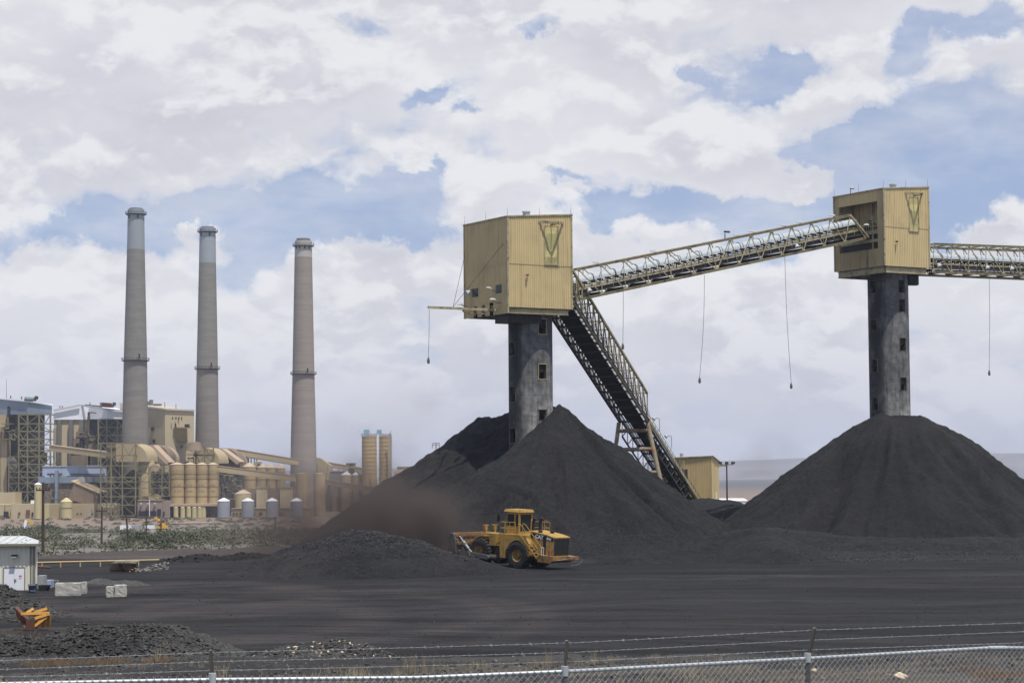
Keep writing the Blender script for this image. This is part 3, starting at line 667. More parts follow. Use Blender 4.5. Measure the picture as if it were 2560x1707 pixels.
def head_house(which, u0, Y0, vt, vb, Ll, Lr, uR, vR, uL, vL, cxy, wins, label, rcol):
    C0 = at(u0, vb, Y0); x0, y0 = C0.x, C0.y; zb = C0.z; zt0 = zat(u0, vt, Y0)
    c0 = Vector((x0, y0, 0)); cR = c0 + E1 * Lr; cL = c0 + E2 * Ll; cB = cR + E2 * Ll
    zR = zat(uR, vR, cR.y); zL = zat(uL, vL, cL.y); zB = zR + zL - zt0
    root = thing('conveyor_tower', label, 'conveyor tower', (cxy[0], cxy[1], gz(cxy[0], cxy[1])), 'concrete conveyor towers with tan head houses')
    n1_, n2_ = -E1, -E2
    def W(a, b, z, off=0, n=None):    # point at a along E1, b along E2
        p = c0 + E1 * a + E2 * b; p = Vector((p.x, p.y, z)); return p + (n * off if n else Vector((0, 0, 0)))
    ztop = lambda a, b: zt0 + (zR - zt0) * a / Lr + (zL - zt0) * b / Ll
    zmid = zt0 + (zb - zt0) * (.52 if which == 1 else .49)
    # right face (towards the sun)
    mb = MB(); p0 = W(0, 0, 0); p1 = W(Lr, 0, 0)
    ha, hb = (.57 * Lr, .785 * Lr) if which == 1 else (.555 * Lr, .77 * Lr)
    def pan(mb, pa, pb, z0, z1, z2, n): mb.corrugated(pa, pb, z0, z1, n, .29, .055, z2)
    pan(mb, p0, p1, zb, zmid, zmid, n2_)
    mb2 = MB(); f = .04
    pan(mb2, p0 + n2_ * f, W(ha, 0, 0) + n2_ * f, zmid, ztop(0, 0), ztop(ha, 0), n2_); pan(mb2, W(hb, 0, 0) + n2_ * f, p1 + n2_ * f, zmid, ztop(hb, 0), ztop(Lr, 0), n2_)
    zh0, zh1 = (zb + .49 * (zt0 - zb), zb + .925 * (zt0 - zb)) if which == 1 else (zb + .47 * (zt0 - zb), zb + .92 * (zt0 - zb))
    pan(mb2, W(ha, 0, 0) + n2_ * f, W(hb, 0, 0) + n2_ * f, zh1, ztop(ha, 0), ztop(hb, 0), n2_)
    if zh0 > zmid: pan(mb2, W(ha, 0, 0) + n2_ * f, W(hb, 0, 0) + n2_ * f, zmid, zh0, zh0, n2_)
    wall = put(mb, 'wall', 'tan_cladding', root, smooth=False); put(mb2, 'wall', 'tan_cladding', root, smooth=False)
    # hoist door and its triangular beam
    hd = MB(); nseg = 5; vs = []
    for i in range(nseg + 1):
        z = zh0 + (zh1 - zh0) * i / nseg
        for k in range(5):
            vs.append(W(ha + (hb - ha) * k / 4, 0, z, .03 + (.07 * ((i * 7 + k * 3 + which) % 3)) * (0 < i < nseg) * (0 < k < 4), n2_))
    hd.add(vs, [(5 * i + k, 5 * i + k + 1, 5 * i + k + 6, 5 * i + k + 5) for i in range(nseg) for k in range(4)])
    door = put(hd, 'hoist_door', 'hoist_yellow', root, smooth=False)
    fr = MB()
    for a in (ha, hb): fr.beam(W(a, 0, zh0, .09, n2_), W(a, 0, zh1, .09, n2_), .09, .12)
    fr.beam(W(ha - .05, 0, zh0, .1, n2_), W(hb + .05, 0, zh0, .1, n2_), .1, .12)
    put(fr, 'door_frame', 'tan_steel', door)
    hbm = MB(); am = (ha + hb) / 2; zz = zh1 + .35; pr = 1.55; A = W(am - (hb - ha) * .92, 0, zz + .1, 0, n2_); B = W(am + (hb - ha) * .92, 0, zz + .1, 0, n2_); Tp = W(am, 0, zz - .12, pr, n2_)
    hbm.beam(A, Tp, .14, .3); hbm.beam(B, Tp, .14, .3); hbm.beam(W(am, 0, zz - .12, .06, n2_), Tp + n2_ * .35, .12, .3)
    put(hbm, 'hoist_beam', 'tan_steel', root)
    al = MB(); af = .285 if which == 1 else .24; zz = zb + (.36 if which == 1 else .32) * (zt0 - zb); q_ = W(af * Lr, 0, zz, .2, n2_)
    al.tube(q_, q_ + n2_ * .3, .13, 10); al.tube(q_ + n2_ * .15, q_ - UZ * .75 + n2_ * .15, .025, 6); put(al, 'alarm_horn', 'red_rust', root)
    # left face
    if which == 1:
        mb = MB(); zlow = zat(u0, 783, Y0); nlow = zb - .1
        holes = [(3.3, 4.2, zlow + .1, zlow + 1.5), (5.2, 6.0, zlow + .1, zlow + 1.3), (7.0, 7.9, zlow + .1, zlow + 1.3)]
        zc = zlow + 1.5
        pan(mb, W(Ll * 0, 0, 0), W(0, Ll, 0), zc, zmid, zmid, n1_)
        xs = [0] + [t_ for h in holes for t_ in h[:2]] + [Ll]
        for i in range(0, len(xs), 2): pan(mb, W(0, xs[i], 0), W(0, xs[i + 1], 0), zlow, zc, zc, n1_)
        for h in holes: pan(mb, W(0, h[0], 0), W(0, h[1], 0), h[3], zc + .003, zc + .003, n1_) if h[3] < zc - .05 else None
        mb3 = MB(); pan(mb3, W(0, 0, 0) + n1_ * f, W(0, Ll, 0) + n1_ * f, zmid, ztop(0, 0), ztop(0, Ll), n1_)
        put(mb, 'wall', 'tan_cladding', root, smooth=False); put(mb3, 'wall', 'tan_cladding', root, smooth=False)
        for (b0, b1, v0, v1) in ((6.85, 8.15, 721, 742), (1.35, 2.65, 712, 733)):
            b = (b0 + b1) / 2; p = c0 + E2 * b; za, zb_ = zat(1238, v1, p.y), zat(1238, v0, p.y)
            wm = MB(); wm.hexa([W(0, b0, za, .02, n1_), W(0, b0, za, .09, n1_), W(0, b1, za, .09, n1_), W(0, b1, za, .02, n1_), W(0, b0, zb_, .02, n1_), W(0, b0, zb_, .09, n1_), W(0, b1, zb_, .09, n1_), W(0, b1, zb_, .02, n1_)])
            put(wm, 'window', 'window_dark', root, smooth=False)
        def L(b, v, off): p = W(0, b, 0, off, n1_); return Vector((p.x, p.y, zat(1238, v, p.y)))
        bell_lamp(root, L(8.3, 727, .3), n1_ * .9 - UZ * .55, .42); flat_lamp(root, L(2.6, 722, 1.0), n1_ * .8 + UZ * .1 - E2 * .4, 1.5); flat_lamp(root, L(1.9, 750, .9), n1_ - E2 * .3, 1.3)
        am_ = MB(); am_.path([L(1.4, 757, .05), L(1.4, 757, .7), L(1.9, 751, .9)], .04, 6); am_.path([L(1.6, 728, .05), L(2.2, 726, .8)], .05, 6); am_.path([L(8.2, 724, .02), L(8.3, 726, .35)], .05, 6); am_.path([L(9.4, 768, .05), L(9.4, 762, .9)], .04, 6); put(am_, 'lamp_arm', 'dark_steel', root)
        flat_lamp(root, L(9.4, 762, 1.0), n1_ - E2 * .3, 1.3)
        # long boom with guy wires
        bm_ = MB(); rt = L(2.5, 775, 0); tip = rt + n1_ * 9.2; rt2 = L(7.5, 775, 0)
        bm_.beam(rt, tip, .18, .28); bm_.beam(Vector((rt2.x, rt2.y, rt.z - .25)), rt + n1_ * 4.6 - UZ * .25, .14, .2)
        boom = put(bm_, 'boom', 'tan_steel', root); g = MB(); mid = rt + n1_ * 5.9 + UZ * .15
        g.tube(mid, L(.8, 608, .06), .028, 5); g.tube(mid, L(10.0, 640, .06), .028, 5); put(g, 'guy_wire', 'dark_steel', boom)
        globals()['BOOM_TIP'] = tip
        zfl = zlow + .25
    else:
        zlow = zb - .0; mb = MB(); b0, b1 = .125 * Ll, .905 * Ll; z0, z1 = zat(2120, 625, c0.y + 3), zat(2150, 508, c0.y + 3)
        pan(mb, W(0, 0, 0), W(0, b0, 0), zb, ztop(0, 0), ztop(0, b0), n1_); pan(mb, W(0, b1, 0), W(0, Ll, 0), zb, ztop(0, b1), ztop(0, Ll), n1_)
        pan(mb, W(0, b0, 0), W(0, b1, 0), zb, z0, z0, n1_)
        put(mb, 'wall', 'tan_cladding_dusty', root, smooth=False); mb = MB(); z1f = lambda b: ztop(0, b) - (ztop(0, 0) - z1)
        pan(mb, W(0, b0, 0), W(0, b1, 0), z1f(b1) , ztop(0, b0), ztop(0, b1), n1_); put(mb, 'wall', 'tan_cladding', root, smooth=False)
        jb = MB(); dp = 2.6   # recess
        for b in (b0, b1): jb.slab([W(0, b, z0), W(dp, b, z0), W(dp, b, ztop(dp, b) - .3), W(0, b, ztop(0, b) - .3)], E2 * (.06 if b == b1 else -.06))
        jb.slab([W(0, b0, z0), W(0, b1, z0), W(dp, b1, z0), W(dp, b0, z0)], -UZ * .12); put(jb, 'recess_lining', 'tan_steel', root, smooth=False)
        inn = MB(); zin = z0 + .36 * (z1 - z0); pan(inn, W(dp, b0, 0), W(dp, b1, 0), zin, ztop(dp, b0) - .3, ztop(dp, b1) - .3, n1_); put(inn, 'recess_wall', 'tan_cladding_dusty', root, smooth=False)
        st = MB(); st.beam(W(dp - .15, 5.1, zin), W(dp - .15, 5.1, z1 + .3), .16, .16); st.beam(W(.4, b0 + .5, zin + 1.2), W(dp - .2, b0 + .5, z1 - 1.6), .2, .2); st.beam(W(.3, b0, zin), W(.3, b1, zin), .25, .5); st.beam(W(.25, b0, z0 + 1.1), W(.25, b1, z0 + 1.1), .2, .4)
        for b in (b0 + .25, b0 + 1.4): st.beam(W(.35, b, z0), W(.35, b, zin + 2.2), .22, .22)
        put(st, 'recess_frame', 'tan_steel', root)
        dk = MB(); dk.slab([W(.6, b0 + .1, z0 + .15), W(.6, b1 - .1, z0 + .15), W(dp - .05, b1 - .1, z0 + .15), W(dp - .05, b0 + .1, z0 + .15)], UZ * (zin - z0 - .2)); put(dk, 'chute', 'dark_steel', root, smooth=False)
        dd = MB(); dd.slab([W(dp, 2.2, zin + .9, .08, n1_), W(dp, 3.3, zin + .9, .08, n1_), W(dp, 3.3, zin + 3.6, .08, n1_), W(dp, 2.2, zin + 3.6, .08, n1_)], n1_ * .05); put(dd, 'door', 'cabinet_grey', root, smooth=False)
        dr = MB(); dr.lathe(W(1.4, 4.4, zin + 1.0), [(.0, -.6), (.75, -.6), (.75, .6), (0, .6)], 20, axis='y'); put(dr, 'head_drum', 'dark_steel', root)
        rl = MB()
        for k in range(6): rl.tube(W(.25, b0 + .4 + k * .42, zin + .25), W(.25, b0 + .4 + k * .42, zin + 1.4), .035, 6)
        for h in (.8, 1.4): rl.tube(W(.25, b0 + .3, zin + h), W(.25, b0 + 2.7, zin + h), .035, 6)
        put(rl, 'handrail', 'hoist_yellow', root)
        flat_lamp(root, W(-.5, b0 + 1.6, zin + .9), n1_, 1.2)
        zfl = zb - .02
    # hidden faces
    mb = MB(); pan(mb, W(Lr, 0, 0), W(Lr, Ll, 0), zb, ztop(Lr, 0), ztop(Lr, Ll), E1); pan(mb, W(0, Ll, 0), W(Lr, Ll, 0), zb, ztop(0, Ll), ztop(Lr, Ll), E2)
    put(mb, 'wall', 'tan_cladding', root, smooth=False)
    # corner trims and eaves
    tr = MB()
    for a, b, e in ((0, 0, zlow), (Lr, 0, zb - .05), (0, Ll, zlow), (Lr, Ll, zb)):
        sx = -1 if a == 0 else 1; sy = -1 if b == 0 else 1; p = c0 + E1 * (a + sx * .02) + E2 * (b + sy * .02)
        tr.box((p.x, p.y, (e + ztop(a, b)) / 2), (.22, .22, ztop(a, b) - e - .02), TH)
    put(tr, 'corner_trim', 'tan_steel', root, smooth=False)
    rf = MB(); o = .18; rp = [(-o, -o), (Lr + o, -o), (Lr + o, Ll + o), (-o, Ll + o)]
    rf.hexa([W(a, b, ztop(a, b) - .02) for a, b in rp] + [W(a, b, ztop(a, b) + .14) for a, b in rp]); roof = put(rf, 'roof', 'tan_steel', root, smooth=False)
    vt_ = MB(); v0 = W(Lr * .42, 1.8, ztop(Lr * .42, 1.8)); vt_.lathe(v0, [(.0, 0), (.42, 0), (.42, .62), (.5, .62), (.5, .75), (0, .75)], 16); put(vt_, 'roof_vent', 'galvanised', roof)
    for a, b in ((0, 0), (Lr * .5, 0), (Lr, 0), (0, Ll * .5), (0, Ll)):
        rd = MB(); q_ = W(a, b, ztop(a, b)); rd.tube(q_, q_ + UZ * 1.15, .022, 5, r2=.01); put(rd, 'lightning_rod', 'dark_steel', roof)
    if which == 2:
        cm_ = MB(); q_ = W(0, Ll * .66, ztop(0, Ll * .66)); cm_.path([q_, q_ + UZ * .8, q_ + UZ * .8 + E1 * .6], .05, 6); flat_lamp(roof, q_ + UZ * .85 + E1 * .2, E1, .8); put(cm_, 'lamp_arm', 'dark_steel', roof)
    # floor deck and girders
    fl = MB(); ins = .35; cc = [(ins, ins), (Lr - ins * .6, ins), (Lr - ins * .6, Ll - ins), (ins, Ll - ins)]
    zg = (zat(u0, 783, Y0) if which == 1 else zat(u0, 681, Y0))
    fl.hexa([W(a, b, zfl - .1) for a, b in cc] + [W(a, b, zfl + .12) for a, b in cc]); put(fl, 'floor', 'dark_steel', root, smooth=False)
    for (p, q2) in ((W(ins, ins - .1, 0), W(Lr - ins, ins - .1, 0)), (W(ins, Ll * .5, 0), W(Lr - ins, Ll * .5, 0)), (W(ins, Ll - ins, 0), W(Lr - ins, Ll - ins, 0)), (W(ins - .12, ins, 0), W(ins - .12, Ll - ins, 0)), (W(Lr - ins + .1, ins, 0), W(Lr - ins + .1, Ll - ins, 0))):
        g = MB(); zc = (zb - .08 + zg) / 2; hh = zb - .08 - zg
        if which == 1 and abs((q2 - p).normalized().dot(E2)) > .9: zc += .5
        for zz in (zc + hh / 2 - .05, zc - hh / 2 + .05): g.beam(Vector((p.x, p.y, zz)), Vector((q2.x, q2.y, zz)), .36, .06)
        g.beam(Vector((p.x, p.y, zc)), Vector((q2.x, q2.y, zc)), .06, hh - .08); put(g, 'girder', 'tan_steel', root, smooth=False)
    column(root, cxy, rcol, gz(cxy[0], cxy[1]) - .5, zfl - .12, wins, 'hoist_yellow')
    if which == 2:
        hp = MB(); p = W(Lr - .2, 3.2, zg); hp.box((COL2[0] + rcol + .55, COL2[1] - .6, zg - .55), (1.3, 1.4, 1.3)); put(hp, 'hopper', 'dark_steel', root)
    else:
        hp = MB(); p = W(3.2, 3.0, zlow - .4); hp.box(p, (4.6, 3.0, 1.0), TH); put(hp, 'hopper', 'dark_steel', root)
    return dict(root=root, c0=c0, W=W, zb=zb)

aR, aL = R(33), R(-57)
def wz(v, Y): return zat(1330, v, Y)
w1 = [(aR, wz(816, 250.5), 1.12, 1.75), (aR, wz(928.5, 250.5), 1.12, 1.75), (aR, wz(1037, 250.5), 1.12, 1.2), (aL, wz(872, 251.5), 1.2, 1.5), (aL, wz(985, 251.5), 1.2, 1.75), (aL, wz(1088, 251.5), 1.2, 1.7)]
T1 = head_house(1, 1270, 246.5, 542, 767, 10.0, 8.75, 1432, 538.5, 1170, 564.5, COL1, w1, 'left conveyor tower: closed tan corrugated head house with a boom, on a concrete column', 2.62)
def wz2(v): return zat(2225, v, 279)
w2 = [(aR, wz2(716), 1.0, 1.65), (aR, wz2(764), 1.0, 1.65), (aR, wz2(861), 1.0, 1.65), (aR, wz2(960), 1.0, 1.65), (aR, wz2(1048), 1.0, .9), (aL, wz2(716), 1.1, 1.5), (aL, wz2(811), 1.1, 1.4), (aL, wz2(913), 1.1, 1.65), (aL, wz2(1009), 1.1, 1.65)]
T2 = head_house(2, 2212, 275, 472, 664, 9.9, 7.6, 2325, 469.5, 2091, 494, COL2, w2, 'right conveyor tower: tan head house with an open coal-stained side, on a sooty concrete column', 2.66)

# ---------------------------------------------------------------- overhead belt conveyors
def conveyor(name, label, A, B, At, Bt, wdt, n, pattern, mid_flip=True, endpost=None, lamps=(), cover=True):
    """A,B bottom chord of the near truss; At,Bt top chord ends"""
    A, B, At, Bt = map(Vector, (A, B, At, Bt)); d = (B - A); dh = Vector((d.x, d.y, 0)).normalized(); sd = Vector((-dh.y, dh.x, 0))
    if sd.y < 0: sd = -sd
    root = thing(name, label, 'belt conveyor', (A.x, A.y, A.z), 'truss belt conveyors feeding the coal towers')
    L = d.length; dn = d.normalized(); bot = [A.lerp(B, i / n) for i in range(n + 1)]; top = [At.lerp(Bt, i / n) for i in range(n + 1)]
    for k, off in enumerate((Vector((0, 0, 0)), sd * wdt)):
        mb = MB()
        for P, Q in ((A, B), (At, Bt)):
            P = P + off; Q = Q + off
            mb.beam(P, Q, .05, .2); mb.beam(P + UZ * .13, Q + UZ * .13, .24, .05); mb.beam(P - UZ * .13, Q - UZ * .13, .24, .05)
        for i in range(n + 1):
            mb.beam(bot[i] + off, top[i] + off, .09, .09)
            mb.box(bot[i] + off + UZ * .12, (.5, .03, .42), math.atan2(dh.y, dh.x)); mb.box(top[i] + off - UZ * .1, (.4, .03, .32), math.atan2(dh.y, dh.x))
        for i in range(n):
            down = (i < n // 2) if mid_flip else True
            if pattern < 0: down = not down
            mb.beam((top[i] if down else bot[i]) + off, (bot[i + 1] if down else top[i + 1]) + off, .10, .10)
        if endpost and k == 0: mb.beam(Bt + off, endpost + off, .26, .26)
        put(mb, 'side_truss', 'tan_steel', root, smooth=False)
    mb = MB()
    for i in range(n + 1): mb.beam(top[i], top[i] + sd * wdt, .12, .16)
    for i in range(n): mb.beam(top[i], top[i + 1] + sd * wdt, .07, .07)
    put(mb, 'roof_bracing', 'tan_steel', root, smooth=False)
    mb = MB()
    for i in range(n + 1): mb.beam(bot[i] + UZ * .25, bot[i] + sd * wdt + UZ * .25, .18, .34)
    for i in range(n): mb.beam(bot[i] + UZ * .2, bot[i + 1] + sd * wdt + UZ * .2, .1, .1)
    put(mb, 'floor_beams', 'dark_steel', root, smooth=False)
    # walkways, stringers, idlers, belt
    def line(s, h): return A + sd * s + UZ * h, B + sd * s + UZ * h
    cs = wdt / 2 + .25
    for s0 in (.55, wdt - .5):
        mb = MB(); p, q_ = line(s0, .62); mb.beam(p, q_, .8, .05)
        for e in (-.4, .4): p, q_ = line(s0 + e, .66); mb.beam(p, q_, .05, .2)
        put(mb, 'walkway', 'dark_steel', root, smooth=False)
    mb = MB()
    for s0, h, r in ((.22, .98, .05), (.30, .84, .07), (.95, 1.05, .05), (wdt - .3, .95, .06)): p, q_ = line(s0, h); mb.tube(p, q_, r, 6)
    put(mb, 'service_pipe', 'black_paint', root)
    mb = MB(); p, q_ = line(cs, .85); mb.beam(p, q_, 1.1, .06); put(mb, 'return_belt', 'black_rubber', root, smooth=False)
    mb = MB()
    for e in (-.72, .72):
        p, q_ = line(cs + e, 1.28); mb.beam(p, q_, .08, .26)
    put(mb, 'stringer', 'tan_steel', root, smooth=False)
    mb = MB(); p, q_ = line(cs, 1.86); mb.beam(p, q_, 1.15, .07); put(mb, 'belt', 'black_rubber', root, smooth=False)
    mb = MB()
    for s0, hs in ((.16, (1.15, 1.65)), (wdt - .16, (1.15, 1.65))):
        for h in hs: p, q_ = line(s0, h); mb.tube(p, q_, .026, 5)
        for i in range(2 * n + 1): p = A.lerp(B, i / (2 * n)) + sd * s0; mb.tube(p + UZ * .65, p + UZ * 1.65, .026, 5)
    put(mb, 'handrail', 'tan_steel', root)
    # idler brackets
    m0 = MB(); ax = dh
    for e in (-.84, .84):
        m0.box(sd * e + UZ * .20, (.14, .08, .4), math.atan2(dh.y, dh.x)); m0.box(sd * e * 1.0 + UZ * .48, (.78, .06, .24), math.atan2(dh.y, dh.x))
    m0.tube(sd * -.5 + UZ * .22, sd * .5 + UZ * .22, .09, 8)
    cnt = min(95, int(L / 1.15)); first = None
    me0 = None
    for i in range(cnt):
        p = A.lerp(B, (i + .5) / cnt) + sd * cs + UZ * 1.38
        if me0 is None:
            me0 = _mesh(m0, 'idler', 'black_paint', (0, 0, 0), False)
        o = bpy.data.objects.new('idler', me0); C.objects.link(o); o.parent = root; o.location = p - A; ORG[o.name] = ORG[root.name]
    if cover:
        hr = .80; ns = max(2, int(L / 3.05)); cm = None; sl_ = (B - A) / ns
        for i in range(ns):
            mb = MB(); a = A.lerp(B, (i + .01) / ns) + sd * cs + UZ * 2.02; b = A.lerp(B, (i + .99) / ns) + sd * cs + UZ * 2.02; vs = []; m_ = 12
            for P in (a, b):
                for r_ in (hr, hr - .03):
                    for k in range(m_ + 1): t_ = math.pi * k / m_; vs.append(P + sd * math.cos(t_) * r_ + UZ * math.sin(t_) * r_)
            fs = []; w_ = m_ + 1
            for k in range(m_): fs += [(k, k + 1, 2 * w_ + k + 1, 2 * w_ + k), (w_ + k + 1, w_ + k, 3 * w_ + k, 3 * w_ + k + 1), (k + 1, k, w_ + k, w_ + k + 1), (2 * w_ + k, 2 * w_ + k + 1, 3 * w_ + k + 1, 3 * w_ + k)]
            mb.add(vs, fs); ck = put(mb, 'belt_cover', 'galvanised', root)
            hp = MB(); c = A.lerp(B, (i + .99) / ns) + sd * cs + UZ * 2.02; hp.path([c + sd * math.cos(math.pi * k / m_) * (hr + .03) + UZ * math.sin(math.pi * k / m_) * (hr + .03) for k in range(m_ + 1)], .05, 4); hp.tube(c - sd * (hr + .03), c - sd * (hr + .03) - UZ * .35, .07, 4); put(hp, 'cover_hoop', 'black_paint', ck)
    for t_, kind in lamps:
        p = At.lerp(Bt, t_) + UZ * .35
        if kind == 'dome': flat_lamp(root, p, dh, 1.1)
        elif kind == 'camera':
            mb = MB(); mb.path([p - UZ * .2, p + UZ * .5], .06, 6); mb.box(p + UZ * .7 + dh * .3, (.8, .2, .22), math.atan2(dh.y, dh.x)); put(mb, 'camera_mast', 'dark_steel', root)
        elif kind == 'bell':
            q_ = A.lerp(B, t_) + UZ * .7 - sd * .25; bell_lamp(root, q_ + UZ * .5, -UZ - sd * .4, .36)
    return root
W1, W2 = T1['W'], T2['W']
A0 = W1(8.75, 3.0, 0); B0 = W2(.6, 2.95, 0)
def onpx(u, v, P, Q):   # point over the plan line PQ seen at photo column u, row v
    lo, hi = 0.0, 1.0
    f_ = lambda t: (CX - u + 0) and 0
    best = None
    for i in range(400):
        t = -0.2 + 1.4 * i / 399; p = P.lerp(Q, t); g = at(u, v, p.y); e = abs(g.x - p.x)
        if best is None or e < best[0]: best = (e, Vector((p.x, p.y, g.z)))
    return best[1]
Ab = onpx(1446, 749.5, A0, B0); Bb = onpx(2131, 602.5, A0, B0); At_ = onpx(1446, 673.5, A0, B0); Bt_ = onpx(2124, 538, A0, B0); EP = onpx(2172, 594, A0, B0)
# chord lines are extended back into the nearer head house
ext = (Bb - Ab).normalized(); ext2 = (Bt_ - At_).normalized()
conveyor('belt_conveyor', 'sloping truss conveyor rising from the nearer tower to the open side of the farther tower', Ab - ext * .0, Bb + ext * 2.2, At_, Bt_, 4.1, 13, 1, endpost=EP, lamps=[(.06, 'dome'), (.26, 'dome'), (.52, 'camera'), (.56, 'dome'), (.62, 'dome'), (.74, 'dome'), (.80, 'dome'), (.93, 'dome'), (.03, 'bell'), (.74, 'bell')])
C0r = W2(7.6, 3.1, 0); C1r = C0r + E1 * 42
Ar = onpx(2334, 680, C0r, C1r); Atr = onpx(2334, 610, C0r, C1r); Br = onpx(2560, 689, C0r, C1r); Btr = onpx(2560, 618, C0r, C1r)
Lx = (Br - Ar); k_ = 2.1
conveyor('belt_conveyor', 'level truss conveyor running off the right edge from the farther tower', Ar, Ar + Lx * k_, Atr, Atr + (Btr - Atr) * k_, 4.3, 11, 1, mid_flip=False, lamps=[(.27, 'bell'), (.02, 'bell'), (.4, 'bell')])

# inclined conveyor from the ground up to the nearer tower
BL0 = at(1382, 799, 257); BL1 = at(1549, 1054, 285); dv = BL1 - BL0; dh = Vector((dv.x, dv.y, 0)).normalized(); pr = Vector((dh.y, -dh.x, 0)); WD = 3.85
root = thing('inclined_conveyor', 'steep dark truss conveyor climbing from behind the left pile to the left tower', 'inclined conveyor', (BL1.x, BL1.y, gz(BL1.x, BL1.y)))
TOP0 = BL0 - dv * .17; tH = Vector((0, 0, 3.75)); n = 15
LOW = BL1 + Vector((dh.x, dh.y, dv.z / Vector((dv.x, dv.y, 0)).length)) * 37
def mk_truss(off, m1, h):
    mb = MB()
    a = TOP0 + off; b = BL1 + off
    mb.beam(a, b, .22, .3); mb.beam(a + h, b + h, .25, .3)
    for i in range(n + 1):
        p = a.lerp(b, i / n); mb.beam(p, p + h, .16, .16)
        if i < n:
            q_ = a.lerp(b, (i + 1) / n); mb.beam(p + h, q_, .13, .13)
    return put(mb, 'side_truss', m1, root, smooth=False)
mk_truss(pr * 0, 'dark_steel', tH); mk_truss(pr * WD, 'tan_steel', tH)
mb = MB()
for i in range(n + 1):
    p = TOP0.lerp(BL1, i / n); mb.beam(p + tH, p + tH + pr * WD, .14, .14)
    if i % 2: mb.beam(p + tH, TOP0.lerp(BL1, (i - 1) / n) + tH + pr * WD, .08, .08)
    mb.beam(p + tH * .55, p + tH * .55 + pr * WD, .09, .09)
put(mb, 'roof_bracing', 'tan_steel', root, smooth=False)
def under(a, b, nn, w_, name='deck'):
    mb = MB()
    for i in range(nn + 1): p = a.lerp(b, i / nn); mb.beam(p, p + pr * w_, .2, .25)
    put(mb, 'floor_beams', 'dark_steel', root, smooth=False)
    mb = MB(); c = w_ / 2; mb.beam(a + pr * (c + .15) + UZ * .2, b + pr * (c + .15) + UZ * .2, w_ * .58, .12); put(mb, 'belt_pan', 'black_paint', root, smooth=False)
    for s0, ww in ((-.15, .85), (w_ - .62, .87)):
        mb = MB(); k = nn * 5
        for i in range(k): p = a.lerp(b, (i + .5) / k) + pr * s0 + UZ * .1; mb.beam(p, p + pr * ww, .30 if i % 4 else .40, .05)
        for e in (0, ww / 2, ww): mb.beam(a + pr * (s0 + e) + UZ * .12, b + pr * (s0 + e) + UZ * .12, .10, .12)
        put(mb, 'walkway', 'dark_steel', root, smooth=False)
    mb = MB()
    for s0 in (-.2, w_ + .25):
        for h in (.6, 1.15): mb.tube(a + pr * s0 + UZ * h, b + pr * s0 + UZ * h, .03, 5)
        for i in range(nn * 2 + 1): p = a.lerp(b, i / nn / 2) + pr * s0; mb.tube(p, p + UZ * 1.15, .025, 5)
    put(mb, 'handrail', 'dark_steel', root)
under(TOP0, BL1, n, WD)
dl_ = LOW - BL1; a2 = BL1 + pr * .35; b2 = LOW + pr * .35
under(a2, b2, 14, 3.3)
mb = MB(); dep = -UZ * 2.0
for off in (0, 3.3):
    a = a2 + pr * off; b = b2 + pr * off; mb.beam(a, b, .16, .3); mb.beam(a + dep, b + dep, .16, .2)
    for i in range(14): p = a.lerp(b, i / 14); q_ = a.lerp(b, (i + 1) / 14); mb.beam(p, p + dep, .1, .1); mb.beam(p + dep, q_, .1, .1)
put(mb, 'lower_truss', 'dark_steel', root, smooth=False)
mb = MB(); mb.beam(a2 + pr * 3.6 + UZ * .35, b2 + pr * 3.6 + UZ * .35, .12, .5)
put(mb, 'side_skirt', 'tan_steel', root, smooth=False)
# bent: two pipe legs and three cross pipes
l0 = BL1 - pr * .1 - UZ * .1; l1 = at(1528, 1210, 285); r0 = BL1 + pr * (WD - .0) - UZ * .2; r1 = at(1660, 1240, 281.5)
mb = MB(); mb.tube(l0, l1, .28, 14); put(mb, 'leg', 'rusty_pipe', root)
mb = MB(); mb.tube(r0, r1, .30, 14); put(mb, 'leg', 'rusty_pipe', root)
for v in (1076, 1123, 1181):
    z = zat(1600, v, 284); f1 = (l0.z - z) / (l0.z - l1.z); f2 = (r0.z - z) / (r0.z - r1.z); mb = MB(); mb.tube(l0.lerp(l1, f1), r0.lerp(r1, f2), .27, 12); put(mb, 'cross_pipe', 'rusty_pipe', root)
for (u, v, Y) in ((1649, 1078, 296), (1679, 1122, 305)):
    p = at(u, v, Y); q_ = at(u, v - 32, Y); mb = MB(); mb.path([p, Vector((p.x, p.y, q_.z)), Vector((p.x - .5, p.y, q_.z + .1))], .05, 6); pl = put(mb, 'lamp_pole', 'cabinet_grey', root); bell_lamp(pl, Vector((p.x - .5, p.y, q_.z + .15)), Vector((-.7, -.3, -.5)), .3)
# ladder cages and chute at the foot
for uu in (1658, 1700):
    mb = MB(); p = at(uu, 1262, 309); hgt = 5.6 if uu < 1680 else 6.4
    for k in range(int(hgt / .55)):
        z = p.z + k * .55
        mb.path([(p.x - .65, p.y, z), (p.x - .5, p.y - .55, z), (p.x + .5, p.y - .55, z), (p.x + .65, p.y, z)], .05, 4)
    for dx_ in (-.65, -.5, 0, .5, .65): mb.tube((p.x + dx_, p.y - (.55 if abs(dx_) < .6 else 0), p.z), (p.x + dx_, p.y - (.55 if abs(dx_) < .6 else 0), p.z + hgt), .05, 4)
    put(mb, 'ladder_cage', 'tan_steel', root)
mb = MB(); p = at(1682, 1262, 312); mb.box((p.x, p.y, p.z + 2.6), (3.6, 3, 5.2), .3); put(mb, 'tail_chute', 'dark_steel', root)

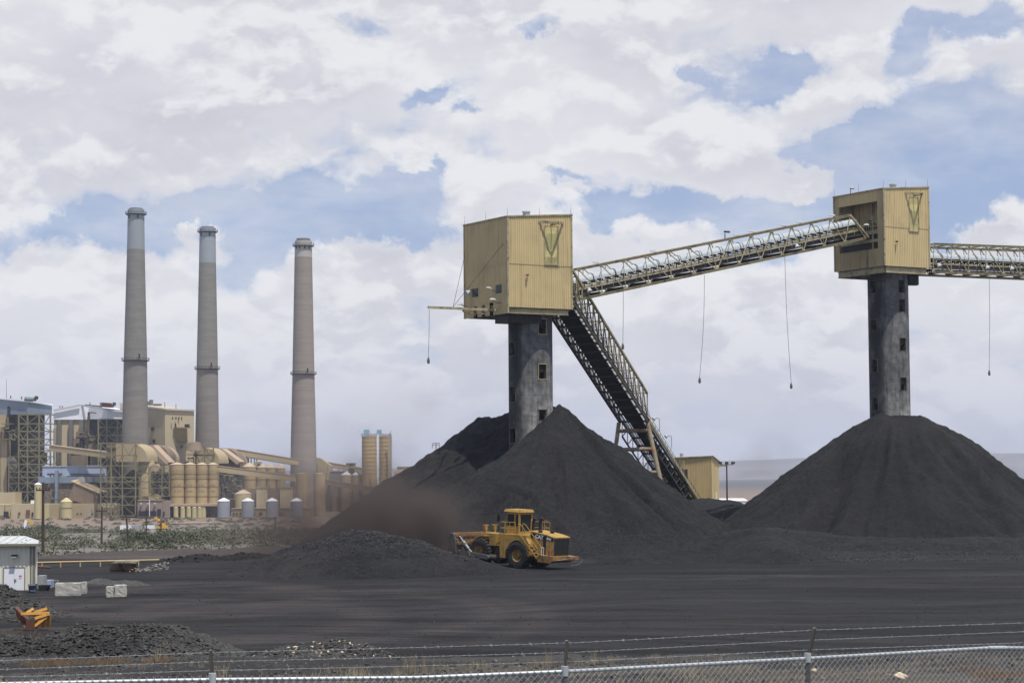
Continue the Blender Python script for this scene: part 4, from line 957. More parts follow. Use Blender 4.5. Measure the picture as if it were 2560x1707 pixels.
# thin cables with weights hanging from the conveyors
def hanging(u0, v0, u1, v1, Y, label):
    p = at(u0, v0, Y); q_ = at(u1, v1, Y); rt = thing('hanging_cable', label, 'hanging cable', (q_.x, q_.y, q_.z), 'weighted cables hanging from the conveyors')
    mb = MB(); pts = [p.lerp(q_, i / 10) + Vector((.0, 0, 0)) + Vector(((p.x - q_.x) * .22 * math.sin(math.pi * i / 10), 0, 0)) for i in range(11)]; mb.path(pts, .026, 5); put(mb, 'wire', 'dark_steel', rt)
    mb = MB(); mb.lathe(q_ - UZ * .75, [(.03, 0), (.14, .06), (.17, .35), (.12, .6), (.03, .8)], 10); put(mb, 'weight', 'worn_steel', rt)
hanging(1073, 773, 1071, 893, BOOM_TIP.y, 'thin cable with a small weight hanging from the boom of the nearer tower')
hanging(1761, 688, 1749, 943, 262.5, 'thin weighted cable hanging from the middle of the sloping conveyor')
hanging(1962, 640, 1978, 957, 269, 'thin weighted cable hanging from the upper end of the sloping conveyor')
hanging(2473, 692, 2473, 925, 284, 'thin weighted cable hanging from the level conveyor at the right')
hanging(1558, 727, 1557, 858, 255, 'short faint cable hanging from the lower end of the sloping conveyor')

# ---------------------------------------------------------------- tan building and light mast behind the piles
Yb = 326; p0 = at(1690, 1262, Yb); p1 = at(1781, 1262, Yb - 2); p2 = at(1798, 1262, Yb + 9); p3 = p2 + (p0 - p1)
zt = [zat(1700, 1145, Yb), zat(1781, 1141, Yb), zat(1797, 1155, Yb + 6)]
base = gz(p1.x, p1.y)
rt = thing('corrugated_building', 'tan ribbed steel building behind the foot of the steep dark conveyor', 'building', ((p0.x + p1.x) / 2, Yb + 4, base))
mb = MB(); nn = Vector((0, -1, 0)); mb.corrugated(p0, p1, base, zt[0], nn, .25, .09, zt[1]); put(mb, 'wall', 'tan_cladding', rt, smooth=False)
e = Vector((p2.x - p1.x, p2.y - p1.y, 0)).normalized(); mb = MB(); mb.corrugated(p1, p2, base, zt[1], Vector((e.y, -e.x, 0)), .62, .05, zt[2]); mb.corrugated(p2, p3, base, zt[2], -nn, .62, .05, zt[2] - .2); mb.corrugated(p3, p0, base, zt[2] - .2, -Vector((e.y, -e.x, 0)), .62, .05, zt[0]); put(mb, 'wall', 'tan_cladding', rt, smooth=False)
mb = MB(); rp = [Vector((p0.x - .2, p0.y - .3, zt[0])), Vector((p1.x + .2, p1.y - .3, zt[1])), Vector((p2.x + .3, p2.y, zt[2])), Vector((p3.x, p3.y, zt[2]))]; mb.slab(rp, UZ * .14); put(mb, 'roof', 'tan_steel', rt, smooth=False)
mb = MB(); q_ = Vector((at(1704, 1145, Yb + 2).x, Yb + 2, zt[0])); mb.lathe(q_, [(0, 0), (.24, 0), (.24, .6), (.3, .6), (.3, .75), (0, .75)], 10); put(mb, 'roof_vent', 'galvanised', rt)
mb = MB(); m_ = p1.lerp(p2, .35); mb.beam(Vector((m_.x, m_.y - .3, zat(1790, 1163, Yb))), Vector((m_.x + 1.9, m_.y - .6, zat(1790, 1163, Yb))), .2, .3); put(mb, 'wall_bracket', 'tan_steel', rt)
mb = MB(); m_ = p1.lerp(p2, .45); mb.box((m_.x + .12, m_.y - .1, base + 3.2), (.1, 1.5, 5.2), -math.atan2(e.x, e.y)); put(mb, 'door', 'shed_wall', rt)
Yp = 318; p = at(1818, 1262, Yp); q_ = at(1818, 1161, Yp); bz = gz(p.x, Yp)
rt = thing('light_mast', 'dark pole with three floodlights beside the tan corrugated building', 'light mast', (p.x, Yp, bz))
mb = MB(); mb.tube((p.x, Yp, bz), (p.x, Yp, q_.z), .16, 10, r2=.11); put(mb, 'pole', 'pole_wood', rt)
mb = MB(); mb.tube((p.x - 1.0, Yp, q_.z), (p.x + 1.0, Yp, q_.z), .05, 6); put(mb, 'cross_arm', 'dark_steel', rt)
for dx_ in (-.95, 0, .95):
    mb = MB(); mb.box((p.x + dx_, Yp - .1, q_.z + .25), (.5, .35, .36), .2 * dx_); put(mb, 'floodlight', 'dark_steel', rt, smooth=False)
Yw = 1420; rt = None; mb = MB(); p = at(1790, 1262, Yw); q_ = at(1868, 1262, Yw); bz = gz(q_.x, Yw); zt_ = zat(1830, 1252, Yw)
rt = thing('metal_shed', 'distant pale shed with a bright white roof seen low between the two big piles', 'shed', ((p.x + q_.x) / 2, Yw, bz))
mb.bb(p.x, q_.x, Yw, Yw + 9, bz, zt_); put(mb, 'wall', 'shed_wall', rt, smooth=False); mb = MB(); mb.slab([(p.x, Yw - .4, zt_), (q_.x + .3, Yw - .4, zt_), (q_.x - 1.5, Yw + 4.5, zt_ + 1.6), (p.x, Yw + 4.5, zt_ + 1.6)], UZ * .15); put(mb, 'roof', 'white_paint', rt, smooth=False)
# torn wire basket stuck in the pile face
p = at(1293, 1232, 238.5); mb = MB()
rt = thing('wire_cage', 'small torn rusty wire cage stuck in the pile face above the yellow dozer', 'wire cage', (p.x, p.y, p.z - .6))
for k in range(6): z = p.z - .45 + k * .17; mb.path([(p.x - .22, p.y - .1, z), (p.x + .02, p.y - .3, z + .1), (p.x + .24, p.y - .05, z + .02 * k)], .03, 5)
mb.tube((p.x - .25, p.y, p.z - .7), (p.x - .1, p.y, p.z + .4), .03, 5); put(mb, 'cage', 'rust', rt)
mb = MB(); mb.tube((p.x + .22, p.y - .2, p.z - .55), (p.x + .3, p.y - .1, p.z + .4), .035, 6); put(mb, 'bar', 'galvanised', rt)
# ---------------------------------------------------------------- the power plant, a kilometre away
GP = -10.4
def pb(mb, u0, u1, v0, v1, Y, dep):
    """block whose near face spans those photo columns and rows at distance Y"""
    vm = (v0 + (v1 or 1290)) / 2; x0, x1 = at(u0, vm, Y).x, at(u1, vm, Y).x; um = (u0 + u1) / 2
    mb.bb(x0, x1, Y, Y + dep, GP if v1 is None else zat(um, v1, Y), zat(um, v0, Y)); return mb
def ppt(u, v, Y): return at(u, v, Y)
def proot(name, label, cat, u, Y, group=None):
    p = at(u, 1290, Y); return thing(name, label, cat, (p.x, Y, GP), group)
def pprism(mb, cor, vb):
    """cor = [(u, v_top, Y)], vb = bottom row or None for the ground"""
    pts = []; z1 = []; z0 = []
    for (u, v, Y) in cor:
        p = at(u, v, Y); pts.append((p.x, p.y)); z1.append(p.z); z0.append(GP if vb is None else zat(u, vb, Y))
    mb.prism(pts, z0, z1); return mb
def smokestack(u, Y, label, mt, prof, split, rows, capring):
    """prof = [(v, half width px)], top first"""
    vs_ = [v for v, r in prof]; root = proot('smokestack', label, 'smokestack', u, Y, 'tall smokestacks of the power plant')
    x = at(u, 800, Y).x; c = (x, Y, GP)
    pr_ = [(px(r, Y), zat(u, v, Y) - GP) for v, r in prof][::-1]; pr_ = [(pr_[0][0] * 1.05, 0)] + pr_
    zs = zat(u, split, Y) - GP; rs = np.interp(zs, [p[1] for p in pr_], [p[0] for p in pr_])
    lo = [p for p in pr_ if p[1] < zs] + [(rs, zs)]; hi = [(rs, zs)] + [p for p in pr_ if p[1] > zs]
    mb = MB(); mb.lathe(c, lo, 40, cap=False); put(mb, 'shaft', mt, root)
    mb = MB(); mb.lathe(c, hi, 40, cap=False); rt_ = hi[-1][0]; zt_ = hi[-1][1]; mb.lathe(c, [(rt_, zt_), (rt_ * .8, zt_ + .01)], 40, cap=False); put(mb, 'painted_top', mt + '_top', root)
    mb = MB(); mb.lathe(c, [(rt_ * .8, zt_ - 1), (rt_ * .8, zt_ + capring), (rt_ * .68, zt_ + capring), (rt_ * .68, zt_ - 3)], 32, cap=False); mb.lathe(c, [(0.01, zt_ - 1), (rt_ * .68, zt_ - 1)], 32, cap=False); put(mb, 'flue_liner', 'plant_grey', root)
    for v in rows:
        z = zat(u, v, Y) - GP; r = np.interp(z, [p[1] for p in pr_], [p[0] for p in pr_]); mb = MB()
        mb.lathe(c, [(r - .1, z - .7), (r + 1.1, z - .15), (r + 1.1, z), (r - .1, z)], 40, cap=False)
        for h in (.6, 1.2): mb.lathe(c, [(r + 1.05, z + h), (r + 1.15, z + h), (r + 1.15, z + h + .1), (r + 1.05, z + h + .1)], 40, cap=False)
        for k in range(24): t_ = k * math.pi / 12; mb.box((x + (r + 1.1) * math.cos(t_), Y + (r + 1.1) * math.sin(t_), GP + z + .6), (.12, .12, 1.2))
        put(mb, 'gallery', 'plant_dark', root)
    nop = (5, -1) if capring < 1 else (5, -1, -9, 2)
    for k, a in enumerate((-.75, .38) if capring < 1 else (-.8, -.35, .25, .8)):
        mb = MB(); r = rt_; mb.box((x + math.sin(a) * r, Y - math.cos(a) * r, GP + zt_ - 3.6), (.8, .8, 2.2), a); put(mb, 'top_opening', 'window_dark', root, smooth=False)
    a = MB(); z = zat(u, rows[-1], Y) - GP; a.box((x + 3.0, Y - np.interp(z, [p[1] for p in pr_], [p[0] for p in pr_]) - .2, GP + z + 2), (.7, .8, 2)); put(a, 'gallery_door', 'window_dark', root)
smokestack(339, 1060, 'tallest smokestack, leftmost of the three, with a long pale top', 'stack_warm_grey', [(524, 20.5), (624, 22), (901, 29), (1100, 32.3), (1180, 35)], 624, [536, 901], .6)
smokestack(518.5, 1137, 'middle smokestack of the three, with a pale blue-grey top', 'stack_cool_grey', [(570, 20), (658, 21.3), (922, 26.6), (1115, 29.7), (1200, 31.5)], 658, [580, 922], .6)
smokestack(758.5, 1193, 'rightmost smokestack of the three, pinkish, with a narrow grey flue above its short white top', 'stack_pinkish', [(603, 21.6), (643.5, 22), (935, 27.6), (1090, 31.5), (1180, 33)], 643.5, [615, 935], 1.4)

def frame(root, us, vs_, Y, m='plant_frame', w_=.55, diag=1, name='steel_frame', dep=0, skip=()):
    mb = MB(); v1 = vs_[-1]
    for ly in ((Y,) if not dep else (Y, Y + dep)):
        for u in us: mb.beam(at(u, vs_[0], ly), at(u, v1, ly), w_, w_)
        for v in vs_: mb.beam(at(us[0], v, ly), at(us[-1], v, ly), w_ * .7, w_ * .8)
        if diag:
            for j, (va, vb) in enumerate(zip(vs_, vs_[1:])):
                for i, (ua, ub) in enumerate(zip(us, us[1:])):
                    if (i, j) in skip: continue
                    k = (i + j * diag) % 3
                    if k == 0: mb.beam(at(ua, va, ly), at(ub, vb, ly), w_ * .4, w_ * .4)
                    elif k == 1: mb.beam(at(ub, va, ly), at(ua, vb, ly), w_ * .4, w_ * .4)
                    else: um = (ua + ub) / 2; mb.beam(at(ua, va, ly), at(um, vb, ly), w_ * .5, w_ * .5); mb.beam(at(ub, va, ly), at(um, vb, ly), w_ * .5, w_ * .5)
    if dep:
        for u in (us[0], us[-1]):
            for v in vs_: a = at(u, v, Y); mb.beam(a, a + Vector((0, dep, 0)), w_ * .6, w_ * .6)
    return put(mb, name, m, root, smooth=False)
def clutter(root, u0, u1, v0, v1, Y, n, m='plant_frame', seed=0, name='pipework'):
    rn = random.Random(seed); mb = MB()
    for k in range(n):
        u = rn.uniform(u0, u1); v = rn.uniform(v0, v1); L = rn.uniform(4, 22); y = Y + rn.uniform(0, 3); t_ = rn.random()
        q_ = (u, min(v + L, v1)) if t_ < .45 else ((min(u + L, u1), v) if t_ < .85 else (min(u + L * .7, u1), min(v + L * .7, v1)))
        mb.tube(at(u, v, y), at(q_[0], q_[1], y), rn.choice((.12, .2, .3)), 5)
    return put(mb, name, m, root, smooth=False)
def panels(root, lst, m, name, Y, dep=.6, smooth=False):
    for (u0, u1, v0, v1) in lst:
        mb = MB(); pb(mb, u0, u1, v0, v1, Y, dep); put(mb, name, m, root, smooth=False)

# boiler house with blue-grey top
r_ = proot('boiler_building', 'boiler house at the left edge with a blue-grey metal top over an open steel frame', 'power plant building', 40, 1090)
mb = MB(); pprism(mb, [(-120, 985, 1110), (70, 1003, 1088), (130, 1013, 1108), (40, 1000, 1150)], 1036); put(mb, 'upper_cladding', 'blue_grey_cladding', r_, smooth=False)
mb = MB()
for a, b in (((-120, 984, 1109.4), (70, 1002, 1087.2)), ((70, 1002, 1087.2), (130, 1012, 1107.5))): mb.beam(at(*a), at(*b), .8, .9)
put(mb, 'roof_edge', 'white_cladding', r_, smooth=False)
mb = MB(); pprism(mb, [(-120, 1036, 1114), (34, 1036, 1100), (66, 1036, 1094), (112, 1036, 1104), (60, 1036, 1140)], None); put(mb, 'boiler_core', 'plant_dark', r_, smooth=False)
panels(r_, [(-60, 15, 1036, 1067)], 'plant_tan', 'wall', 1088, 6); panels(r_, [(-60, 1, 1067, 1290), (2, 17, 1098, 1290)], 'plant_tan', 'wall', 1082, 8)
mb = MB(); mb.slab([at(16, 1143, 1078), at(30, 1143, 1078), at(42, 1152, 1078), at(43, 1176, 1078), at(30, 1176, 1078), at(17, 1165, 1078)], (0, 6, 0)); put(mb, 'duct', 'plant_grey', r_)
mb = MB(); pb(mb, 40, 112, 1130, 1160, 1088, 6); put(mb, 'hopper_level', 'plant_brown', r_, smooth=False)
frame(r_, [47, 69, 98, 126], [1036, 1059, 1078, 1098, 1112, 1126, 1141, 1160, 1179, 1193, 1208, 1229, 1255], 1078, w_=.75, dep=8)
frame(r_, [22, 47], [1141, 1160, 1179, 1193, 1208, 1229], 1077, w_=.5, diag=2)
for v in (1059, 1078, 1097): panels(r_, [(2, 30, v - 1, v + 1)], 'plant_frame', 'walkway', 1079, 4)
clutter(r_, 2, 46, 1070, 1100, 1078, 26, seed=2); clutter(r_, 30, 112, 1140, 1255, 1086, 60, seed=3)
panels(r_, [(18, 23, 1015, 1043)], 'window_dark', 'wall_opening', 1085, 3)
rf = MB()
rf.lathe(at(80, 997, 1100), [(0, 0), (1.9, .2), (1.9, .2)], 8, axis='y')
rf = MB(); a = at(62, 997, 1080); b = at(84, 998.5, 1080); rf.tube(a, b, 1.15, 16); put(rf, 'roof_tank', 'teal_rust', r_)
rf = MB(); rf.path([at(84, 999, 1100), at(90, 998, 1100), at(92, 990, 1100)], 1.0, 8); rf.path([at(14, 996, 1100), at(60, 1001, 1100)], .45, 5); rf.path([at(54, 1001, 1100), at(54, 991, 1100)], .3, 5); rf.path([at(27, 1000, 1100), at(27, 989, 1100)], .3, 5); put(rf, 'roof_pipe', 'plant_dark', r_)
rf = MB(); rf.tube(at(16, 998, 1100), at(16, 947, 1100), .16, 5, r2=.08); put(rf, 'mast', 'plant_grey', r_)
# boiler house with white top
r_ = proot('boiler_building', 'boiler house with a white gabled top and grey-striped tan wall, left of the tallest smokestack', 'power plant building', 215, 1105)
mb = MB()
pl_ = [at(134, 1048.5, 1101), at(224, 1048.5, 1104), at(224, 1018, 1104), at(200, 1013, 1103), at(134, 1026, 1101)]; mb.slab(pl_, (6, 26, 0)); put(mb, 'upper_cladding', 'white_cladding', r_, smooth=False)
mb = MB(); pprism(mb, [(222, 1017.5, 1103.5), (268, 1023, 1094), (330, 1030, 1106), (290, 1020, 1135)], 1047.5); put(mb, 'upper_cladding', 'white_cladding', r_, smooth=False)
mb = MB(); mb.beam(at(134, 1026, 1100), at(200, 1012.6, 1102), .8, .8); mb.beam(at(200, 1012.6, 1104), at(268, 1022.5, 1093), .8, .8); mb.beam(at(268, 1022.5, 1093), at(330, 1029, 1105), .8, .8); put(mb, 'roof_edge', 'shed_roof', r_, smooth=False)
mb = MB(); pprism(mb, [(135, 1048.6, 1102), (226, 1048.6, 1105), (235, 1048.6, 1130), (145, 1048.6, 1135)], None); put(mb, 'wall', 'plant_tan_light', r_, smooth=False)
for (u0, u1) in ((143, 152.5), (172, 181.5), (198, 207)): panels(r_, [(u0, u1, 1049, 1160)], 'plant_grey', 'grey_stripe', 1101, 2.5)
mb = MB(); pprism(mb, [(224, 1047.6, 1104), (268, 1047.6, 1097), (325, 1047.6, 1108), (300, 1047, 1130)], None); put(mb, 'boiler_core', 'plant_dark', r_, smooth=False)
frame(r_, [246, 267, 294, 312], [1048, 1068, 1088, 1107, 1126, 1146, 1165], 1088, w_=.7, dep=5)
clutter(r_, 180, 248, 1078, 1112, 1098, 60, 'plant_dark', seed=5); clutter(r_, 182, 250, 1078, 1110, 1096, 14, seed=6); panels(r_, [(190, 214, 1079, 1092), (184, 200, 1096, 1108), (180, 190, 1108, 1116), (212, 240, 1094, 1118)], 'plant_brown', 'equipment', 1099, 5)
panels(r_, [(177, 226, 1138, 1170), (220, 250, 1110, 1165)], 'plant_brown', 'hopper_level', 1097, 6)
panels(r_, [(133, 142, 1070, 1110)], 'plant_tan', 'stair_tower', 1102, 6)
rf = MB(); rf.tube(at(254, 1011.5, 1088), at(279, 1013, 1088), 1.15, 16); put(rf, 'roof_tank', 'red_rust', r_)
rf = MB(); rf.path([at(279, 1014, 1110), at(284, 1014, 1110), at(287, 1006, 1110)], .9, 8); rf.path([at(212, 1012, 1110), at(254, 1016, 1110)], .4, 5)
for u in (225, 251, 254, 150, 156): rf.path([at(u, 1020, 1110), at(u, 1006 if u > 200 else 1014, 1110)], .25, 5)
put(rf, 'roof_pipe', 'plant_dark', r_)
mb = MB(); mb.path([at(222, 1030, 1102), at(240, 1032, 1098)], .25, 5); pb(mb, 219, 224, 1030, 1052, 1102, 3); put(mb, 'wall_hoist', 'plant_frame', r_)
# tan turbine/boiler block right of stack 1
r_ = proot('boiler_building', 'plain tan boiler house with a dark side wall, between the tallest and the middle smokestack', 'power plant building', 430, 1095)
mb = MB(); pprism(mb, [(300, 1008, 1118), (413, 1023, 1090), (485.5, 1026, 1108), (400, 1012, 1140)], None); put(mb, 'wall', 'plant_tan_light', r_, smooth=False)
mb = MB(); mb.hexa([at(300, 1112, 1117.4), at(412.5, 1112, 1089.6), at(412.7, 1112, 1090), at(300, 1112, 1118), at(300, 1009, 1117.4), at(412.5, 1023.6, 1089.6), at(412.7, 1023.6, 1090), at(300, 1009, 1118)]); put(mb, 'side_wall', 'plant_brown', r_, smooth=False) if False else None
mb = MB(); mb.beam(at(300, 1007.6, 1117), at(413, 1022.6, 1089.3), .8, .8); mb.beam(at(413, 1022.6, 1089.3), at(485.5, 1025.6, 1107.3), .8, .8); put(mb, 'roof_edge', 'shed_roof', r_, smooth=False)
for k, u in enumerate((431, 439.5, 447, 454, 461, 469.5)): panels(r_, [(u - 1, u + 1, 1042, 1048.5)], 'window_dark', 'window', 1092 + k * 2.6, 1)
for (u, v) in ((438, 1063), (464, 1064), (470, 1064), (454, 1116)): panels(r_, [(u - 2.6, u + 2.6, v - 4, v + 4)], 'window_dark', 'window', 1096, 3)
for (u, v) in ((380, 1071.5), (384, 1102)): panels(r_, [(u - 3, u + 3, v - 4.5, v + 4.5)], 'window_dark', 'window', 1095, 3)
panels(r_, [(434, 475, 1067.5, 1069)], 'plant_frame', 'walkway', 1093, 4); mb = MB(); mb.hexa([at(437, 1104, 1097), at(469, 1104, 1097), at(469, 1104, 1104), at(437, 1104, 1104), at(434, 1070, 1094), at(468, 1070, 1094), at(468, 1070, 1104), at(434, 1070, 1104)]); put(mb, 'louvre_box', 'plant_tan', r_, smooth=False)
rf = MB(); rf.tube(at(378, 1013, 1105), at(378, 999, 1105), 1.0, 8); rf.tube(at(372, 1013, 1105), at(372, 1003, 1105), .8, 8); rf.tube(at(412, 1018, 1110), at(412, 1005, 1110), .2, 5); rf.tube(at(440, 1022, 1110), at(440, 1010, 1110), .2, 5); pb(rf, 383, 402, 1009, 1014, 1105, 3); put(rf, 'roof_pipe', 'plant_grey', r_)
# covered conveyor galleries
def gallery(label, a, b, hpx, wd=3.4, m='plant_tan', legs=()):
    A_, B_ = at(*a), at(*b); r_ = thing('covered_conveyor', label, 'covered conveyor', (A_.x, A_.y, GP), 'covered conveyor galleries of the power plant')
    h = px(hpx, (a[2] + b[2]) / 2); mb = MB(); mb.beam(A_, B_, wd, h); put(mb, 'casing', m, r_, smooth=False)
    mb = MB(); mb.beam(A_ + UZ * (h / 2 + .15), B_ + UZ * (h / 2 + .15), wd + .5, .3); put(mb, 'roof', 'plant_tan_pink', r_, smooth=False)
    for f_ in legs:
        p = A_.lerp(B_, f_); mb = MB()
        for s in (-1.5, 1.5): mb.beam(Vector((p.x + s, p.y, GP)), Vector((p.x + s, p.y, p.z - h / 2)), .5, .5)
        for k in range(5): z = GP + (p.z - h / 2 - GP) * k / 5; mb.beam((p.x - 1.5, p.y, z), (p.x + 1.5, p.y, z + 3), .25, .25)
        put(mb, 'support_leg', 'plant_frame', r_, smooth=False)
gallery('covered tan conveyor sloping down from the blue-topped boiler house to the brown ducts', (128, 1120, 1074), (270, 1137.5, 1060), 14, legs=(.1,))
gallery('covered tan conveyor sloping from the curved ducts down to behind the pinkish smokestack', (590, 1131, 1100), (742, 1156, 1130), 14, legs=(.25, .29))
gallery('long covered conveyor passing in front of the rear silo group', (530, 1170, 1052), (742, 1197, 1060), 14.5)
gallery('dusty covered conveyor running right from the two plain tan tanks, half hidden by dust', (812, 1205, 1060), (985, 1232, 1072), 12, m='plant_brown')
gallery('short covered conveyor behind the pinkish smokestack, rising to a small house', (800, 1158, 1215), (905, 1176, 1215), 12, legs=(.5,))
# blue building and lower annex
r_ = proot('process_building', 'long pale blue metal building in front of the boiler houses', 'power plant building', 180, 1070)
mb = MB(); pb(mb, 106, 285, 1165, 1189, 1070, 16); put(mb, 'wall', 'pale_blue_cladding', r_, smooth=False); mb = MB(); pb(mb, 105, 286, 1163.4, 1165, 1069.6, 17); put(mb, 'roof_edge', 'shed_roof', r_, smooth=False)
mb = MB(); pb(mb, 95, 286, 1191, 1207, 1067, 18); put(mb, 'lower_wall', 'blue_grey_cladding', r_, smooth=False)
for u0, u1 in ((197, 214), (216, 232), (238, 262)): panels(r_, [(u0, u1, 1191, 1206)], 'cabinet_grey', 'panel', 1066.6, .6)
mb = MB(); pb(mb, 96, 286, 1207, None, 1068, 16); put(mb, 'base_wall', 'plant_brown', r_, smooth=False)
panels(r_, [(118, 155, 1183, 1186), (176, 262, 1184, 1186)], 'plant_dark', 'wall_slot', 1069.5, .8); panels(r_, [(137, 144, 1175, 1258)], 'blue_grey_cladding', 'pipe_shaft', 1063, 3); clutter(r_, 98, 178, 1206, 1258, 1062, 40, 'plant_grey', seed=8)
r_ = proot('transfer_hopper', 'big tan sheet-metal hopper building with a skewed sloping roof', 'hopper building', 210, 1054)
mb = MB(); mb.slab([at(170, 1247, 1052), at(186, 1207, 1052), at(246, 1233, 1052), at(241, 1257, 1052), at(205, 1257, 1052)], (4, 12, 0)); put(mb, 'wall', 'plant_brown', r_, smooth=False)
mb = MB(); mb.slab([at(186, 1206.5, 1051.5), at(246, 1232.5, 1051.5), at(246, 1230, 1064), at(255, 1224, 1066), at(238, 1210, 1066), at(200, 1208, 1066), at(197, 1199, 1066), at(176, 1204, 1060)], UZ * .4); put(mb, 'roof', 'plant_tan_light', r_, smooth=False)
# service building along the front
r_ = proot('service_building', 'long low tan service building in front of the boiler houses', 'service building', 160, 1041)
for (u0, u1, v0, m_, y) in ((-40, 38, 1231, 'plant_tan_light', 1042), (25, 86, 1259, 'plant_tan_light', 1041), (86, 123, 1259, 'pale_yellow', 1041.5), (123, 152, 1259, 'plant_tan', 1043), (150, 245, 1258.5, 'plant_tan', 1042), (245, 296, 1257.5, 'plant_tan_light', 1041)):
    mb = MB(); pb(mb, u0, u1, v0, None, y, 14); put(mb, 'wall', m_, r_, smooth=False)
for (u0, u1, v0, v1) in ((9, 20, 1278, 1292), (22, 26, 1280, 1292), (65, 74, 1274, 1290), (45, 50, 1280, 1285), (79, 83, 1280, 1290), (191, 195, 1282, 1287), (200, 204, 1282, 1287), (228, 232, 1282, 1288), (276, 281, 1278, 1290)):
    panels(r_, [(u0, u1, v0, v1)], 'window_dark' if u0 in (9, 22, 79) else 'brown_pipe', 'door', 1040.3, .8)
panels(r_, [(221, 227, 1272, 1291)], 'cabinet_grey', 'vent_duct', 1039, 2); mb = MB(); mb.path([at(0, 1262, 1040), at(28, 1262, 1040)], .4, 6); mb.path([at(16, 1230, 1040), at(16, 1262, 1040)], .25, 6); mb.path([at(24, 1258, 1040), at(24, 1292, 1040)], .25, 6); put(mb, 'pipe', 'pale_yellow', r_)
r_ = proot('gas_cylinder_stand', 'small white tanks on the roof of the tan service building', 'roof tanks', 81, 1048)
mb = MB()
for u in (79, 83): mb.tube(at(u, 1258, 1044), at(u, 1250, 1044), .5, 8)
put(mb, 'tank', 'white_paint', r_)
def tank(name, label, cat, u, r, v0, Y, m, rings=(), dome=1.3, group=None, roofm=None, v1=None, feats=True):
    x = at(u, 1250, Y).x; z0 = GP if v1 is None else zat(u, v1, Y); z1 = zat(u, v0, Y); R_ = px(r, Y)
    r_ = thing(name, label, cat, (x, Y, z0), group); mb = MB(); mb.lathe((x, Y, z0), [(R_, 0), (R_, z1 - z0)], 28); put(mb, 'shell', m, r_)
    mb = MB(); mb.lathe((x, Y, z1), [(R_ + .12, 0), (R_ * .6, dome * .55), (R_ * .15, dome), (.01, dome)], 28, cap=False); put(mb, 'roof', roofm or m, r_)
    for v in rings:
        mb = MB(); z = zat(u, v, Y); mb.lathe((x, Y, z - .12), [(R_, 0), (R_ + .14, 0), (R_ + .14, .3), (R_, .3)], 28, cap=False); put(mb, 'ring', 'silo_ring', r_, smooth=False)
    return r_, x, R_, z1
G_ = 'four tall tan silos in a row beside the pink building'
for k, (u, r) in enumerate(((442, 18.3), (475.5, 14.8), (504.5, 14.6), (532, 13.4))):
    t_, x, R_, z1 = tank('silo', ['leftmost and widest of the four front tan silos', 'second from the left of the four front tan silos', 'third from the left of the four front tan silos', 'rightmost of the four front tan silos'][k], 'silo', u, r, 1161, 1046 + k * 2, 'silo_tan', (1184, 1196, 1216, 1240), 1.1, G_, 'plant_tan_pink', 1259)
    mb = MB(); mb.lathe((x, 1046 + k * 2, zat(u, 1181, 1046)), [(R_ + .9, 0), (R_ + .9, .25)], 24, cap=False)
    for h in (.6, 1.1): mb.lathe((x, 1046 + k * 2, zat(u, 1181, 1046)), [(R_ + .9, h), (R_ + .9, h + .1)], 24, cap=False)
    put(mb, 'walkway', 'plant_frame', t_, smooth=False)
    for v in (1212, 1227):
        for a_ in (-.1, .35, .62) if k == 0 else (-.35, .1, .4):
            mb = MB(); mb.box((x + math.sin(a_) * R_, 1046 + k * 2 - math.cos(a_) * R_, zat(u, v, 1046)), (.45, .2, .7), a_); put(mb, 'hatch', 'plant_brown', t_, smooth=False)
r_ = proot('silo_deck', 'low base structure carrying the four front tan silos, with a pale orange band', 'silo base', 485, 1048)
mb = MB(); pb(mb, 424, 545, 1259, 1265, 1034, 22); put(mb, 'top_band', 'duct_pink', r_, smooth=False); mb = MB(); pb(mb, 426, 543, 1265, None, 1040, 14); put(mb, 'wall', 'plant_brown', r_, smooth=False)
clutter(r_, 426, 543, 1266, 1289, 1036, 30, 'plant_grey', seed=12)
for k, u in enumerate((440, 457, 472, 486, 499, 509)):
    tank('small_tank', ['first', 'second', 'third', 'fourth', 'fifth', 'last'][k] + ' from the left of the small yellow tanks below the front silos', 'tank', u, 6.2, 1269, 1034 + (k == 5), 'pale_yellow', (), .5, 'small yellow tanks below the front silos')
G_ = 'rear row of tan silos behind the long covered conveyor'
for k, (u, r) in enumerate(((623, 17), (652, 13.5), (676.5, 12.8), (701, 12.5))):
    tank('silo', ['leftmost and widest', 'second', 'third', 'rightmost'][k] + ' of the rear tan silos behind the long covered conveyor', 'silo', u, r, 1167 + k, 1096 + 2 * k, 'silo_tan', (1180, 1198), 2.2, G_, 'plant_tan_pink')
r_ = proot('silo_top_house', 'small tan box house on top of the rear silos', 'roof house', 645, 1100); mb = MB(); pb(mb, 636, 653, 1154, 1166, 1096, 4); put(mb, 'wall', 'plant_tan', r_, smooth=False); mb = MB(); pb(mb, 643, 649, 1158, 1163, 1095.7, .5); put(mb, 'door', 'brown_pipe', r_, smooth=False)
G_ = 'grey corrugated water tanks along the front'
for k, (u, r) in enumerate(((559.5, 15.6), (619.8, 15.6), (680.5, 15.4), (741.5, 15))):
    tank('water_tank', ['first grey corrugated tank, beside the front silos', 'second grey corrugated tank, in front of the cream cone-roofed tank', 'third grey corrugated tank, between the two cream buildings', 'fourth grey corrugated tank, greyed by drifting dust'][k], 'water tank', u, r, 1252, 1030, 'silo_grey', (), 1.5, G_, 'white_cladding')
tank('storage_tank', 'cream cone-roofed tank behind the second grey tank', 'storage tank', 608, 21, 1234, 1052, 'pale_yellow', (), 2.0, None, 'plant_tan_pink')
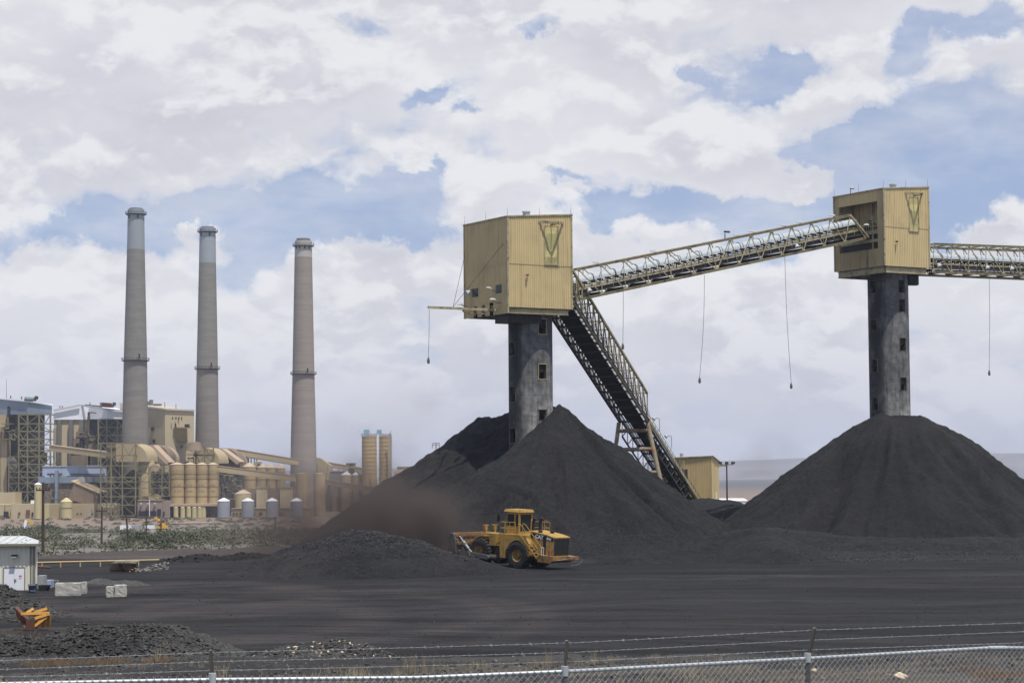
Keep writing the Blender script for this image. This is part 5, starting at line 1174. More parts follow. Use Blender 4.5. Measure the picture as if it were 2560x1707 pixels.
def simple_building(name, label, cat, boxes, doors=(), m='plant_tan_light', dep=12, roofm='plant_tan_pink', Y=1050):
    r_ = proot(name, label, cat, (boxes[0][0] + boxes[0][1]) / 2, Y)
    for bx in boxes:
        u0, u1, v0, v1 = bx[:4]; mm_ = bx[4] if len(bx) > 4 else m; y = bx[5] if len(bx) > 5 else Y
        mb = MB(); pb(mb, u0, u1, v0, v1, y, dep); put(mb, 'wall', mm_, r_, smooth=False)
    u0, u1, v0 = boxes[0][:3]; mb = MB(); pb(mb, u0 - .8, u1 + .8, v0 - 1.2, v0, boxes[0][5] - .4 if len(boxes[0]) > 5 else Y - .4, dep + 1); put(mb, 'roof', roofm, r_, smooth=False)
    for (a, b, c, d) in doors: panels(r_, [(a, b, c, d)], 'window_dark', 'door', Y - .6, .8)
    return r_
simple_building('pump_building', 'cream box building between the second and third grey tanks', 'building', [(641, 668, 1218, 1270, 'plant_tan_light', 1050), (605, 641, 1221, 1270, 'plant_brown', 1053)])
simple_building('pump_building', 'cream box building between the third and fourth grey tanks', 'building', [(700, 732, 1218, 1268, 'plant_tan_light', 1048), (668, 700, 1220, 1268, 'plant_brown', 1052)])
simple_building('low_building', 'low tan wall-like building with small openings behind the grey tanks', 'building', [(578, 775, 1271, None, 'plant_tan', 1040)], [(582, 586, 1281, 1286), (590, 594, 1281, 1286), (599, 603, 1281, 1286), (634, 638, 1281, 1286), (648, 655, 1280, 1286), (698, 703, 1281, 1285), (706, 711, 1281, 1285)], Y=1040)
r_ = simple_building('pink_building', 'pinkish-brown shed with a metal roof and three wall lamps, left of the front silos', 'building', [(344, 405, 1250, None, 'pink_wall', 1033), (404.8, 425, 1251, None, 'pink_wall', 1033.8)], [(393, 402, 1272, 1289), (407, 411, 1279, 1289), (346, 390, 1277, 1289)], Y=1033)
for u in (352.5, 370, 387): mb = MB(); p = at(u, 1259, 1032); mb.lathe(p, [(.1, .5), (.7, 0), (.6, -.5)], 10, cap=False); put(mb, 'wall_lamp', 'cabinet_grey', r_)
mb = MB(); pb(mb, 373, 374.4, 1248, 1290, 1031.6, .3); put(mb, 'downpipe', 'white_cladding', r_)
tank('silo', 'thin tall pale yellow silo with a white cap, in front of the service building', 'silo', 95, 9, 1211, 1032, 'pale_yellow', (), 1.0, None, 'white_cladding')
tank('storage_tank', 'squat yellow domed tank in front of the service building', 'storage tank', 166, 14.5, 1254, 1032, 'pale_yellow', (1269,), 2.0)
tank('storage_tank', 'low white-roofed tank behind the right end of the service building', 'storage tank', 262, 15, 1254, 1060, 'plant_tan', (), 1.0, None, 'shed_roof')
# big curved flue ducts
def duct(root, u0, u1, vt, vb, Y, dep, rpx, m, name='duct', rim=None, leg=None):
    """inverted-U duct: flat top, quarter-round right shoulder, swept back by dep"""
    pts = [(u0, vb), (u0, vt)]; k = 10
    pts += [(u1 - rpx + rpx * math.sin(math.pi / 2 * i / k), vt + rpx * .95 * (1 - math.cos(math.pi / 2 * i / k))) for i in range(k + 1)] + [(u1, vb)]
    mb = MB(); mb.slab([at(a, b, Y) for a, b in pts], (dep[0], dep[1], 0)); o = put(mb, name, m, root, smooth=False)
    return o
r_ = proot('flue_duct', 'big tan curved flue duct in front of the tallest smokestack', 'flue duct', 340, 1048)
duct(r_, 290, 368, 1109, 1154, 1040, (3.6, 9, 0), 40, 'plant_tan', 'elbow_duct')
duct(r_, 300, 382, 1110, 1154, 1046, (0, 3, 0), 42, 'plant_tan_pink', 'elbow_rim')
duct(r_, 266, 300, 1111, 1150, 1046, (0, 7, 0), 3, 'plant_brown', 'side_duct')
mb = MB(); pb(mb, 266, 290, 1140, 1250, 1048, 8); put(mb, 'down_duct', 'plant_brown', r_, smooth=False)
mb = MB(); mb.slab([at(372, 1112, 1052), at(382, 1112, 1052), at(424, 1155, 1052), at(416, 1160, 1052)], (2, 5, 0)); put(mb, 'sloping_duct', 'duct_pink', r_, smooth=False)
mb = MB(); mb.slab([at(368, 1114, 1050), at(415, 1160, 1050), at(380, 1163, 1050), at(374, 1146, 1050)], (2, 5, 0)); put(mb, 'side_duct', 'plant_brown', r_, smooth=False)
duct(r_, 380, 423, 1112, 1162, 1060, (2, 8, 0), 36, 'plant_brown', 'rear_elbow'); duct(r_, 392, 443, 1114, 1163, 1072, (0, 9, 0), 40, 'duct_pink', 'rear_elbow')
mb = MB(); pb(mb, 300, 346, 1146, 1290, 1060, 8); put(mb, 'precipitator_casing', 'plant_dark', r_, smooth=False); panels(r_, [(308, 345, 1140, 1200)], 'plant_grey', 'casing_panel', 1056, 3)
mb = MB(); mb.lathe(at(367, 1160, 1046), [(0, -20), (4.2, -20), (4.2, 0), (3.4, 2), (3.4, 4)], 20); put(mb, 'vertical_vessel', 'plant_tan', r_)
mb = MB(); mb.lathe(at(390, 1169, 1042), [(0, -2), (2.0, -2), (2.0, 3), (0, 3)], 20, axis='y'); put(mb, 'fan_housing', 'duct_pink', r_)
mb = MB(); mb.lathe(at(389, 1247, 1042), [(0, -2), (2.4, -2), (2.4, 3), (0, 3)], 20, axis='y'); put(mb, 'fan_housing', 'plant_tan', r_)
frame(r_, [252, 278, 306, 339], [1108, 1138, 1164, 1193, 1204, 1220, 1241, 1262, 1289], 1036, w_=.6, dep=9)
frame(r_, [339, 372, 376, 405, 423], [1166, 1183, 1204, 1220, 1240], 1037, w_=.45, diag=2, dep=7)
clutter(r_, 346, 424, 1170, 1248, 1044, 90, 'plant_dark', seed=21); clutter(r_, 346, 424, 1170, 1248, 1042, 40, 'plant_frame', seed=22); clutter(r_, 266, 345, 1205, 1285, 1046, 40, 'plant_brown', seed=23)
panels(r_, [(346, 424, 1180, 1250)], 'plant_dark', 'rear_casing', 1052, 4)
r_ = proot('flue_duct', 'second tan curved flue duct, in front of the middle smokestack', 'flue duct', 530, 1080)
duct(r_, 484, 548, 1119, 1158, 1072, (3.6, 9, 0), 38, 'plant_tan', 'elbow_duct'); duct(r_, 500, 564, 1118, 1158, 1079, (0, 4, 0), 42, 'plant_tan_pink', 'elbow_rim')
mb = MB(); mb.slab([at(545, 1121, 1086), at(554, 1121, 1086), at(600, 1154, 1086), at(592, 1161, 1086)], (2, 5, 0)); put(mb, 'sloping_duct', 'duct_pink', r_, smooth=False)
duct(r_, 548, 600, 1120, 1170, 1092, (2, 8, 0), 40, 'plant_brown', 'rear_elbow'); duct(r_, 560, 617, 1120, 1168, 1100, (0, 9, 0), 42, 'duct_pink', 'rear_elbow')
frame(r_, [463, 490, 512, 534], [1117, 1136, 1158], 1068, w_=.5, dep=4); clutter(r_, 463, 534, 1136, 1160, 1072, 30, 'plant_dark', seed=25)
mb = MB(); pb(mb, 548, 605, 1170, 1290, 1075, 8); put(mb, 'precipitator_casing', 'plant_dark', r_, smooth=False); clutter(r_, 546, 606, 1180, 1250, 1062, 90, 'plant_frame', seed=26); clutter(r_, 546, 606, 1180, 1250, 1064, 40, 'plant_grey', seed=27)
mb = MB(); mb.lathe(at(486, 1126, 1064), [(0, 0), (4.5, 0), (3, 4), (0, 4.5)], 16); put(mb, 'duct_cap', 'plant_brown', r_)
# right-hand end of the plant
for k, (u, r) in enumerate(((756, 16), (799, 14.5))):
    tank('storage_tank', ('left' if k == 0 else 'right') + ' one of the two plain tan tanks below the pinkish smokestack', 'storage tank', u, r, 1184, 1050, 'silo_tan', (), .4, 'plain tan tanks below the pinkish smokestack', 'plant_tan')
r_ = proot('transfer_tower', 'dull green-tan transfer tower right of the pinkish smokestack', 'transfer tower', 808, 1210)
mb = MB(); mb.slab([at(784, 1290, 1200), at(784, 1144, 1200), at(800, 1144, 1200), at(828, 1164, 1200), at(828, 1290, 1200)], (0, 12, 0)); put(mb, 'wall', 'plant_tan', r_, smooth=False)
panels(r_, [(784, 787, 1145, 1240)], 'plant_dark', 'wall_strip', 1199, 1); clutter(r_, 788, 830, 1155, 1200, 1198, 14, 'plant_grey', seed=31)
r_ = proot('transfer_tower', 'small tan top house on a post between the pinkish smokestack and the ochre silos', 'transfer tower', 876, 1205)
mb = MB(); pb(mb, 865, 887, 1158, 1170, 1200, 6); put(mb, 'wall', 'plant_tan', r_, smooth=False); mb = MB(); pb(mb, 871, 885, 1170, None, 1202, 4); put(mb, 'stem', 'plant_brown', r_, smooth=False); mb = MB(); pb(mb, 865, 888, 1157, 1158, 1199.5, 7); put(mb, 'roof', 'plant_brown', r_, smooth=False)
panels(r_, [(874, 878, 1160, 1163)], 'window_dark', 'window', 1199, 1)
for k, u in enumerate((866, 893)):
    tank('storage_tank', ('left' if k == 0 else 'right') + ' one of the two white-domed tanks beside the ochre silos', 'storage tank', u, 13.8, 1187, 1185, 'silo_tan', (), 1.8, 'white-domed tanks beside the ochre silos', 'shed_roof')
simple_building('dusty_building', 'brown building mass behind the dust, right of the pinkish smokestack', 'building', [(825, 860, 1178, None, 'plant_grey', 1195), (830, 1010, 1215, None, 'plant_brown', 1188)], Y=1190)
G_ = 'pair of tall ochre silos joined by a ladder tower'
for k, (u, Y) in enumerate(((923.5, 1180), (962, 1192))):
    t_, x, R_, z1 = tank('silo', ['left one of the two tall ochre silos with ring seams', 'right one of the two tall ochre silos with ring seams'][k], 'silo', u, 18.5 if k == 0 else 16, 1090, Y, 'silo_ochre', [1095 + 9.8 * i for i in range(10)], .3, G_, 'plant_grey')
    mb = MB()
    for h in (.5, 1.1): mb.lathe((x, Y, z1), [(R_ + .3, h), (R_ + .3, h + .12)], 24, cap=False)
    for i in range(14): a_ = i * math.pi / 7; mb.box((x + math.cos(a_) * (R_ + .3), Y + math.sin(a_) * (R_ + .3), z1 + .6), (.12, .12, 1.3 + (i % 3) * .8))
    put(mb, 'handrail', 'plant_grey', t_, smooth=False)
    mb = MB(); mb.box((x - (1.5 if k == 0 else 3.0), Y, z1 + 2.2), (3.0 if k == 0 else 2.6, 3, 2.8)); put(mb, 'roof_unit', 'sky_blue_paint', t_, smooth=False)
r_ = proot('ladder_tower', 'thin pale ladder tower between the two tall ochre silos', 'ladder tower', 945, 1170)
frame(r_, [943.5, 947], [1085 + 12 * i for i in range(14)], 1168, 'white_cladding', .35); 
r_ = proot('pipe_riser', 'thin pale pipe with a bent top on the right side of the ochre silos', 'pipe', 978, 1190)
mb = MB(); mb.path([at(978, 1230, 1185), at(978, 1090, 1185), at(975, 1083, 1185), at(972, 1088, 1185)], .5, 6); mb.path([at(974, 1230, 1185), at(974, 1088, 1185)], .25, 6); mb.path([at(972, 1086, 1185), at(979, 1076, 1185)], .2, 5); put(mb, 'pipe', 'cabinet_grey', r_)
simple_building('stair_top', 'small pale building peeping over the left shoulder of the big coal pile', 'building', [(993, 1025, 1167, None, 'plant_tan_pink', 1190), (985, 993, 1177, None, 'plant_tan_pink', 1190)], Y=1190)
r_ = proot('railing_platform', 'small railing platform just above the left edge of the big coal pile', 'platform', 1092, 1190)
mb = MB(); mb.path([at(1081, 1120, 1190), at(1081, 1108, 1190), at(1098, 1107, 1190), at(1098, 1120, 1190)], .2, 5); mb.path([at(1081, 1112, 1190), at(1098, 1112, 1190)], .16, 5); mb.path([at(1090, 1107, 1190), at(1090, 1200, 1190)], .3, 5); put(mb, 'railing', 'plant_grey', r_)
# flats in front of the plant
r_ = simple_building('low_building', 'long low tan building with several doors on the gravel flat behind the crane', 'building', [(430, 525, 1307.5, 1321, 'plant_tan_light', 985)], [(434, 438, 1310, 1319), (500, 504, 1310, 1317), (510, 513, 1310, 1317), (481, 484, 1313, 1316)], dep=7, Y=985)
panels(r_, [(458, 470, 1310, 1320)], 'pale_blue_cladding', 'wide_door', 984, .5)
r_ = proot('mobile_crane', 'small yellow mobile crane on the gravel flat, boom raised to the left', 'crane', 405, 930); yk = 925; g0 = gz(at(405, 1320, yk).x, yk)
def gp(u, v): p = at(u, v, yk); return p
vb_ = 1326
mb = MB(); pb(mb, 391, 419, 1316, 1323, yk, 3); pb(mb, 404, 414, 1311, 1316, yk + .3, 2.4); put(mb, 'body', 'crane_yellow', r_, smooth=False)
mb = MB(); mb.beam(gp(408, 1311) + Vector((0, 1, 0)), gp(387, 1293) + Vector((0, 1, 0)), .8, .9); mb.beam(gp(387, 1293) + Vector((0, 1, 0)), gp(385, 1297) + Vector((0, 1, 0)), .6, .6); put(mb, 'boom', 'crane_yellow', r_, smooth=False)
mb = MB(); pb(mb, 398, 403, 1309, 1314, yk - .1, 2); put(mb, 'cab', 'window_dark', r_, smooth=False)
for u in (393, 400, 409, 416):
    mb = MB(); mb.lathe(at(u, 1324, yk), [(0, -.2), (.6, -.2), (.6, .4), (0, .4)], 12, axis='y'); put(mb, 'wheel', 'tyre', r_)
for k, (u0, u1) in enumerate(((300, 331), (362, 385))):
    r_ = proot('box_trailer', ['longer white box trailer on the gravel flat, left of the crane', 'shorter white box trailer right next to the yellow crane'][k], 'trailer', u0, 935, 'white trailers by the crane'); mb = MB(); pb(mb, u0, u1, 1313, 1323, 932, 3); put(mb, 'body', 'white_paint', r_, smooth=False)
    mb = MB(); pb(mb, u0 + 2, u1 - 2, 1323, 1325.5, 932.5, 2); put(mb, 'chassis', 'plant_dark', r_, smooth=False)
r_ = proot('equipment_rack', 'grey equipment rack with a dark flatbed between the two white trailers', 'equipment', 345, 930)
mb = MB(); pb(mb, 330, 349, 1313, 1323, 931, 3); put(mb, 'cabinet', 'cabinet_grey', r_, smooth=False); mb = MB(); pb(mb, 350, 386, 1322.5, 1324.5, 929, 2.5); put(mb, 'flatbed', 'plant_dark', r_, smooth=False)
r_ = proot('excavator', 'far white and yellow excavator with its arm raised, at the left on the flat', 'excavator', 72, 930)
mb = MB(); mb.beam(at(60, 1323, 930), at(66, 1300, 930), .9, 1.2); pb(mb, 56, 66, 1316, 1325, 931, 3); put(mb, 'cab_and_mast', 'white_paint', r_, smooth=False); mb = MB(); mb.beam(at(66, 1298, 930), at(84, 1310, 930), .7, .9); put(mb, 'boom', 'crane_yellow', r_, smooth=False)
mb = MB(); pb(mb, 54, 70, 1325, 1328, 930, 3); put(mb, 'tracks', 'plant_dark', r_, smooth=False)
# wooden power poles
for k, (u, v0, v1, Y, arm, lab) in enumerate(((107, 1205, 1385, 296, 17, 'tallest wooden power pole, just right of the cream shed'), (254, 1266, 1371, 430, 14, 'wooden power pole second from the left, with one wide cross-arm'), (315, 1287, 1372, 425, 11, 'wooden power pole third from the left, leaning a little, with two cross-arms'), (365.5, 1270, 1356, 520, 6, 'thin wooden power pole left of the yellow crane'), (402.5, 1296, 1358, 520, 8, 'short wooden power pole in front of the yellow crane'), (688, 1291, 1328, 700, 3, 'small pole standing in the drifting dust'))):
    p = at(u, v1, Y); q_ = at(u, v0, Y); g = gz(p.x, Y); r_ = thing('power_pole', lab, 'power pole', (p.x, Y, g), 'wooden power poles on the flat')
    tilt = .6 if k == 2 else 0; mb = MB(); mb.tube((p.x + tilt, Y, g - .3), (p.x, Y, q_.z), .24 if k == 0 else (.26 if k < 3 else .22), 8, r2=.15); put(mb, 'pole', 'pole_wood', r_)
    for j in range(1 if k != 2 else 2):
        w_ = px(arm, Y); z = q_.z - .9 - j * 2.6 - (k == 0) * .2; mb = MB(); mb.beam((p.x - w_, Y - .2, z), (p.x + w_, Y - .2, z), .14, .2); ca_ = put(mb, 'cross_arm', 'pole_wood', r_)
        for s in (-.9, -.45, .45, .9): mb = MB(); mb.lathe((p.x + s * w_, Y - .2, z + .1), [(.04, 0), (.09, .1), (.05, .3)], 6); put(mb, 'insulator', 'pole_wood', ca_)
# ---------------------------------------------------------------- yellow wheel dozer (local axes: x forward, y to its left, z up)
wl = at(1298, 1421, 197)
hd_ = R(140)
hx, hy = math.cos(hd_), math.sin(hd_)
ox = wl.x - (hx * -2.3 - hy * 1.45); oy = 197 - (hy * -2.3 + hx * 1.45)
zr = gz(ox - hx * 2.3, oy - hy * 2.3) - .04; zf_ = gz(ox + hx * 2.3, oy + hy * 2.3) - .04
pit = math.atan2(.26, 4.6)
D_ = thing('wheel_dozer', 'yellow wheel dozer pushing coal in a cloud of brown dust, number 844 on its hood', 'wheel dozer', (ox, oy, (zr + zr + .26) / 2), local=True)
D_.rotation_euler = (0, -pit, hd_); D_.rotation_mode = 'XYZ'
m3 = Matrix.Rotation(hd_, 4, 'Z') @ Matrix.Rotation(-pit, 4, 'Y'); D_.rotation_euler = m3.to_euler()
CY_ = 'cat_yellow'; mat('tilt_grey', (.25, .26, .26), .4, .2, 2)
def P_(mb, name, m, parent=None, smooth=True, label=None): return put(mb, name, m, parent or D_, smooth, label)
def bev(mb): return mb
def prof(mb, pts, y0, y1):   # side outline (x, z) swept in y
    return mb.slab([(x, y0, z) for x, z in pts], (0, y1 - y0, 0))
# wheels
def tyre_mesh():
    mb = MB(); Rr, wd = 1.2, .98
    mb.lathe((0, 0, 0), [(.56, -.40), (.62, -.47), (.85, -.5), (1.05, -.47), (1.13, -.40), (1.14, .40), (1.05, .47), (.85, .5), (.62, .47), (.56, .40)], 48, cap=False, axis='y')
    for k in range(24):
        for s in (-1, 1):
            a = 2 * math.pi * (k + (.5 if s > 0 else 0)) / 24; c, s_ = math.cos(a), math.sin(a); t = Vector((-s_, 0, c)); n = Vector((c, 0, s_))
            p0 = n * 1.17 + Vector((0, s * .02, 0)); p1 = n * 1.13 + Vector((0, s * .50, 0)) + t * .10; p2 = n * .93 + Vector((0, s * .52, 0)) + t * .10
            mb.beam(p0, p1, .19, .16, up=n); mb.beam(p1, p2, .15, .07, up=Vector((0, 1, 0)))
    return mb
def wheel(x, y):
    side = 1 if y > 0 else -1; w_ = bpy.data.objects.new('wheel', None)
    mb = tyre_mesh(); me = _mesh(mb, 'wheel', 'tyre', (0, 0, 0), False); w_ = bpy.data.objects.new('wheel', me); C.objects.link(w_); w_.parent = D_; w_.location = (x, y, 1.2); ORG[w_.name] = Vector((0, 0, 0)); smooth_by_angle(w_)
    for nm, m_, pr_ in (('rim', CY_, [(.60, .40), (.57, .42), (.50, .36), (.47, .18), (.30, .16), (.30, .10)]), ('hub', 'cat_yellow_rusty', [(.30, .10), (.30, .26), (.24, .32), (.10, .34), (.01, .34)])):
        mb = MB(); mb.lathe((0, 0, 0), [(r, -side * t_) for r, t_ in pr_], 32, cap=False, axis='y')
        if nm == 'hub':
            for k in range(8): a = k * math.pi / 4; mb.box((.36 * math.cos(a), side * .19, .36 * math.sin(a)), (.06, .06, .06))
        put(mb, nm, m_, w_)
    return w_
for x in (-2.3, 2.3):
    for y in (1.45, -1.45): wheel(x, y)
# axles and frames
mb = MB()
for x in (-2.3, 2.3): mb.tube((x, -1.2, 1.15), (x, 1.2, 1.15), .33, 12)
P_(mb, 'axle', 'dark_steel')
mb = MB(); prof(mb, [(-5.6, .95), (-.3, .75), (.2, .9), (.2, 1.7), (-5.6, 1.7)], -.62, .62); P_(mb, 'rear_frame', 'black_paint')
mb = MB(); prof(mb, [(.45, .75), (3.4, .8), (4.0, .9), (4.0, 1.6), (3.2, 2.2), (.45, 1.9)], -.6, .6); P_(mb, 'front_frame', 'dark_steel')
mb = MB(); mb.tube((.3, 0, .7), (.3, 0, 2.2), .3, 12); P_(mb, 'hinge', 'dark_steel')
# hood: engine enclosure
mb = MB(); prof(mb, [(-3.2, 1.5), (-5.95, 1.28), (-6.0, 2.98), (-5.2, 3.17), (-3.2, 3.42)], -1.1, 1.1); hood = P_(mb, 'hood', CY_, smooth=False)
mb = MB(); mb.slab([(-3.2, -1.14, 3.42), (-5.2, -1.14, 3.17), (-6.06, -1.14, 2.98), (-6.06, 1.14, 2.98), (-5.2, 1.14, 3.17), (-3.2, 1.14, 3.42)], (0, 0, .07)) if False else None
for a, b in (((-3.15, 3.43), (-5.22, 3.185)), ((-5.22, 3.185), (-6.08, 2.99))): mb.hexa([(b[0], -1.15, b[1] - .02), (a[0], -1.15, a[1] - .02), (a[0], 1.15, a[1] - .02), (b[0], 1.15, b[1] - .02), (b[0], -1.15, b[1] + .06), (a[0], -1.15, a[1] + .06), (a[0], 1.15, a[1] + .06), (b[0], 1.15, b[1] + .06)])
P_(mb, 'hood_top', CY_, hood, smooth=False)
mb = MB(); mb.slab([(-5.985, -1.0, 1.42), (-5.985, 1.0, 1.42), (-6.0, 1.0, 2.88), (-6.0, -1.0, 2.88)], (-.02, 0, 0)); gr = P_(mb, 'grille', 'black_paint', hood, smooth=False)
mb = MB()
for k in range(17): z = 1.5 + k * .085; mb.beam((-6.025, -.98, z), (-6.025, .98, z), .018, .03)
for y in (-1.02, 1.02): mb.beam((-6.02, y, 1.38), (-6.03, y, 2.92), .07, .06)
mb.beam((-6.03, -1, 2.28), (-6.03, 1, 2.28), .04, .05); P_(mb, 'grille_bar', 'dark_steel', gr, smooth=False)
mb = MB(); mb.slab([(-3.3, 1.112, 2.86), (-4.75, 1.112, 2.72), (-4.75, 1.112, 3.17), (-3.3, 1.112, 3.34)], (0, -.004, 0)); mb.slab([(-5.1, 1.112, 2.74), (-5.93, 1.112, 2.66), (-5.93, 1.112, 2.95), (-5.1, 1.112, 3.12)], (0, -.004, 0)); mb.slab([(-4.76, 1.113, 1.45), (-5.09, 1.113, 1.43), (-5.09, 1.113, 3.12), (-4.76, 1.113, 3.18)], (0, -.004, 0)); P_(mb, 'hood_decal', 'black_paint', hood, smooth=False)
def text(s_, x, z, size, parent, slope=0.0):
    cu = bpy.data.curves.new('lettering', 'FONT'); cu.body = s_; cu.size = size; cu.extrude = .004; cu.align_x = 'CENTER'; cu.align_y = 'CENTER'; cu.offset = size * .035; cu.space_character = .95
    o = bpy.data.objects.new('lettering', cu); C.objects.link(o); dg = bpy.context.evaluated_depsgraph_get(); me = bpy.data.meshes.new_from_object(o.evaluated_get(dg)); bpy.data.objects.remove(o)
    me.name = 'lettering'; me.materials.clear(); me.materials.append(MATS['decal_white']); o = bpy.data.objects.new('lettering', me); C.objects.link(o); o.parent = parent
    mt = Matrix.Translation((x, 1.122, z)) @ Matrix.Rotation(slope, 4, 'Y') @ Matrix(((-1, 0, 0, 0), (0, 0, 1, 0), (0, 1, 0, 0), (0, 0, 0, 1))); o.matrix_local = mt; ORG[o.name] = Vector((0, 0, 0)); return o
text('CAT', -4.28, 2.985, .50, hood, -.1); text('844', -5.42, 2.885, .36, hood, -.16)
# hood fittings
for x, y, tl in ((-3.05, .55, 1.0), (-3.05, -.45, 1.0)):
    mb = MB(); mb.tube((x, y, 3.35), (x, y, 4.25), .135, 14); mb.tube((x, y, 4.25), (x - .22, y, 4.62), .135, 14, r2=.15); P_(mb, 'exhaust_stack', 'black_paint')
for x, y in ((-4.1, .75), (-4.6, -.35)):
    mb = MB(); mb.lathe((x, y, 3.2), [(.18, 0), (.18, .22), (.22, .24), (.22, .32), (.08, .4), (.01, .42)], 16); P_(mb, 'air_precleaner', 'black_paint')
# rear bumper and tow gear
mb = MB(); prof(mb, [(-4.5, .75), (-5.9, .72), (-6.3, .95), (-6.3, 1.33), (-4.5, 1.42)], -1.55, 1.55); mb.hexa([(-6.9, -1.5, 1.0), (-6.3, -1.5, .9), (-6.3, -.5, .9), (-6.7, -.5, 1.0), (-6.9, -1.5, 1.32), (-6.3, -1.5, 1.33), (-6.3, -.5, 1.33), (-6.7, -.5, 1.32)]); P_(mb, 'rear_bumper', 'cat_yellow_rusty', smooth=False)
mb = MB(); mb.path([(-6.25, .9, .95), (-6.75, .1, 1.1), (-7.0, -.9, 1.25)], .05, 6); mb.path([(-6.9, -1.5, 1.3), (-7.2, -1.7, .95), (-7.0, -1.4, .6), (-6.6, -.8, .5)], .03, 5); P_(mb, 'tow_cable', 'worn_steel')
mb = MB(); mb.tube((-5.75, 1.35, 1.4), (-5.75, 1.35, 1.85), .14, 12); P_(mb, 'fire_extinguisher', 'red_rust')
# deck, fenders and side body
mb = MB(); prof(mb, [(-3.25, 2.78), (-.1, 2.62), (-.1, 3.0), (-3.25, 3.08)], -1.75, 1.75); P_(mb, 'deck', CY_, smooth=False)
for s in (1, -1):
    y0, y1 = (1.12, 1.8) if s > 0 else (-1.8, -1.12)
    mb = MB(); prof(mb, [(-3.6, 1.15), (-3.35, 1.15), (-2.95, 2.25), (-2.4, 2.55), (-1.85, 2.52), (-1.35, 2.2), (-.85, 1.5), (-.8, .85), (-.2, .85), (-.2, 2.7), (-3.25, 2.82), (-3.6, 2.3)], y0, y1); P_(mb, 'rear_fender', CY_, smooth=False)
mb = MB(); prof(mb, [(-.25, .9), (.35, 1.0), (.5, 1.9), (.2, 2.75), (-.25, 2.8)], -1.1, 1.1); P_(mb, 'centre_body', CY_, smooth=False)
mb = MB(); prof(mb, [(.3, 2.75), (1.25, 2.75), (1.25, 1.9), (.5, 1.85)], -1.2, -.1); mb.bb(1.15, 2.35, -.2, 1.35, 2.35, 2.95); P_(mb, 'front_hood', CY_, smooth=False)
mb = MB(); mb.bb(.55, 1.35, .95, 1.55, 1.85, 2.98); P_(mb, 'side_tank', CY_, smooth=False)
for s in (1, -1):
    y0, y1 = (.9, 1.55) if s > 0 else (-1.55, -.9)
    mb = MB(); prof(mb, [(.9, 2.5), (1.4, 2.62), (2.5, 2.6), (3.2, 2.35), (3.2, 2.47), (2.5, 2.74), (.9, 2.72)], y0, y1); P_(mb, 'front_fender', CY_, smooth=False)
# cab
mb = MB(); cx0, cx1, cy_ = -1.68, -.05, .86
zc0, zc1 = 3.0, 5.05
for (x, y) in ((cx0, cy_), (cx0, -cy_), (cx1, cy_ - .1), (cx1, -cy_ + .1)):
    mb.beam((x + (.05 if x < -1 else -.05), y, zc0), (x + (.05 if x < -1 else -.12), y, zc1), .16 if x < -1 else .1, .16)
mb.bb(cx0 + .02, cx1, -cy_ + .02, -cy_ + .1, 3.0, 3.75); mb.bb(cx0 + .02, cx1 - .05, cy_ - .1, cy_ - .02, 3.0, 3.75); mb.bb(cx0 + .5, cx0 + .68, cy_ - .1, cy_, 3.0, 5.0)
mb.bb(cx0, cx0 + .1, -cy_, cy_, 3.0, 3.3); mb.bb(cx0, cx1 - .1, -cy_, cy_, 4.85, 5.06)
cab = P_(mb, 'cab', CY_, smooth=False)
mb = MB(); mb.hexa([(cx0 - .2, -cy_ - .1, 5.06), (cx1 + .25, -cy_ - .1, 5.06), (cx1 + .25, cy_ + .1, 5.06), (cx0 - .2, cy_ + .1, 5.06), (cx0 - .1, -cy_, 5.3), (cx1 + .15, -cy_, 5.28), (cx1 + .15, cy_, 5.28), (cx0 - .1, cy_, 5.3)]); P_(mb, 'roof', CY_, cab, smooth=False)
mb = MB(); mb.bb(cx0 + .03, cx0 + .06, -cy_ + .1, cy_ - .1, 3.3, 4.86); P_(mb, 'rear_window', 'cab_glass', cab, smooth=False)
mb = MB(); mb.bb(cx0 + .1, cx1 - .1, cy_ - .07, cy_ - .04, 3.72, 4.86); P_(mb, 'side_window', 'cab_glass', cab, smooth=False)
mb = MB(); mb.bb(cx0 + .1, cx1 - .1, -cy_ + .04, -cy_ + .07, 3.72, 4.86); mb.bb(cx1 - .1, cx1 - .07, -cy_ + .1, cy_ - .1, 3.5, 4.86); P_(mb, 'front_window', 'cab_glass', cab, smooth=False)
mb = MB(); mb.bb(cx0 + .35, cx0 + .75, -.3, .3, 3.3, 4.3); P_(mb, 'seat', 'black_paint', cab)
mb = MB(); mb.path([(cx1 + .1, cy_, 4.95), (cx1 + .75, cy_ + .25, 4.9), (cx1 + .78, cy_ + .25, 4.2)], .025, 5); mb.bb(cx1 + .74, cx1 + .8, cy_ + .1, cy_ + .42, 4.1, 4.65); P_(mb, 'mirror', 'black_paint', cab)
# handrails
mb = MB(); rr = .028
def rail(pts, zs=(.55, 1.1)):
    for h in zs: mb.path([(x, y, z + h) for x, y, z in pts], rr, 6)
    for x, y, z in pts: mb.tube((x, y, z), (x, y, z + zs[-1]), rr, 6)
rail([(-.1, 1.72, 3.02), (-.6, 1.72, 3.03), (-1.2, 1.72, 3.05), (-1.9, 1.72, 3.06)]); rail([(-.1, 1.72, 3.02), (.0, .9, 3.0)])
rail([(-2.3, -1.7, 3.08), (-3.2, -1.7, 3.08), (-3.2, -.9, 3.3)]); rail([(-1.95, -1.7, 3.08), (-.2, -1.7, 3.02)])
P_(mb, 'handrail', CY_)
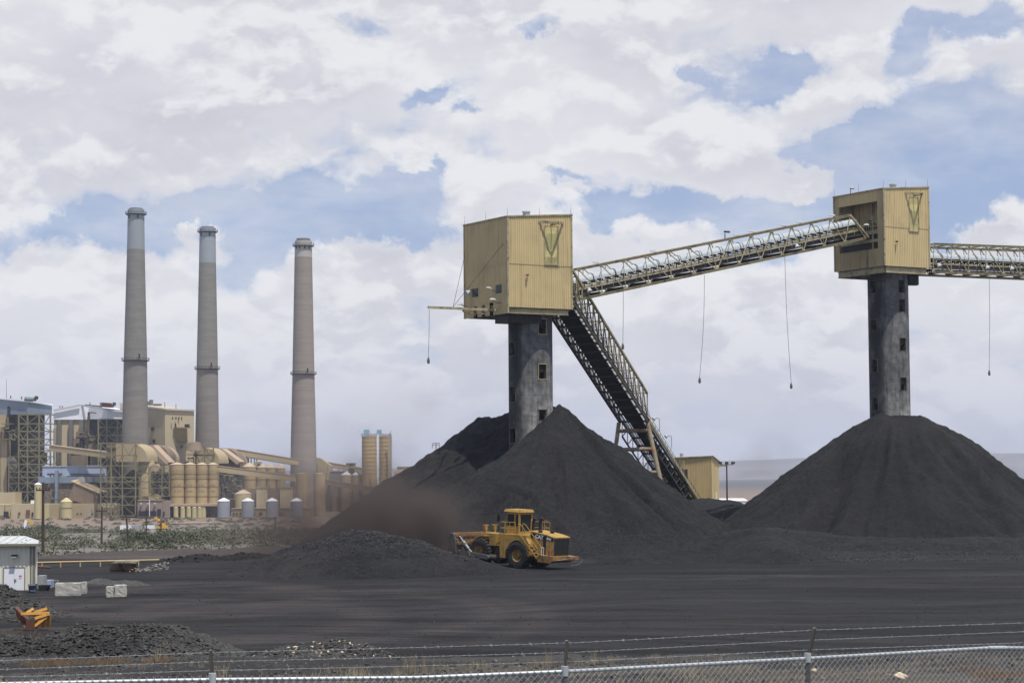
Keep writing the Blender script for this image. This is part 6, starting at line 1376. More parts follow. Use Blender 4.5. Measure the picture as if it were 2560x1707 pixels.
# stairs
mb = MB(); a0 = Vector((-2.6, 0, 3.0)); a1 = Vector((-4.7, 0, 1.05))
for y in (1.25, 1.85): mb.beam((a0.x, y, a0.z), (a1.x, y, a1.z), .05, .16)
for k in range(7): p = a0.lerp(a1, (k + .3) / 7); mb.box((p.x, 1.55, p.z), (.26, .58, .05))
st_ = P_(mb, 'stairs', CY_, smooth=False); mb = MB()
for y in (1.22, 1.88):
    mb.path([(-2.35, y, 3.1), (-2.35, y, 4.1), (-2.7, y, 4.0), (-4.75, y, 1.95), (-4.75, y, 1.2)], .03, 6)
P_(mb, 'stair_rail', CY_, st_)
mb = MB(); mb.path([(-5.0, 1.6, 1.35), (-5.0, 1.6, 2.1), (-5.25, 1.6, 2.1), (-5.25, 1.6, 1.35)], .025, 5); P_(mb, 'grab_rail', 'decal_white')
# head lamps on posts above the front frame
for y in (.8, -.5):
    mb = MB(); mb.beam((2.45, y, 2.2), (2.5, y, 3.2), .2, .22); mb.box((2.52, y, 3.38), (.28, .36, .34)); mb.box((2.5, y, 3.62), (.22, .75, .08)); P_(mb, 'lift_cylinder_head', CY_, smooth=False)
    mb = MB(); mb.tube((2.5, y, 2.2), (3.6, y, 1.6), .12, 10); mb.tube((3.6, y, 1.6), (4.3, y, 1.3), .07, 10); P_(mb, 'lift_cylinder', 'worn_steel')
# blade
BW = 2.75; ns = 9; arc = []
for k in range(ns): t_ = k / (ns - 1); arc.append((5.0 - .55 * math.sin(math.pi * t_) + .12 * t_, .95 + 1.75 * t_))
mb = MB(); o_ = [(x, z) for x, z in arc]; i_ = [(x - .09, z) for x, z in arc][::-1]; mb.slab([(x, -BW, z) for x, z in o_ + i_], (0, 2 * BW, 0)); bl = P_(mb, 'blade', 'cat_yellow_rusty', smooth=False)
mb = MB()
for z, x in ((1.15, 4.5), (1.85, 4.3), (2.55, 4.6)): mb.beam((x, -BW + .05, z), (x, BW - .05, z), .3, .2)
for k in range(9): y = -BW + .25 + k * (2 * BW - .5) / 8; mb.slab([(4.45, y, 1.0), (4.25, y, 1.8), (4.62, y, 2.66), (4.9, y, 2.7), (4.5, y, 1.8), (4.9, y, 1.0)], (0, .05, 0))
P_(mb, 'blade_rib', 'cat_yellow_rusty', bl, smooth=False)
mb = MB(); mb.beam((5.05, -BW, 2.72), (5.05, BW, 2.72), .22, .1); P_(mb, 'blade_top_edge', 'cat_yellow', bl, smooth=False)
for s in (1, -1):
    for off in (0, .75):
        y = s * (BW + .1 - off); mb = MB(); mb.slab([(4.35, y, .95), (5.35, y, .85), (5.2, y, 2.2), (5.05, y, 2.75), (4.7, y, 2.75), (4.45, y, 2.2)], (0, -s * (.5 if off == 0 else .12), 0)) if off == 0 else mb.slab([(4.1, y, .8), (4.6, y, .85), (4.75, y, 2.65), (4.5, y, 2.65)], (0, -s * .35, 0)); P_(mb, 'blade_end', 'worn_steel', bl, smooth=False)
mb = MB(); mb.slab([(4.7, -BW, .72), (5.3, -BW, .62), (5.05, -BW, .98), (4.9, -BW, .98)], (0, 2 * BW, 0)); P_(mb, 'cutting_edge', 'worn_steel', bl, smooth=False)
for s in (1, -1):
    mb = MB(); mb.beam((4.45, s * 2.25, 1.05), (.95, s * 2.12, .78), .26, .40); mb.tube((.95, s * 1.4, .78), (.95, s * 2.35, .78), .2, 12); mb.tube((4.4, s * 2.05, 1.08), (4.4, s * 2.5, 1.08), .2, 12); P_(mb, 'push_arm', 'worn_steel', smooth=False)
    mb = MB(); mb.tube((4.5, s * 2.2, 2.5), (3.9, s * 2.2, 1.95), .07, 10); mb.tube((3.95, s * 2.2, 2.0), (3.3, s * 2.2, 1.4), .14, 12); mb.tube((3.3, s * 2.2, 1.4), (2.9, s * 2.2, 1.1), .09, 10); mb.tube((3.8, s * 2.2, 1.75), (3.75, s * 2.2, 1.95), .2, 12); P_(mb, 'tilt_cylinder', 'tilt_grey')
mb = MB(); mb.path([(3.2, 2.3, 1.2), (2.9, 2.45, .8), (2.4, 2.4, .75), (1.9, 2.3, .95)], .035, 6); P_(mb, 'hose', 'worn_steel')
mb = MB(); mb.tube((.5, 1.2, .75), (.95, 2.0, .78), .28, 12); mb.bb(-.2, .8, .4, 1.3, .6, 1.0); P_(mb, 'arm_pivot', 'dark_steel')
# ---------------------------------------------------------------- yard things, lower left
def base_at(u, v, Y): p = at(u, v, Y); return p.x, Y, gz(p.x, Y)
Ys = 165
x1, _, g = base_at(84.5, 1478, Ys); x2 = at(92.3, 1478, Ys + 3).x; g = g - .05
xb_ = at(92, 1470, Ys + 7).x; xc_ = at(97, 1358, Ys + 7.5).x; z0 = zat(60, 1480, Ys); ze = zat(60, 1360, Ys)
r_ = thing('metal_shed', 'cream metal shed at the left edge with white double doors and a pale ribbed roof', 'shed', (x1 - 3.5, Ys, z0))
mb = MB(); mb.corrugated((x1 - 9, Ys), (x1, Ys), z0 - .4, ze, (0, -1), .32, .035); put(mb, 'wall', 'shed_wall', r_, smooth=False)
mb = MB(); mb.corrugated((x1, Ys), (xb_, Ys + 7), z0 - .4, ze, (1, -.1), .32, .035); put(mb, 'side_wall', 'shed_wall', r_, smooth=False)
mb = MB(); mb.bb(x1 - .1, x1 + .08, Ys - .06, Ys + .1, z0 - .3, ze); mb.bb(x1 - .28, x1 - .2, Ys - .07, Ys, z0 - .3, ze); put(mb, 'corner_trim', 'shed_trim', r_, smooth=False)
zr_ = zat(60, 1341, Ys + 3.6); mb = MB(); xe = at(96, 1358, Ys - .4).x; xr = at(63, 1341, Ys + 3.6).x
mb.slab([(x1 - 9.5, Ys - .45, ze + .02), (xe, Ys - .45, ze + .02), (xr, Ys + 3.6, zr_), (x1 - 9.5, Ys + 3.6, zr_)], UZ * .06); mb.slab([(xe, Ys - .45, ze + .02), (xc_, Ys + 7.5, ze + .02), (xr, Ys + 3.6, zr_)], UZ * .06); mb.slab([(x1 - 9.5, Ys + 3.6, zr_), (xr, Ys + 3.6, zr_), (xc_, Ys + 7.5, ze + .02), (x1 - 9.5, Ys + 7.5, ze + .02)], UZ * .06)
n_ = 14
for k in range(n_):
    xx = x1 - 9.3 + k * (xe - x1 + 8.9) / n_; f_ = 1.0
    xt = min(xx, xr); fy = 1.0 if xx <= xr else (xe - xx) / (xe - xr)
    mb.beam((xx, Ys - .45, ze + .1), (xx, Ys - .45 + 4.05 * fy, ze + .1 + (zr_ - ze) * fy), .05, .05)
roof = put(mb, 'roof', 'shed_roof', r_, smooth=False)
mb = MB(); mb.beam((x1 - 9.5, Ys - .48, ze - .04), (xe + .02, Ys - .48, ze - .04), .1, .17); mb.beam((xe, Ys - .5, ze - .03), (xc_, Ys + 7.5, ze - .03), .1, .15); put(mb, 'fascia', 'shed_trim', r_, smooth=False)
xd0, xd1 = at(10.5, 1440, Ys).x, at(61.5, 1440, Ys).x; zd1 = zat(36, 1419, Ys); zd0 = z0 + .02
for a, b in ((xd0, (xd0 + xd1) / 2 - .006), ((xd0 + xd1) / 2 + .006, xd1)):
    mb = MB(); mb.bb(a, b, Ys - .09, Ys - .05, zd0, zd1); dr = put(mb, 'door', 'white_paint', r_, smooth=False)
mb = MB(); mb.bb(xd0 + .82, xd0 + .9, Ys - .15, Ys - .09, zd0 + .85, zd0 + 1.0); mb.bb(xd0 + .84, xd0 + 1.0, Ys - .16, Ys - .13, zd0 + .95, zd0 + .98); put(mb, 'door_handle', 'black_paint', dr, smooth=False)
mb = MB(); mb.bb(xd0 - .06, xd1 + .06, Ys - .11, Ys - .04, zd1, zd1 + .07); mb.bb(xd0 - .06, xd0, Ys - .11, Ys - .04, zd0, zd1); mb.bb(xd1, xd1 + .06, Ys - .11, Ys - .04, zd0, zd1); put(mb, 'door_frame', 'shed_trim', r_, smooth=False)
xs_ = xd0 + 1.14; zs_ = zd0 + 1.02; mb = MB(); mb.bb(xs_, xs_ + .26, Ys - .10, Ys - .092, zs_, zs_ + .34); sg = put(mb, 'sign', 'decal_white', dr, smooth=False)
mat('sign_red', (.62, .05, .06), .6, .02, 1)
mb = MB(); mb.bb(xs_ + .02, xs_ + .24, Ys - .104, Ys - .101, zs_ + .16, zs_ + .24); mb.bb(xs_ + .02, xs_ + .24, Ys - .104, Ys - .101, zs_ + .30, zs_ + .325); put(mb, 'sign_band', 'sign_red', sg, smooth=False)
mb = MB()
for k in range(3): mb.bb(xs_ + .04, xs_ + .22 - .03 * k, Ys - .104, Ys - .101, zs_ + .04 + .035 * k, zs_ + .052 + .035 * k)
put(mb, 'sign_text', 'cabinet_grey', sg, smooth=False)
xl = at(37.5, 1388, Ys).x; zl_ = zat(37, 1391, Ys); mb = MB(); mb.bb(xl - .21, xl + .21, Ys - .42, Ys - .03, zl_ + .02, zl_ + .17); wl_ = put(mb, 'wall_lamp', 'black_paint', r_, smooth=False); mb = MB(); mb.bb(xl - .2, xl + .2, Ys - .5, Ys - .1, zl_ - .06, zl_ + .01); put(mb, 'lamp_lens', 'lamp_white', wl_, smooth=False)
mb = MB(); mb.bb(at(46, 1480, Ys).x, at(80, 1480, Ys).x, Ys - 2.0, Ys - .05, z0 - .2, z0 - .02); single(mb, 'door_slab', 'block_concrete', 'thin concrete slab on the ground in front of the shed doors', 'slab', smooth=False)
def boxthing(name, label, cat, parts, group=None):
    a = parts[0][2]; r_ = thing(name, label, cat, (a[0], a[2], a[4]), group)
    for nm, m_, d in parts: mb = MB(); mb.bb(*d); put(mb, nm, m_, r_, smooth=False)
    return r_
def R4(u0, u1, v0, v1, Y, dep): return (at(u0, v1, Y).x, at(u1, v1, Y).x, Y, Y + dep, zat(u0, v1, Y), zat(u0, v0, Y))
boxthing('electrical_cabinet', 'tall grey cabinet against the side of the cream shed', 'cabinet', [('body', 'cabinet_grey', R4(93, 111, 1438, 1478, 167, .9)), ('door_panel', 'cabinet_grey', (at(95, 1470, 167).x, at(109, 1470, 167).x, 166.96, 167, zat(95, 1462, 167), zat(95, 1441, 167)))])
d = R4(111, 128, 1450, 1479, 168, 1.1); boxthing('electrical_cabinet', 'pale grey cabinet with an open frame at its right, beside the tall grey cabinet', 'cabinet', [('body', 'pale_blue_cladding', d), ('frame', 'cabinet_grey', (d[1], d[1] + .5, 168.2, 168.24, d[4], d[4] + .06)), ('frame', 'cabinet_grey', (d[1], d[1] + .52, 168.2, 168.25, d[5] - .06, d[5])), ('frame', 'cabinet_grey', (d[1] + .46, d[1] + .52, 168.2, 168.25, d[4], d[5] - .07))])
p = base_at(108, 1479, 164.5); r_ = thing('steel_trough', 'small black steel trough on the ground between the shed and the concrete blocks', 'trough', p); mb = MB(); a = R4(95, 120, 1463, 1479, 164.5, 1.0)
mb.slab([(a[0] + .12, a[2], a[4]), (a[1] - .22, a[2], a[4]), (a[1], a[2], a[5]), (a[0], a[2], a[5])], (0, .05, 0)); mb.slab([(a[0] + .12, a[3], a[4]), (a[1] - .22, a[3], a[4]), (a[1], a[3], a[5]), (a[0], a[3], a[5])], (0, .05, 0)); mb.slab([(a[0] + .12, a[2], a[4]), (a[0] + .12, a[3], a[4]), (a[1] - .22, a[3], a[4]), (a[1] - .22, a[2], a[4])], UZ * .04); mb.slab([(a[0], a[2], a[5]), (a[0], a[3], a[5]), (a[0] + .12, a[3], a[4]), (a[0] + .12, a[2], a[4])], (.03, 0, 0)); mb.slab([(a[1], a[2], a[5]), (a[1], a[3], a[5]), (a[1] - .22, a[3], a[4]), (a[1] - .22, a[2], a[4])], (.03, 0, 0)); put(mb, 'trough_body', 'black_paint', r_, smooth=False)
a = R4(71, 88, 1463, 1487, 161, .6); xc = (a[0] + a[1]) / 2; w_ = (a[1] - a[0]) / 2; r_ = thing('rubbish_bin', 'dark blue-grey wheeled rubbish bin in front of the shed corner', 'bin', (xc, 161.3, a[4]))
mb = MB(); mb.hexa([(xc - w_ * .8, 161, a[4]), (xc + w_ * .8, 161, a[4]), (xc + w_ * .8, 161.5, a[4]), (xc - w_ * .8, 161.5, a[4]), (xc - w_, 160.9, a[5]), (xc + w_, 160.9, a[5]), (xc + w_, 161.65, a[5]), (xc - w_, 161.65, a[5])]); put(mb, 'body', 'bin_grey', r_, smooth=False)
mb = MB(); mb.hexa([(xc - w_ * 1.1, 160.8, a[5]), (xc + w_ * 1.1, 160.8, a[5]), (xc + w_ * 1.1, 161.7, a[5]), (xc - w_ * 1.1, 161.7, a[5]), (xc - w_, 160.9, a[5] + .1), (xc + w_, 160.9, a[5] + .08), (xc + w_, 161.6, a[5] + .12), (xc - w_, 161.6, a[5] + .12)]); put(mb, 'lid', 'bin_grey', r_, smooth=False)
for s in (-1, 1): mb = MB(); mb.tube((xc + s * w_ * .7, 161.5, a[4] + .1), (xc + s * w_ * .95, 161.5, a[4] + .1), .11, 10); put(mb, 'wheel', 'tyre', r_)
mb = MB(); mb.bb(xc - .1, xc + .3, 160.86, 160.9, a[4] + .3, a[4] + .36); put(mb, 'label_strip', 'blue_grey_cladding', r_, smooth=False)
# concrete blocks (each about 0.8 m high)
def block(u0, u1, v0, v1, Y, dep, yaw, label, seed):
    rn = random.Random(seed); x0, x1_, _, _, z0_, z1_ = R4(u0, u1, v0, v1, Y, dep); z0_ = gz((x0 + x1_) / 2, Y) - .06; L = (x1_ - x0) / max(.3, math.cos(yaw)); bm = bmesh.new(); bmesh.ops.create_cube(bm, size=1); bmesh.ops.scale(bm, vec=(L, dep, z1_ - z0_), verts=bm.verts)
    bmesh.ops.bevel(bm, geom=bm.edges[:], offset=.05, segments=2, affect='EDGES'); bmesh.ops.subdivide_edges(bm, edges=[e for e in bm.edges if e.calc_length() > .4], cuts=4, use_grid_fill=True)
    for v in bm.verts: v.co += Vector((rn.uniform(-1, 1), rn.uniform(-1, 1), rn.uniform(-1, 1))) * .018
    me = bpy.data.meshes.new('concrete_block'); bm.to_mesh(me); bm.free(); me.materials.append(MATS['block_concrete']); o = bpy.data.objects.new('concrete_block', me); C.objects.link(o); ORG[o.name] = Vector((0, 0, 0))
    o.location = ((x0 + x1_) / 2, Y + dep / 2, (z0_ + z1_) / 2); o.rotation_euler = (0, 0, yaw); tag(o, label, 'concrete block', 'rough concrete barrier blocks')
block(136, 199, 1457, 1487, 156, .9, .12, 'longest rough concrete block, left of the pair near the shed', 1)
block(198, 213.5, 1455, 1483, 158.6, .9, .1, 'short concrete block touching the right end of the longest block', 2)
block(263, 282, 1466, 1492, 154, .9, .1, 'left and darker of the two concrete blocks standing apart on the yard', 3)
block(283, 313, 1462, 1491, 154.2, .9, .22, 'right and paler of the two concrete blocks standing apart on the yard', 4)
# yellow pipe barrier
Yr = 207; r_ = thing('pipe_barrier', 'long low yellow and rust pipe rail on short posts behind the shed', 'pipe rail', base_at(245, 1412, Yr))
a = at(80, 1406, Yr); b = at(398, 1399, Yr + 2); mb = MB(); mb.tube(a, b, .085, 8); put(mb, 'rail', 'yellow_pipe', r_)
for u in (105, 151, 200, 250, 299, 346): p = a.lerp(b, (u - 80) / 318); mb = MB(); mb.tube((p.x, p.y, gz(p.x, p.y) - .1), (p.x, p.y, p.z), .075, 8); put(mb, 'post', 'yellow_pipe', r_)
p = at(93, 1416, 200); q_ = at(128, 1418, 200); mb = MB(); mb.tube(p, q_, .1, 8); mb.tube(p.lerp(q_, .3) - UZ * 0, p.lerp(q_, .3) - UZ * (p.z - gz(p.x, 200)), .08, 6); single(mb, 'rusty_pipe', 'rust', 'short rusty pipe on a stub post just right of the shed wall', 'pipe')
# pallet-like stack of sticks
rn = random.Random(4); x0, x1_, _, _, z0_, z1_ = R4(275, 334, 1408, 1431, 196, 2); z0_ = gz(x0, 196); r_ = thing('timber_stack', 'flat stack of weathered pale timber strips on the black yard', 'timber stack', ((x0 + x1_) / 2, 197, z0_))
mb = MB(); nl = 9
for k in range(nl):
    for j in range(7):
        z = z0_ + .06 + k * (z1_ - z0_) / nl; y = 196 + j * .3; mb.beam((x0 + rn.uniform(-.15, .15), y, z + rn.uniform(-.02, .02)), (x1_ + rn.uniform(-.15, .15), y + rn.uniform(-.1, .1), z + rn.uniform(-.03, .03)), .12, .05)
put(mb, 'timber', 'pole_wood', r_, smooth=False); mb = MB()
for j in range(26): xx = rn.uniform(x0, x1_ - .8); y = 196 + rn.uniform(0, 2); z = z1_ + rn.uniform(0, .12); a_ = rn.uniform(-.5, .5); mb.beam((xx, y, z), (xx + 1.0, y + a_, z + rn.uniform(-.05, .1)), .12, .06)
put(mb, 'top_timber', 'pale_wood', r_, smooth=False)
mb = MB()
for j in range(70): t_ = rn.random(); xx = at(338 + 62 * t_, 1425 - 16 * t_, 198).x; y = 196 + 6 * t_ + rn.uniform(-1, 1); z = gz(xx, y) + rn.uniform(.02, .25 + .5 * t_); a_ = rn.uniform(0, 3); L = rn.uniform(.1, .35); mb.beam((xx, y, z), (xx + L * math.cos(a_), y + L * math.sin(a_), z + rn.uniform(-.1, .1)), .1, .05)
single(mb, 'timber_scraps', 'pale_wood', 'scattered pale timber scraps and chips right of the timber stack', 'scraps', kind='stuff', smooth=False)
# broken orange blade on the bank
Yo = 121; r_ = thing('scrap_blade', 'broken rust-brown dozer blade with orange bracing beams, dumped at the lower left', 'scrap blade', base_at(85, 1567, Yo))
def o(u, v, dy=0): return at(u, v, Yo + dy)
for nm, m_, pts, off in (('blade_plate', 'rust', [o(36, 1517, .3), o(66, 1550), o(86, 1552), o(84, 1572), o(64, 1572), o(43, 1545, .3)], (.1, .5, 0)), ('blade_plate', 'rust', [o(65, 1549, -.2), o(86, 1543, -.3), o(86, 1571, -.3), o(65, 1572, -.2)], (0, .12, 0))):
    mb = MB(); mb.slab(pts, off); put(mb, nm, m_, r_, smooth=False)
for (u0, v0, u1, v1, h, dy) in ((53, 1534, 124, 1532, .13, 0), (66, 1532, 84, 1521, .12, .7), (84, 1531, 118, 1521, .13, .9), (86, 1546, 124, 1534, .13, -.1), (87, 1565, 116, 1542, .16, -.1), (114, 1543, 108, 1566, .2, .1), (122, 1536, 122, 1566, .12, .4)):
    mb = MB(); mb.beam(o(u0, v0, dy), o(u1, v1, dy + .2), .16, h, up=(0, -1, .3)); put(mb, 'brace_beam', 'orange_beam', r_, smooth=False)
mb = MB(); mb.slab([o(84, 1538, .9), o(122, 1528, .9), o(123, 1565, .9), o(95, 1568, .9)], (0, .08, 0)); put(mb, 'back_plate', 'rust', r_, smooth=False)

# ---------------------------------------------------------------- fence in the foreground
def fY(u): return float(np.interp(u, [-400, 0, 527, 1417, 2025, 2560, 3000], [20.3, 20.7, 21.05, 21.95, 23.5, 24.9, 26.2]))
RV = ([-400, 0, 400, 527, 1050, 1417, 2020, 2480, 2560, 3000], [1716, 1709, 1700.5, 1698.5, 1693, 1677.5, 1645, 1618.5, 1619, 1606])
def rail_pt(u): return at(u, float(np.interp(u, *RV)), fY(u))
fr_ = thing('chain_link_fence', 'galvanised chain-link fence with barbed wire crossing the bottom of the picture', 'fence', (rail_pt(1280).x, rail_pt(1280).y, gz(0, 22)))
us = list(range(-400, 3001, 40)) + [527, 1417, 2020, 2480]; us = sorted(set(us)); pts = [rail_pt(u) for u in us]
mb = MB(); mb.path(pts, .0205, 12); mb.tube(rail_pt(2472), rail_pt(2515), .0255, 12); tr_ = put(mb, 'top_rail', 'rail_zinc', fr_)
for (uw, v0, v1, v2, v3, v4) in ((1, 1649, 1630, 1606, 1573.5, 1555.5), (2, 1671, 1652.5, 1630, 1598, 1577.5), (3, 1690, 1675, 1653, 1622.5, 1605)):
    def wp(u, k=uw): 
        v = float(np.interp(u, [-400, 0, 527, 1417, 2033, 2560, 3000], [v0 + 14, v0, v1, v2, v3, v4, v4 - 14])); sag = 2.2 * math.sin(math.pi * ((u - 527) % 890) / 890) if u < 1417 else 1.0
        return at(u, v + sag * .6, fY(u) + .10 * (4 - k))
    mb = MB(); L = [wp(u) for u in range(-400, 3001, 30)]; mb.path(L, .0022, 4)
    L2 = [p + Vector((0, .004 * math.cos(i * 1.9), .004 * math.sin(i * 1.9))) for i, p in enumerate([wp(-400 + 10 * k) for k in range(341)])]; mb.path(L2, .0016, 3)
    for k in range(-400, 3001, 33):
        c = wp(k + (uw * 11)); 
        for t_ in range(2): dx_ = Vector((random.uniform(-.02, .02), random.uniform(-.02, .02), random.choice((-1, 1)) * .016)); mb.tube(c - dx_ * .8, c + dx_ * .8, .0012, 3)
    put(mb, 'barbed_wire', 'wire_zinc', fr_)
for (uT, vT, uB, vB) in ((527, 1628, 531, 1697), (1417, 1604, 1412, 1679), (2036, 1572, 2019, 1645)):
    Y = fY(uB); b = at(uB, vB, Y); t_ = at(uT, vT, Y + .3); g = gz(b.x, Y)
    mb = MB(); mb.tube((b.x, Y, g - .1), (b.x, Y, b.z + .02), .03, 12); po = put(mb, 'post', 'worn_steel', fr_)
    mb = MB(); mb.tube((b.x, Y, b.z - .04), (b.x, Y, b.z + .06), .038, 12); mb.tube((b.x, Y, b.z - .35), (b.x, Y, b.z - .31), .036, 12); put(mb, 'post_cap', 'rail_zinc', po)
    mb = MB(); b2 = Vector((b.x, Y, b.z + .02)); mb.beam(b2, t_, .034, .02); mb.beam(b2 + Vector((.012, 0, 0)), t_ + Vector((.012, 0, 0)), .01, .045); ar = put(mb, 'barb_arm', 'post_brown', po)
    mb = MB(); d_ = (t_ - b2).normalized(); mb.path([t_ + Vector((math.cos(k / 8 * 2 * math.pi) * .018, 0, math.sin(k / 8 * 2 * math.pi) * .018)) for k in range(9)], .004, 5); put(mb, 'tip_ring', 'wire_zinc', ar)
# woven wires: every one zigzags down from the rail
cum = [0.0]
for a, b in zip(pts, pts[1:]): cum.append(cum[-1] + (b - a).length)
def along(s):
    k = int(np.clip(np.searchsorted(cum, s) - 1, 0, len(pts) - 2)); f_ = (s - cum[k]) / (cum[k + 1] - cum[k]); return pts[k].lerp(pts[k + 1], f_)
mb = MB(); pitch = .0735; s = 0.0; half_ = pitch / 2; rows_ = 22
wi = 0
while s < cum[-1] - pitch:
    prev = None; e_ = wi % 2
    for k in range(0, rows_):
        q_ = along(s + (half_ if (k + e_) % 2 else 0)); p = Vector((q_.x, q_.y - .022 + (.004 if k % 2 else -.004), q_.z + .016 - .037 * k))
        if prev is None: mb.tube((p.x + (.012 if e_ else -.012), p.y, p.z + .03), p, .002, 3)
        if prev is not None: mb.tube(prev, p, .0022, 3, cap=False)
        prev = p
    s += half_; wi += 1
put(mb, 'woven_wire', 'wire_zinc', fr_, smooth=False)

# ---------------------------------------------------------------- stones, clods, dry grass and scrub
rs = np.random.RandomState(11); mat('coal_lump', (.0165, .0163, .017), .65, .5, 1.5, spec=.4)
OC = np.array([(1, 0, 0), (-1, 0, 0), (0, 1, 0), (0, -1, 0), (0, 0, 1), (0, 0, -1)], float); OF = [(0, 2, 4), (2, 1, 4), (1, 3, 4), (3, 0, 4), (2, 0, 5), (1, 2, 5), (3, 1, 5), (0, 3, 5)]
def rocks(name, xy, size, zf, m, label=None, flat=.65):
    n = len(xy); V = np.zeros((n, 6, 3)); s = size[:, None, None] * (1 + .5 * (rs.rand(n, 6, 1) - .5))
    V = OC[None] * s * np.array([1, 1, flat]); a = rs.rand(n) * 6.28; c, d = np.cos(a)[:, None], np.sin(a)[:, None]; b = rs.rand(n)[:, None] * .9 - .45
    x_, y_, z_ = V[..., 0], V[..., 1], V[..., 2]; V = np.stack([x_ * c - y_ * d, x_ * d + y_ * c, z_ + x_ * b], -1); V = V + rs.randn(n, 6, 3) * size[:, None, None] * .16
    z = zf(xy[:, 0], xy[:, 1]); org = np.array([xy[:, 0].mean(), xy[:, 1].mean(), z.min()]); V = V + np.stack([xy[:, 0], xy[:, 1], z + size * .15], -1)[:, None] - org
    Fa = (np.array(OF)[None] + (np.arange(n) * 6)[:, None, None]).reshape(-1, 3); me = bpy.data.meshes.new(name); me.from_pydata(V.reshape(-1, 3).tolist(), [], Fa.tolist()); me.materials.append(MATS[m]); o = bpy.data.objects.new(name, me); C.objects.link(o); o.location = org; tag(o, kind='stuff'); return o
dg = bpy.context.evaluated_depsgraph_get(); 
def surf(xs, ys):
    """height of whatever lies there (ground or heap)"""
    out = np.empty(len(xs))
    for i in range(len(xs)):
        ok, loc, *_ = sc.ray_cast(dg, Vector((xs[i], ys[i], 40)), Vector((0, 0, -1))); out[i] = loc.z if ok else gz(xs[i], ys[i])
    return out
bpy.context.view_layer.update(); dg = bpy.context.evaluated_depsgraph_get()
def band(n, y0, y1, k=.26, pw=1.0): y = y0 + (y1 - y0) * rs.rand(n) ** pw; x = (rs.rand(n) * 2 - 1) * (y * k + 1); return np.stack([x, y], -1)
xy = band(11000, 38, 99); cl = fbm(xy[:, 0] / 5, xy[:, 1] / 5, 3, 7); xy = xy[cl > -.25]; rocks('rubble', xy, .02 + .07 * rs.rand(len(xy)) ** 3, surf, 'grey_rubble')
mat('pebble', (.15, .14, .12), .9, .35, 2)
xy = band(1500, 38, 97); rocks('pebbles', xy, .02 + .05 * rs.rand(len(xy)) ** 2, surf, 'pebble')
def line_rocks(p, n, spread, smax_, m, name='rubble'):
    i = rs.randint(0, len(p) - 1, n); t_ = rs.rand(n); a = np.array([(q[0], q[1]) for q in p]); xy = a[i] + (a[i + 1] - a[i]) * t_[:, None] + rs.randn(n, 2) * spread; rocks(name, xy, .03 + smax_ * rs.rand(n) ** 2.5, surf, m)
line_rocks([hz(-60, 1590, 98), hz(180, 1580, 99), hz(370, 1562, 100), hz(490, 1634, 95)], 6500, np.array([.9, 2.0]), .16, 'grey_rubble')
line_rocks([hz(640, 1648, 94), hz(745, 1606, 95), hz(895, 1604, 95), hz(990, 1650, 93)], 2200, np.array([.6, 1.4]), .10, 'grey_rubble'); line_rocks([hz(660, 1640, 94), hz(745, 1606, 94), hz(895, 1604, 94), hz(960, 1640, 93)], 160, np.array([.6, 1.2]), .085, 'pale_rock', 'pebbles')
line_rocks([hz(-60, 1478, 141), hz(30, 1474, 140), hz(75, 1510, 136), hz(100, 1530, 130)], 2500, np.array([.8, 1.6]), .2, 'grey_rubble')
line_rocks([hz(400, 1388, 221), hz(620, 1384, 226), hz(700, 1380, 228)], 700, np.array([.8, 1.5]), .22, 'coal', 'coal_lumps')
xy = np.stack([26 + 32 * rs.rand(5200), 205 + 40 * rs.rand(5200)], -1); rocks('coal_lumps', xy, .04 + .09 * rs.rand(5200) ** 2, surf, 'coal_lump')
xy = np.stack([at(930, 1400, 187).x + 4 * rs.randn(6500), 189 + 2.0 * rs.randn(6500)], -1); rocks('coal_lumps', xy, .03 + .08 * rs.rand(6500) ** 2, surf, 'coal_lump')
xy = np.stack([at(1440, 1300, 232).x + 9 * rs.randn(6000), 230 + 7 * rs.randn(6000)], -1); rocks('coal_lumps', xy, .03 + .07 * rs.rand(6000) ** 2, surf, 'coal_lump')
xy = np.stack([-60 + 130 * rs.rand(7000), 100 + 95 * rs.rand(7000)], -1); rocks('coal_lumps', xy, .02 + .07 * rs.rand(7000) ** 3, surf, 'coal_lump')
# the one big tan boulder and a few named stones
def boulder(u, v, Y, rx, rz, label, m='pale_rock', seed=1):
    p = base_at(u, v, Y); bm = bmesh.new(); bmesh.ops.create_icosphere(bm, subdivisions=3, radius=1); rn = random.Random(seed)
    for w_ in bm.verts:
        c = w_.co; k = 1 + .22 * math.sin(c.x * 3 + seed) * math.cos(c.y * 2.3) + .14 * math.sin(c.z * 5 + c.x * 4 + seed); w_.co = Vector((c.x * rx * k, c.y * rx * .8 * k, c.z * rz * k))
    me = bpy.data.meshes.new('boulder'); bm.to_mesh(me); bm.free(); me.materials.append(MATS[m]); [setattr(f, 'use_smooth', True) for f in me.polygons]; o_ = bpy.data.objects.new('boulder', me); C.objects.link(o_); o_.location = (p[0], p[1], p[2] + rz * .4); tag(o_, label, 'boulder')
boulder(2252, 1684, 52, .17, .10, 'smooth tan boulder seen through the fence at the lower right', seed=3)
boulder(1850, 1680, 50, .2, .09, 'low grey-brown boulder behind the fence, between the two right-hand posts', 'grey_rubble', seed=5); boulder(2035, 1660, 62, .10, .06, 'small pinkish boulder just behind the rightmost fence post', seed=8)
boulder(665, 1400, 205, .45, .3, 'pale boulder at the tip of the low coal heap, left of the dust', seed=9)
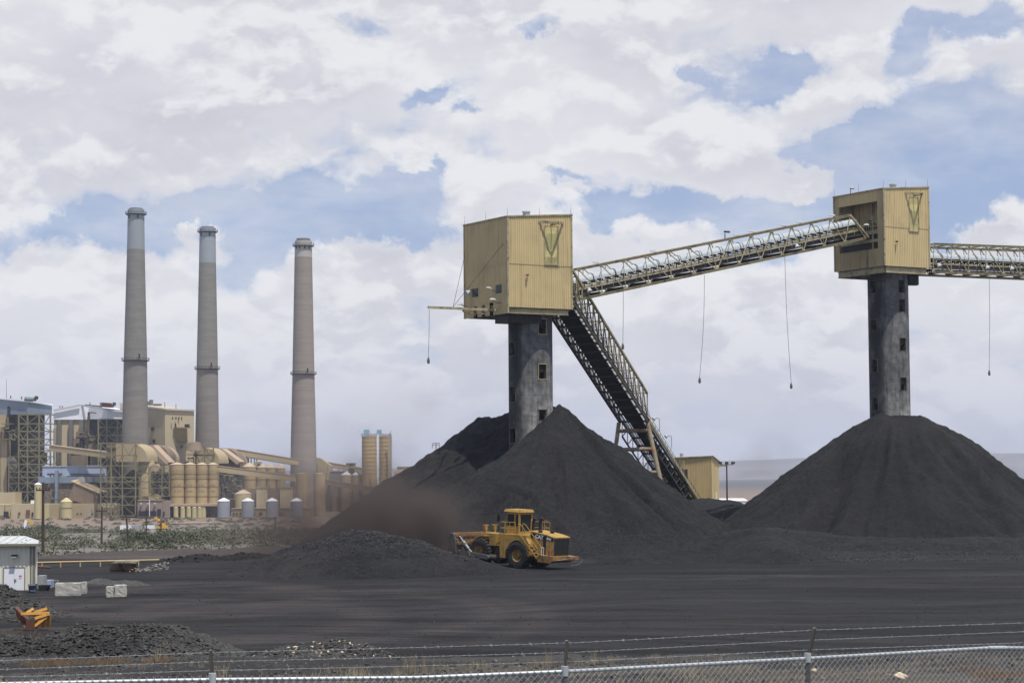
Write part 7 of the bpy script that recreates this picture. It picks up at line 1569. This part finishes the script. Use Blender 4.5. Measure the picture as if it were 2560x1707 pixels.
def grass(name, cents, per, h, sp, m, lean=.35):
    vs = []; fs = []
    for (x_, y_, hh) in cents:
        z_ = float(surf([x_], [y_])[0])
        for k in range(per):
            a = random.uniform(0, 6.28); r = random.gauss(0, sp); bx, by = x_ + r * math.cos(a), y_ + r * math.sin(a); H = h * hh * random.uniform(.4, 1.15); lx, ly = random.gauss(0, lean) * H, random.gauss(0, lean) * H; w_ = random.uniform(.003, .006)
            o_ = len(vs); vs += [(bx - w_, by, z_ - .03), (bx + w_, by, z_ - .03), (bx + lx * .4 + w_ * .7, by + ly * .4, z_ + H * .6), (bx + lx * .4 - w_ * .7, by + ly * .4, z_ + H * .6), (bx + lx, by + ly, z_ + H)]; fs += [(o_, o_ + 1, o_ + 2, o_ + 3), (o_ + 3, o_ + 2, o_ + 4)]
    mb = MB(); mb.v = vs; mb.f = fs; return single(mb, name, m, kind='stuff', smooth=False)
mat('dry_grass', (.25, .205, .135), .9, .3, .8); mat('rusty_grass', (.17, .115, .07), .9, .3, .8)
cents = []
for k in range(620):
    y = random.uniform(39, 84); x = random.uniform(-1, 1) * (y * .26 + .5); g = float(fbm(np.array([x / 4.5]), np.array([y / 6]), 3, 19)[0])
    if g > .06: cents.append((x, y, .6 + g))
grass('dry_grass', cents, 16, .26, .16, 'dry_grass')
cents = [(at(u + random.gauss(0, 26), 1650, Y).x, Y + random.uniform(-2, 2), .9) for (u, Y, n_) in ((250, 74, 40), (120, 72, 30), (400, 78, 14), (2510, 52, 22), (2450, 56, 10), (160, 116, 7), (110, 118, 5), (20, 118, 9)) for _ in range(n_)]
grass('rusty_grass', cents, 22, .30, .2, 'rusty_grass')
cents = [(at(u, v, Y).x, Y, 1.5) for (u, v, Y) in ((1030, 1660, 62), (1020, 1665, 60), (1370, 1655, 66), (1060, 1660, 63), (1735, 1690, 46), (2185, 1640, 47), (1485, 1650, 66), (395, 1625, 78), (560, 1690, 46), (545, 1690, 45))]
grass('tall_dry_grass', cents, 26, .42, .12, 'dry_grass', .18)
# scrub on the flats: each bush a clump of small leaf faces
def bushes(name, cents, m, per=70):
    vs = []; fs = []
    for (x_, y_, r, h) in cents:
        g = gz(x_, y_); n_ = int(per * (0.4 + r / 2.2)); 
        for k in range(n_):
            a = random.uniform(0, 6.283); q_ = random.random() ** .6 * r; zz = random.random() ** .8 * h * math.sqrt(max(.05, 1 - (q_ / r) ** 2)); cx_, cy_, cz_ = x_ + q_ * math.cos(a), y_ + q_ * math.sin(a), g + zz
            s = random.uniform(.12, .32) * (.5 + r * .35); d1 = Vector((random.gauss(0, 1), random.gauss(0, 1), random.gauss(0, .8))).normalized() * s; d2 = Vector((random.gauss(0, 1), random.gauss(0, 1), random.gauss(0, 1))).normalized() * s * .7
            c = Vector((cx_, cy_, cz_)); o_ = len(vs); vs += [tuple(c - d1), tuple(c + d2), tuple(c + d1), tuple(c - d2)]; fs.append((o_, o_ + 1, o_ + 2, o_ + 3))
    mb = MB(); mb.v = vs; mb.f = fs; return single(mb, name, m, kind='stuff', smooth=False)
mat('sage', (.125, .125, .08), .9, .35, .08, spots=(.19, .18, .13), spscale=.12); mat('dark_sage', (.07, .08, .045), .9, .3, .1)
cs = []; cd_ = []
for k in range(2800):
    y = 385 + 465 * random.random() ** .8; x = random.uniform(-.255 * y - 5, -.03 * y); g = float(fbm(np.array([x / 32]), np.array([y / 75]), 3, 29)[0])
    dens_ = g + .05 * (1 - abs(y - 560) / 300)
    if dens_ > .06 or random.random() < .06:
        r = random.uniform(.6, 2.0) * (1 + max(0, dens_)); (cs if random.random() < .72 else cd_).append((x, y, r, r * random.uniform(.55, .95)))
for k in range(60): y = random.gauss(500, 12); x = at(random.gauss(390, 42), 1350, y).x; r = random.uniform(1.4, 3.2); cd_.append((x, y, r, r * .95))
for k in range(260): y = random.uniform(925, 1030); x = random.uniform(-.25 * y, -.1 * y); r = random.uniform(.7, 2.2); (cs if random.random() < .5 else cd_).append((x, y, r, r * .6))
for k in range(90): y = random.uniform(255, 330); x = random.uniform(-.24 * y, -.13 * y); r = random.uniform(.3, .9); cs.append((x, y, r, r * .8))
for k in range(50): y = random.uniform(800, 880); x = at(random.gauss(95, 32), 1320, y).x; r = random.uniform(1.5, 3.6); cd_.append((x, y, r, r))
bushes('sagebrush', cs, 'sage', 60); bushes('dark_scrub', cd_, 'dark_sage', 60)
# faint wire fence on the far side of the yard
r_ = thing('wire_fence', 'thin wire fence with slim posts along the far left side of the yard', 'fence', base_at(260, 1390, 262))
for k in range(11): u = 104 + k * 53; p = base_at(u, 1390, 262 + k * .5); mb = MB(); mb.tube(p, (p[0], p[1], p[2] + 2.0), .045, 6); put(mb, 'post', 'worn_steel', r_)
mb = MB(); a = base_at(104, 1390, 262); b = base_at(104 + 530, 1390, 267)
for h in (.5, 1.0, 1.5, 1.95):
    pr_ = [base_at(104 + k * 26.5, 1390, 262 + k * .25) for k in range(21)]; mb.path([(p[0], p[1], p[2] + h) for p in pr_], .012, 3)
put(mb, 'wire', 'worn_steel', r_)
# ---------------------------------------------------------------- air
def volume_mat(name, col, dens, ell=False, scale=.2, aniso=.2):
    m = bpy.data.materials.new(name); m.use_nodes = True; T = NT(m.node_tree)
    for n_ in list(T.n):
        if n_.type == 'BSDF_PRINCIPLED': T.n.remove(n_)
    v = T.node('ShaderNodeVolumePrincipled'); v.inputs['Color'].default_value = (*col, 1); v.inputs['Anisotropy'].default_value = aniso
    T.link(v.outputs[0], T.n['Material Output'].inputs['Volume'])
    if not ell: v.inputs['Density'].default_value = dens
    else:
        tc = T.node('ShaderNodeTexCoord').outputs['Object']; P = T.node('ShaderNodeNewGeometry').outputs['Position']
        r = T.vmath('LENGTH', tc); fall = T.math('POWER', T.math('SUBTRACT', 1.0, r, clamp=True), 1.4)
        n_ = T.noise(P, scale, 4, .6, .6); nn = T.ramp(n_, .38, .62, .05, 1.7)
        T.link(T.math('MULTIPLY', T.math('MULTIPLY', fall, nn), dens), v.inputs['Density'])
    return m
mb = MB(); mb.bb(-8000, 8000, -60, 11500, -18, 175)
hz_ = single(mb, 'haze', volume_mat('haze_air', (.78, .84, 1.0), 7.5e-5), kind='stuff', smooth=False)
def puff(u, v, Y, rx, ry, rz, rot, dens, col=(.19, .155, .14), tilt=0, scale=.2):
    p = at(u, v, Y); bm = bmesh.new(); bmesh.ops.create_icosphere(bm, subdivisions=3, radius=1.0); me = bpy.data.meshes.new('dust_cloud'); bm.to_mesh(me); bm.free()
    me.materials.append(volume_mat('dust_air', col, dens, True, scale)); o = bpy.data.objects.new('dust_cloud', me); C.objects.link(o)
    o.location = p; o.scale = (rx, ry, rz); o.rotation_euler = (0, R(tilt), R(rot)); tag(o, kind='stuff')
puff(1045, 1322, 201, 9.0, 4.5, 4.8, 0, .62, tilt=22)
puff(900, 1275, 206, 15, 7, 6.2, 10, .30, tilt=10)
puff(770, 1315, 212, 14, 9, 6.0, 0, .17, tilt=-10)
puff(1000, 1225, 224, 11, 7, 5.6, 0, .06, tilt=38)
puff(900, 1130, 262, 26, 9, 10, 0, .03, tilt=-20, col=(.55, .5, .48))
puff(1905, 1165, 292, 9, 7, 6, 0, .045, tilt=-35, col=(.45, .42, .42))
puff(2500, 1160, 290, 11, 7, 6, 0, .03, tilt=40, col=(.45, .42, .42))
puff(1665, 1242, 305, 3.5, 3, 3, 0, .12, col=(.34, .22, .16))
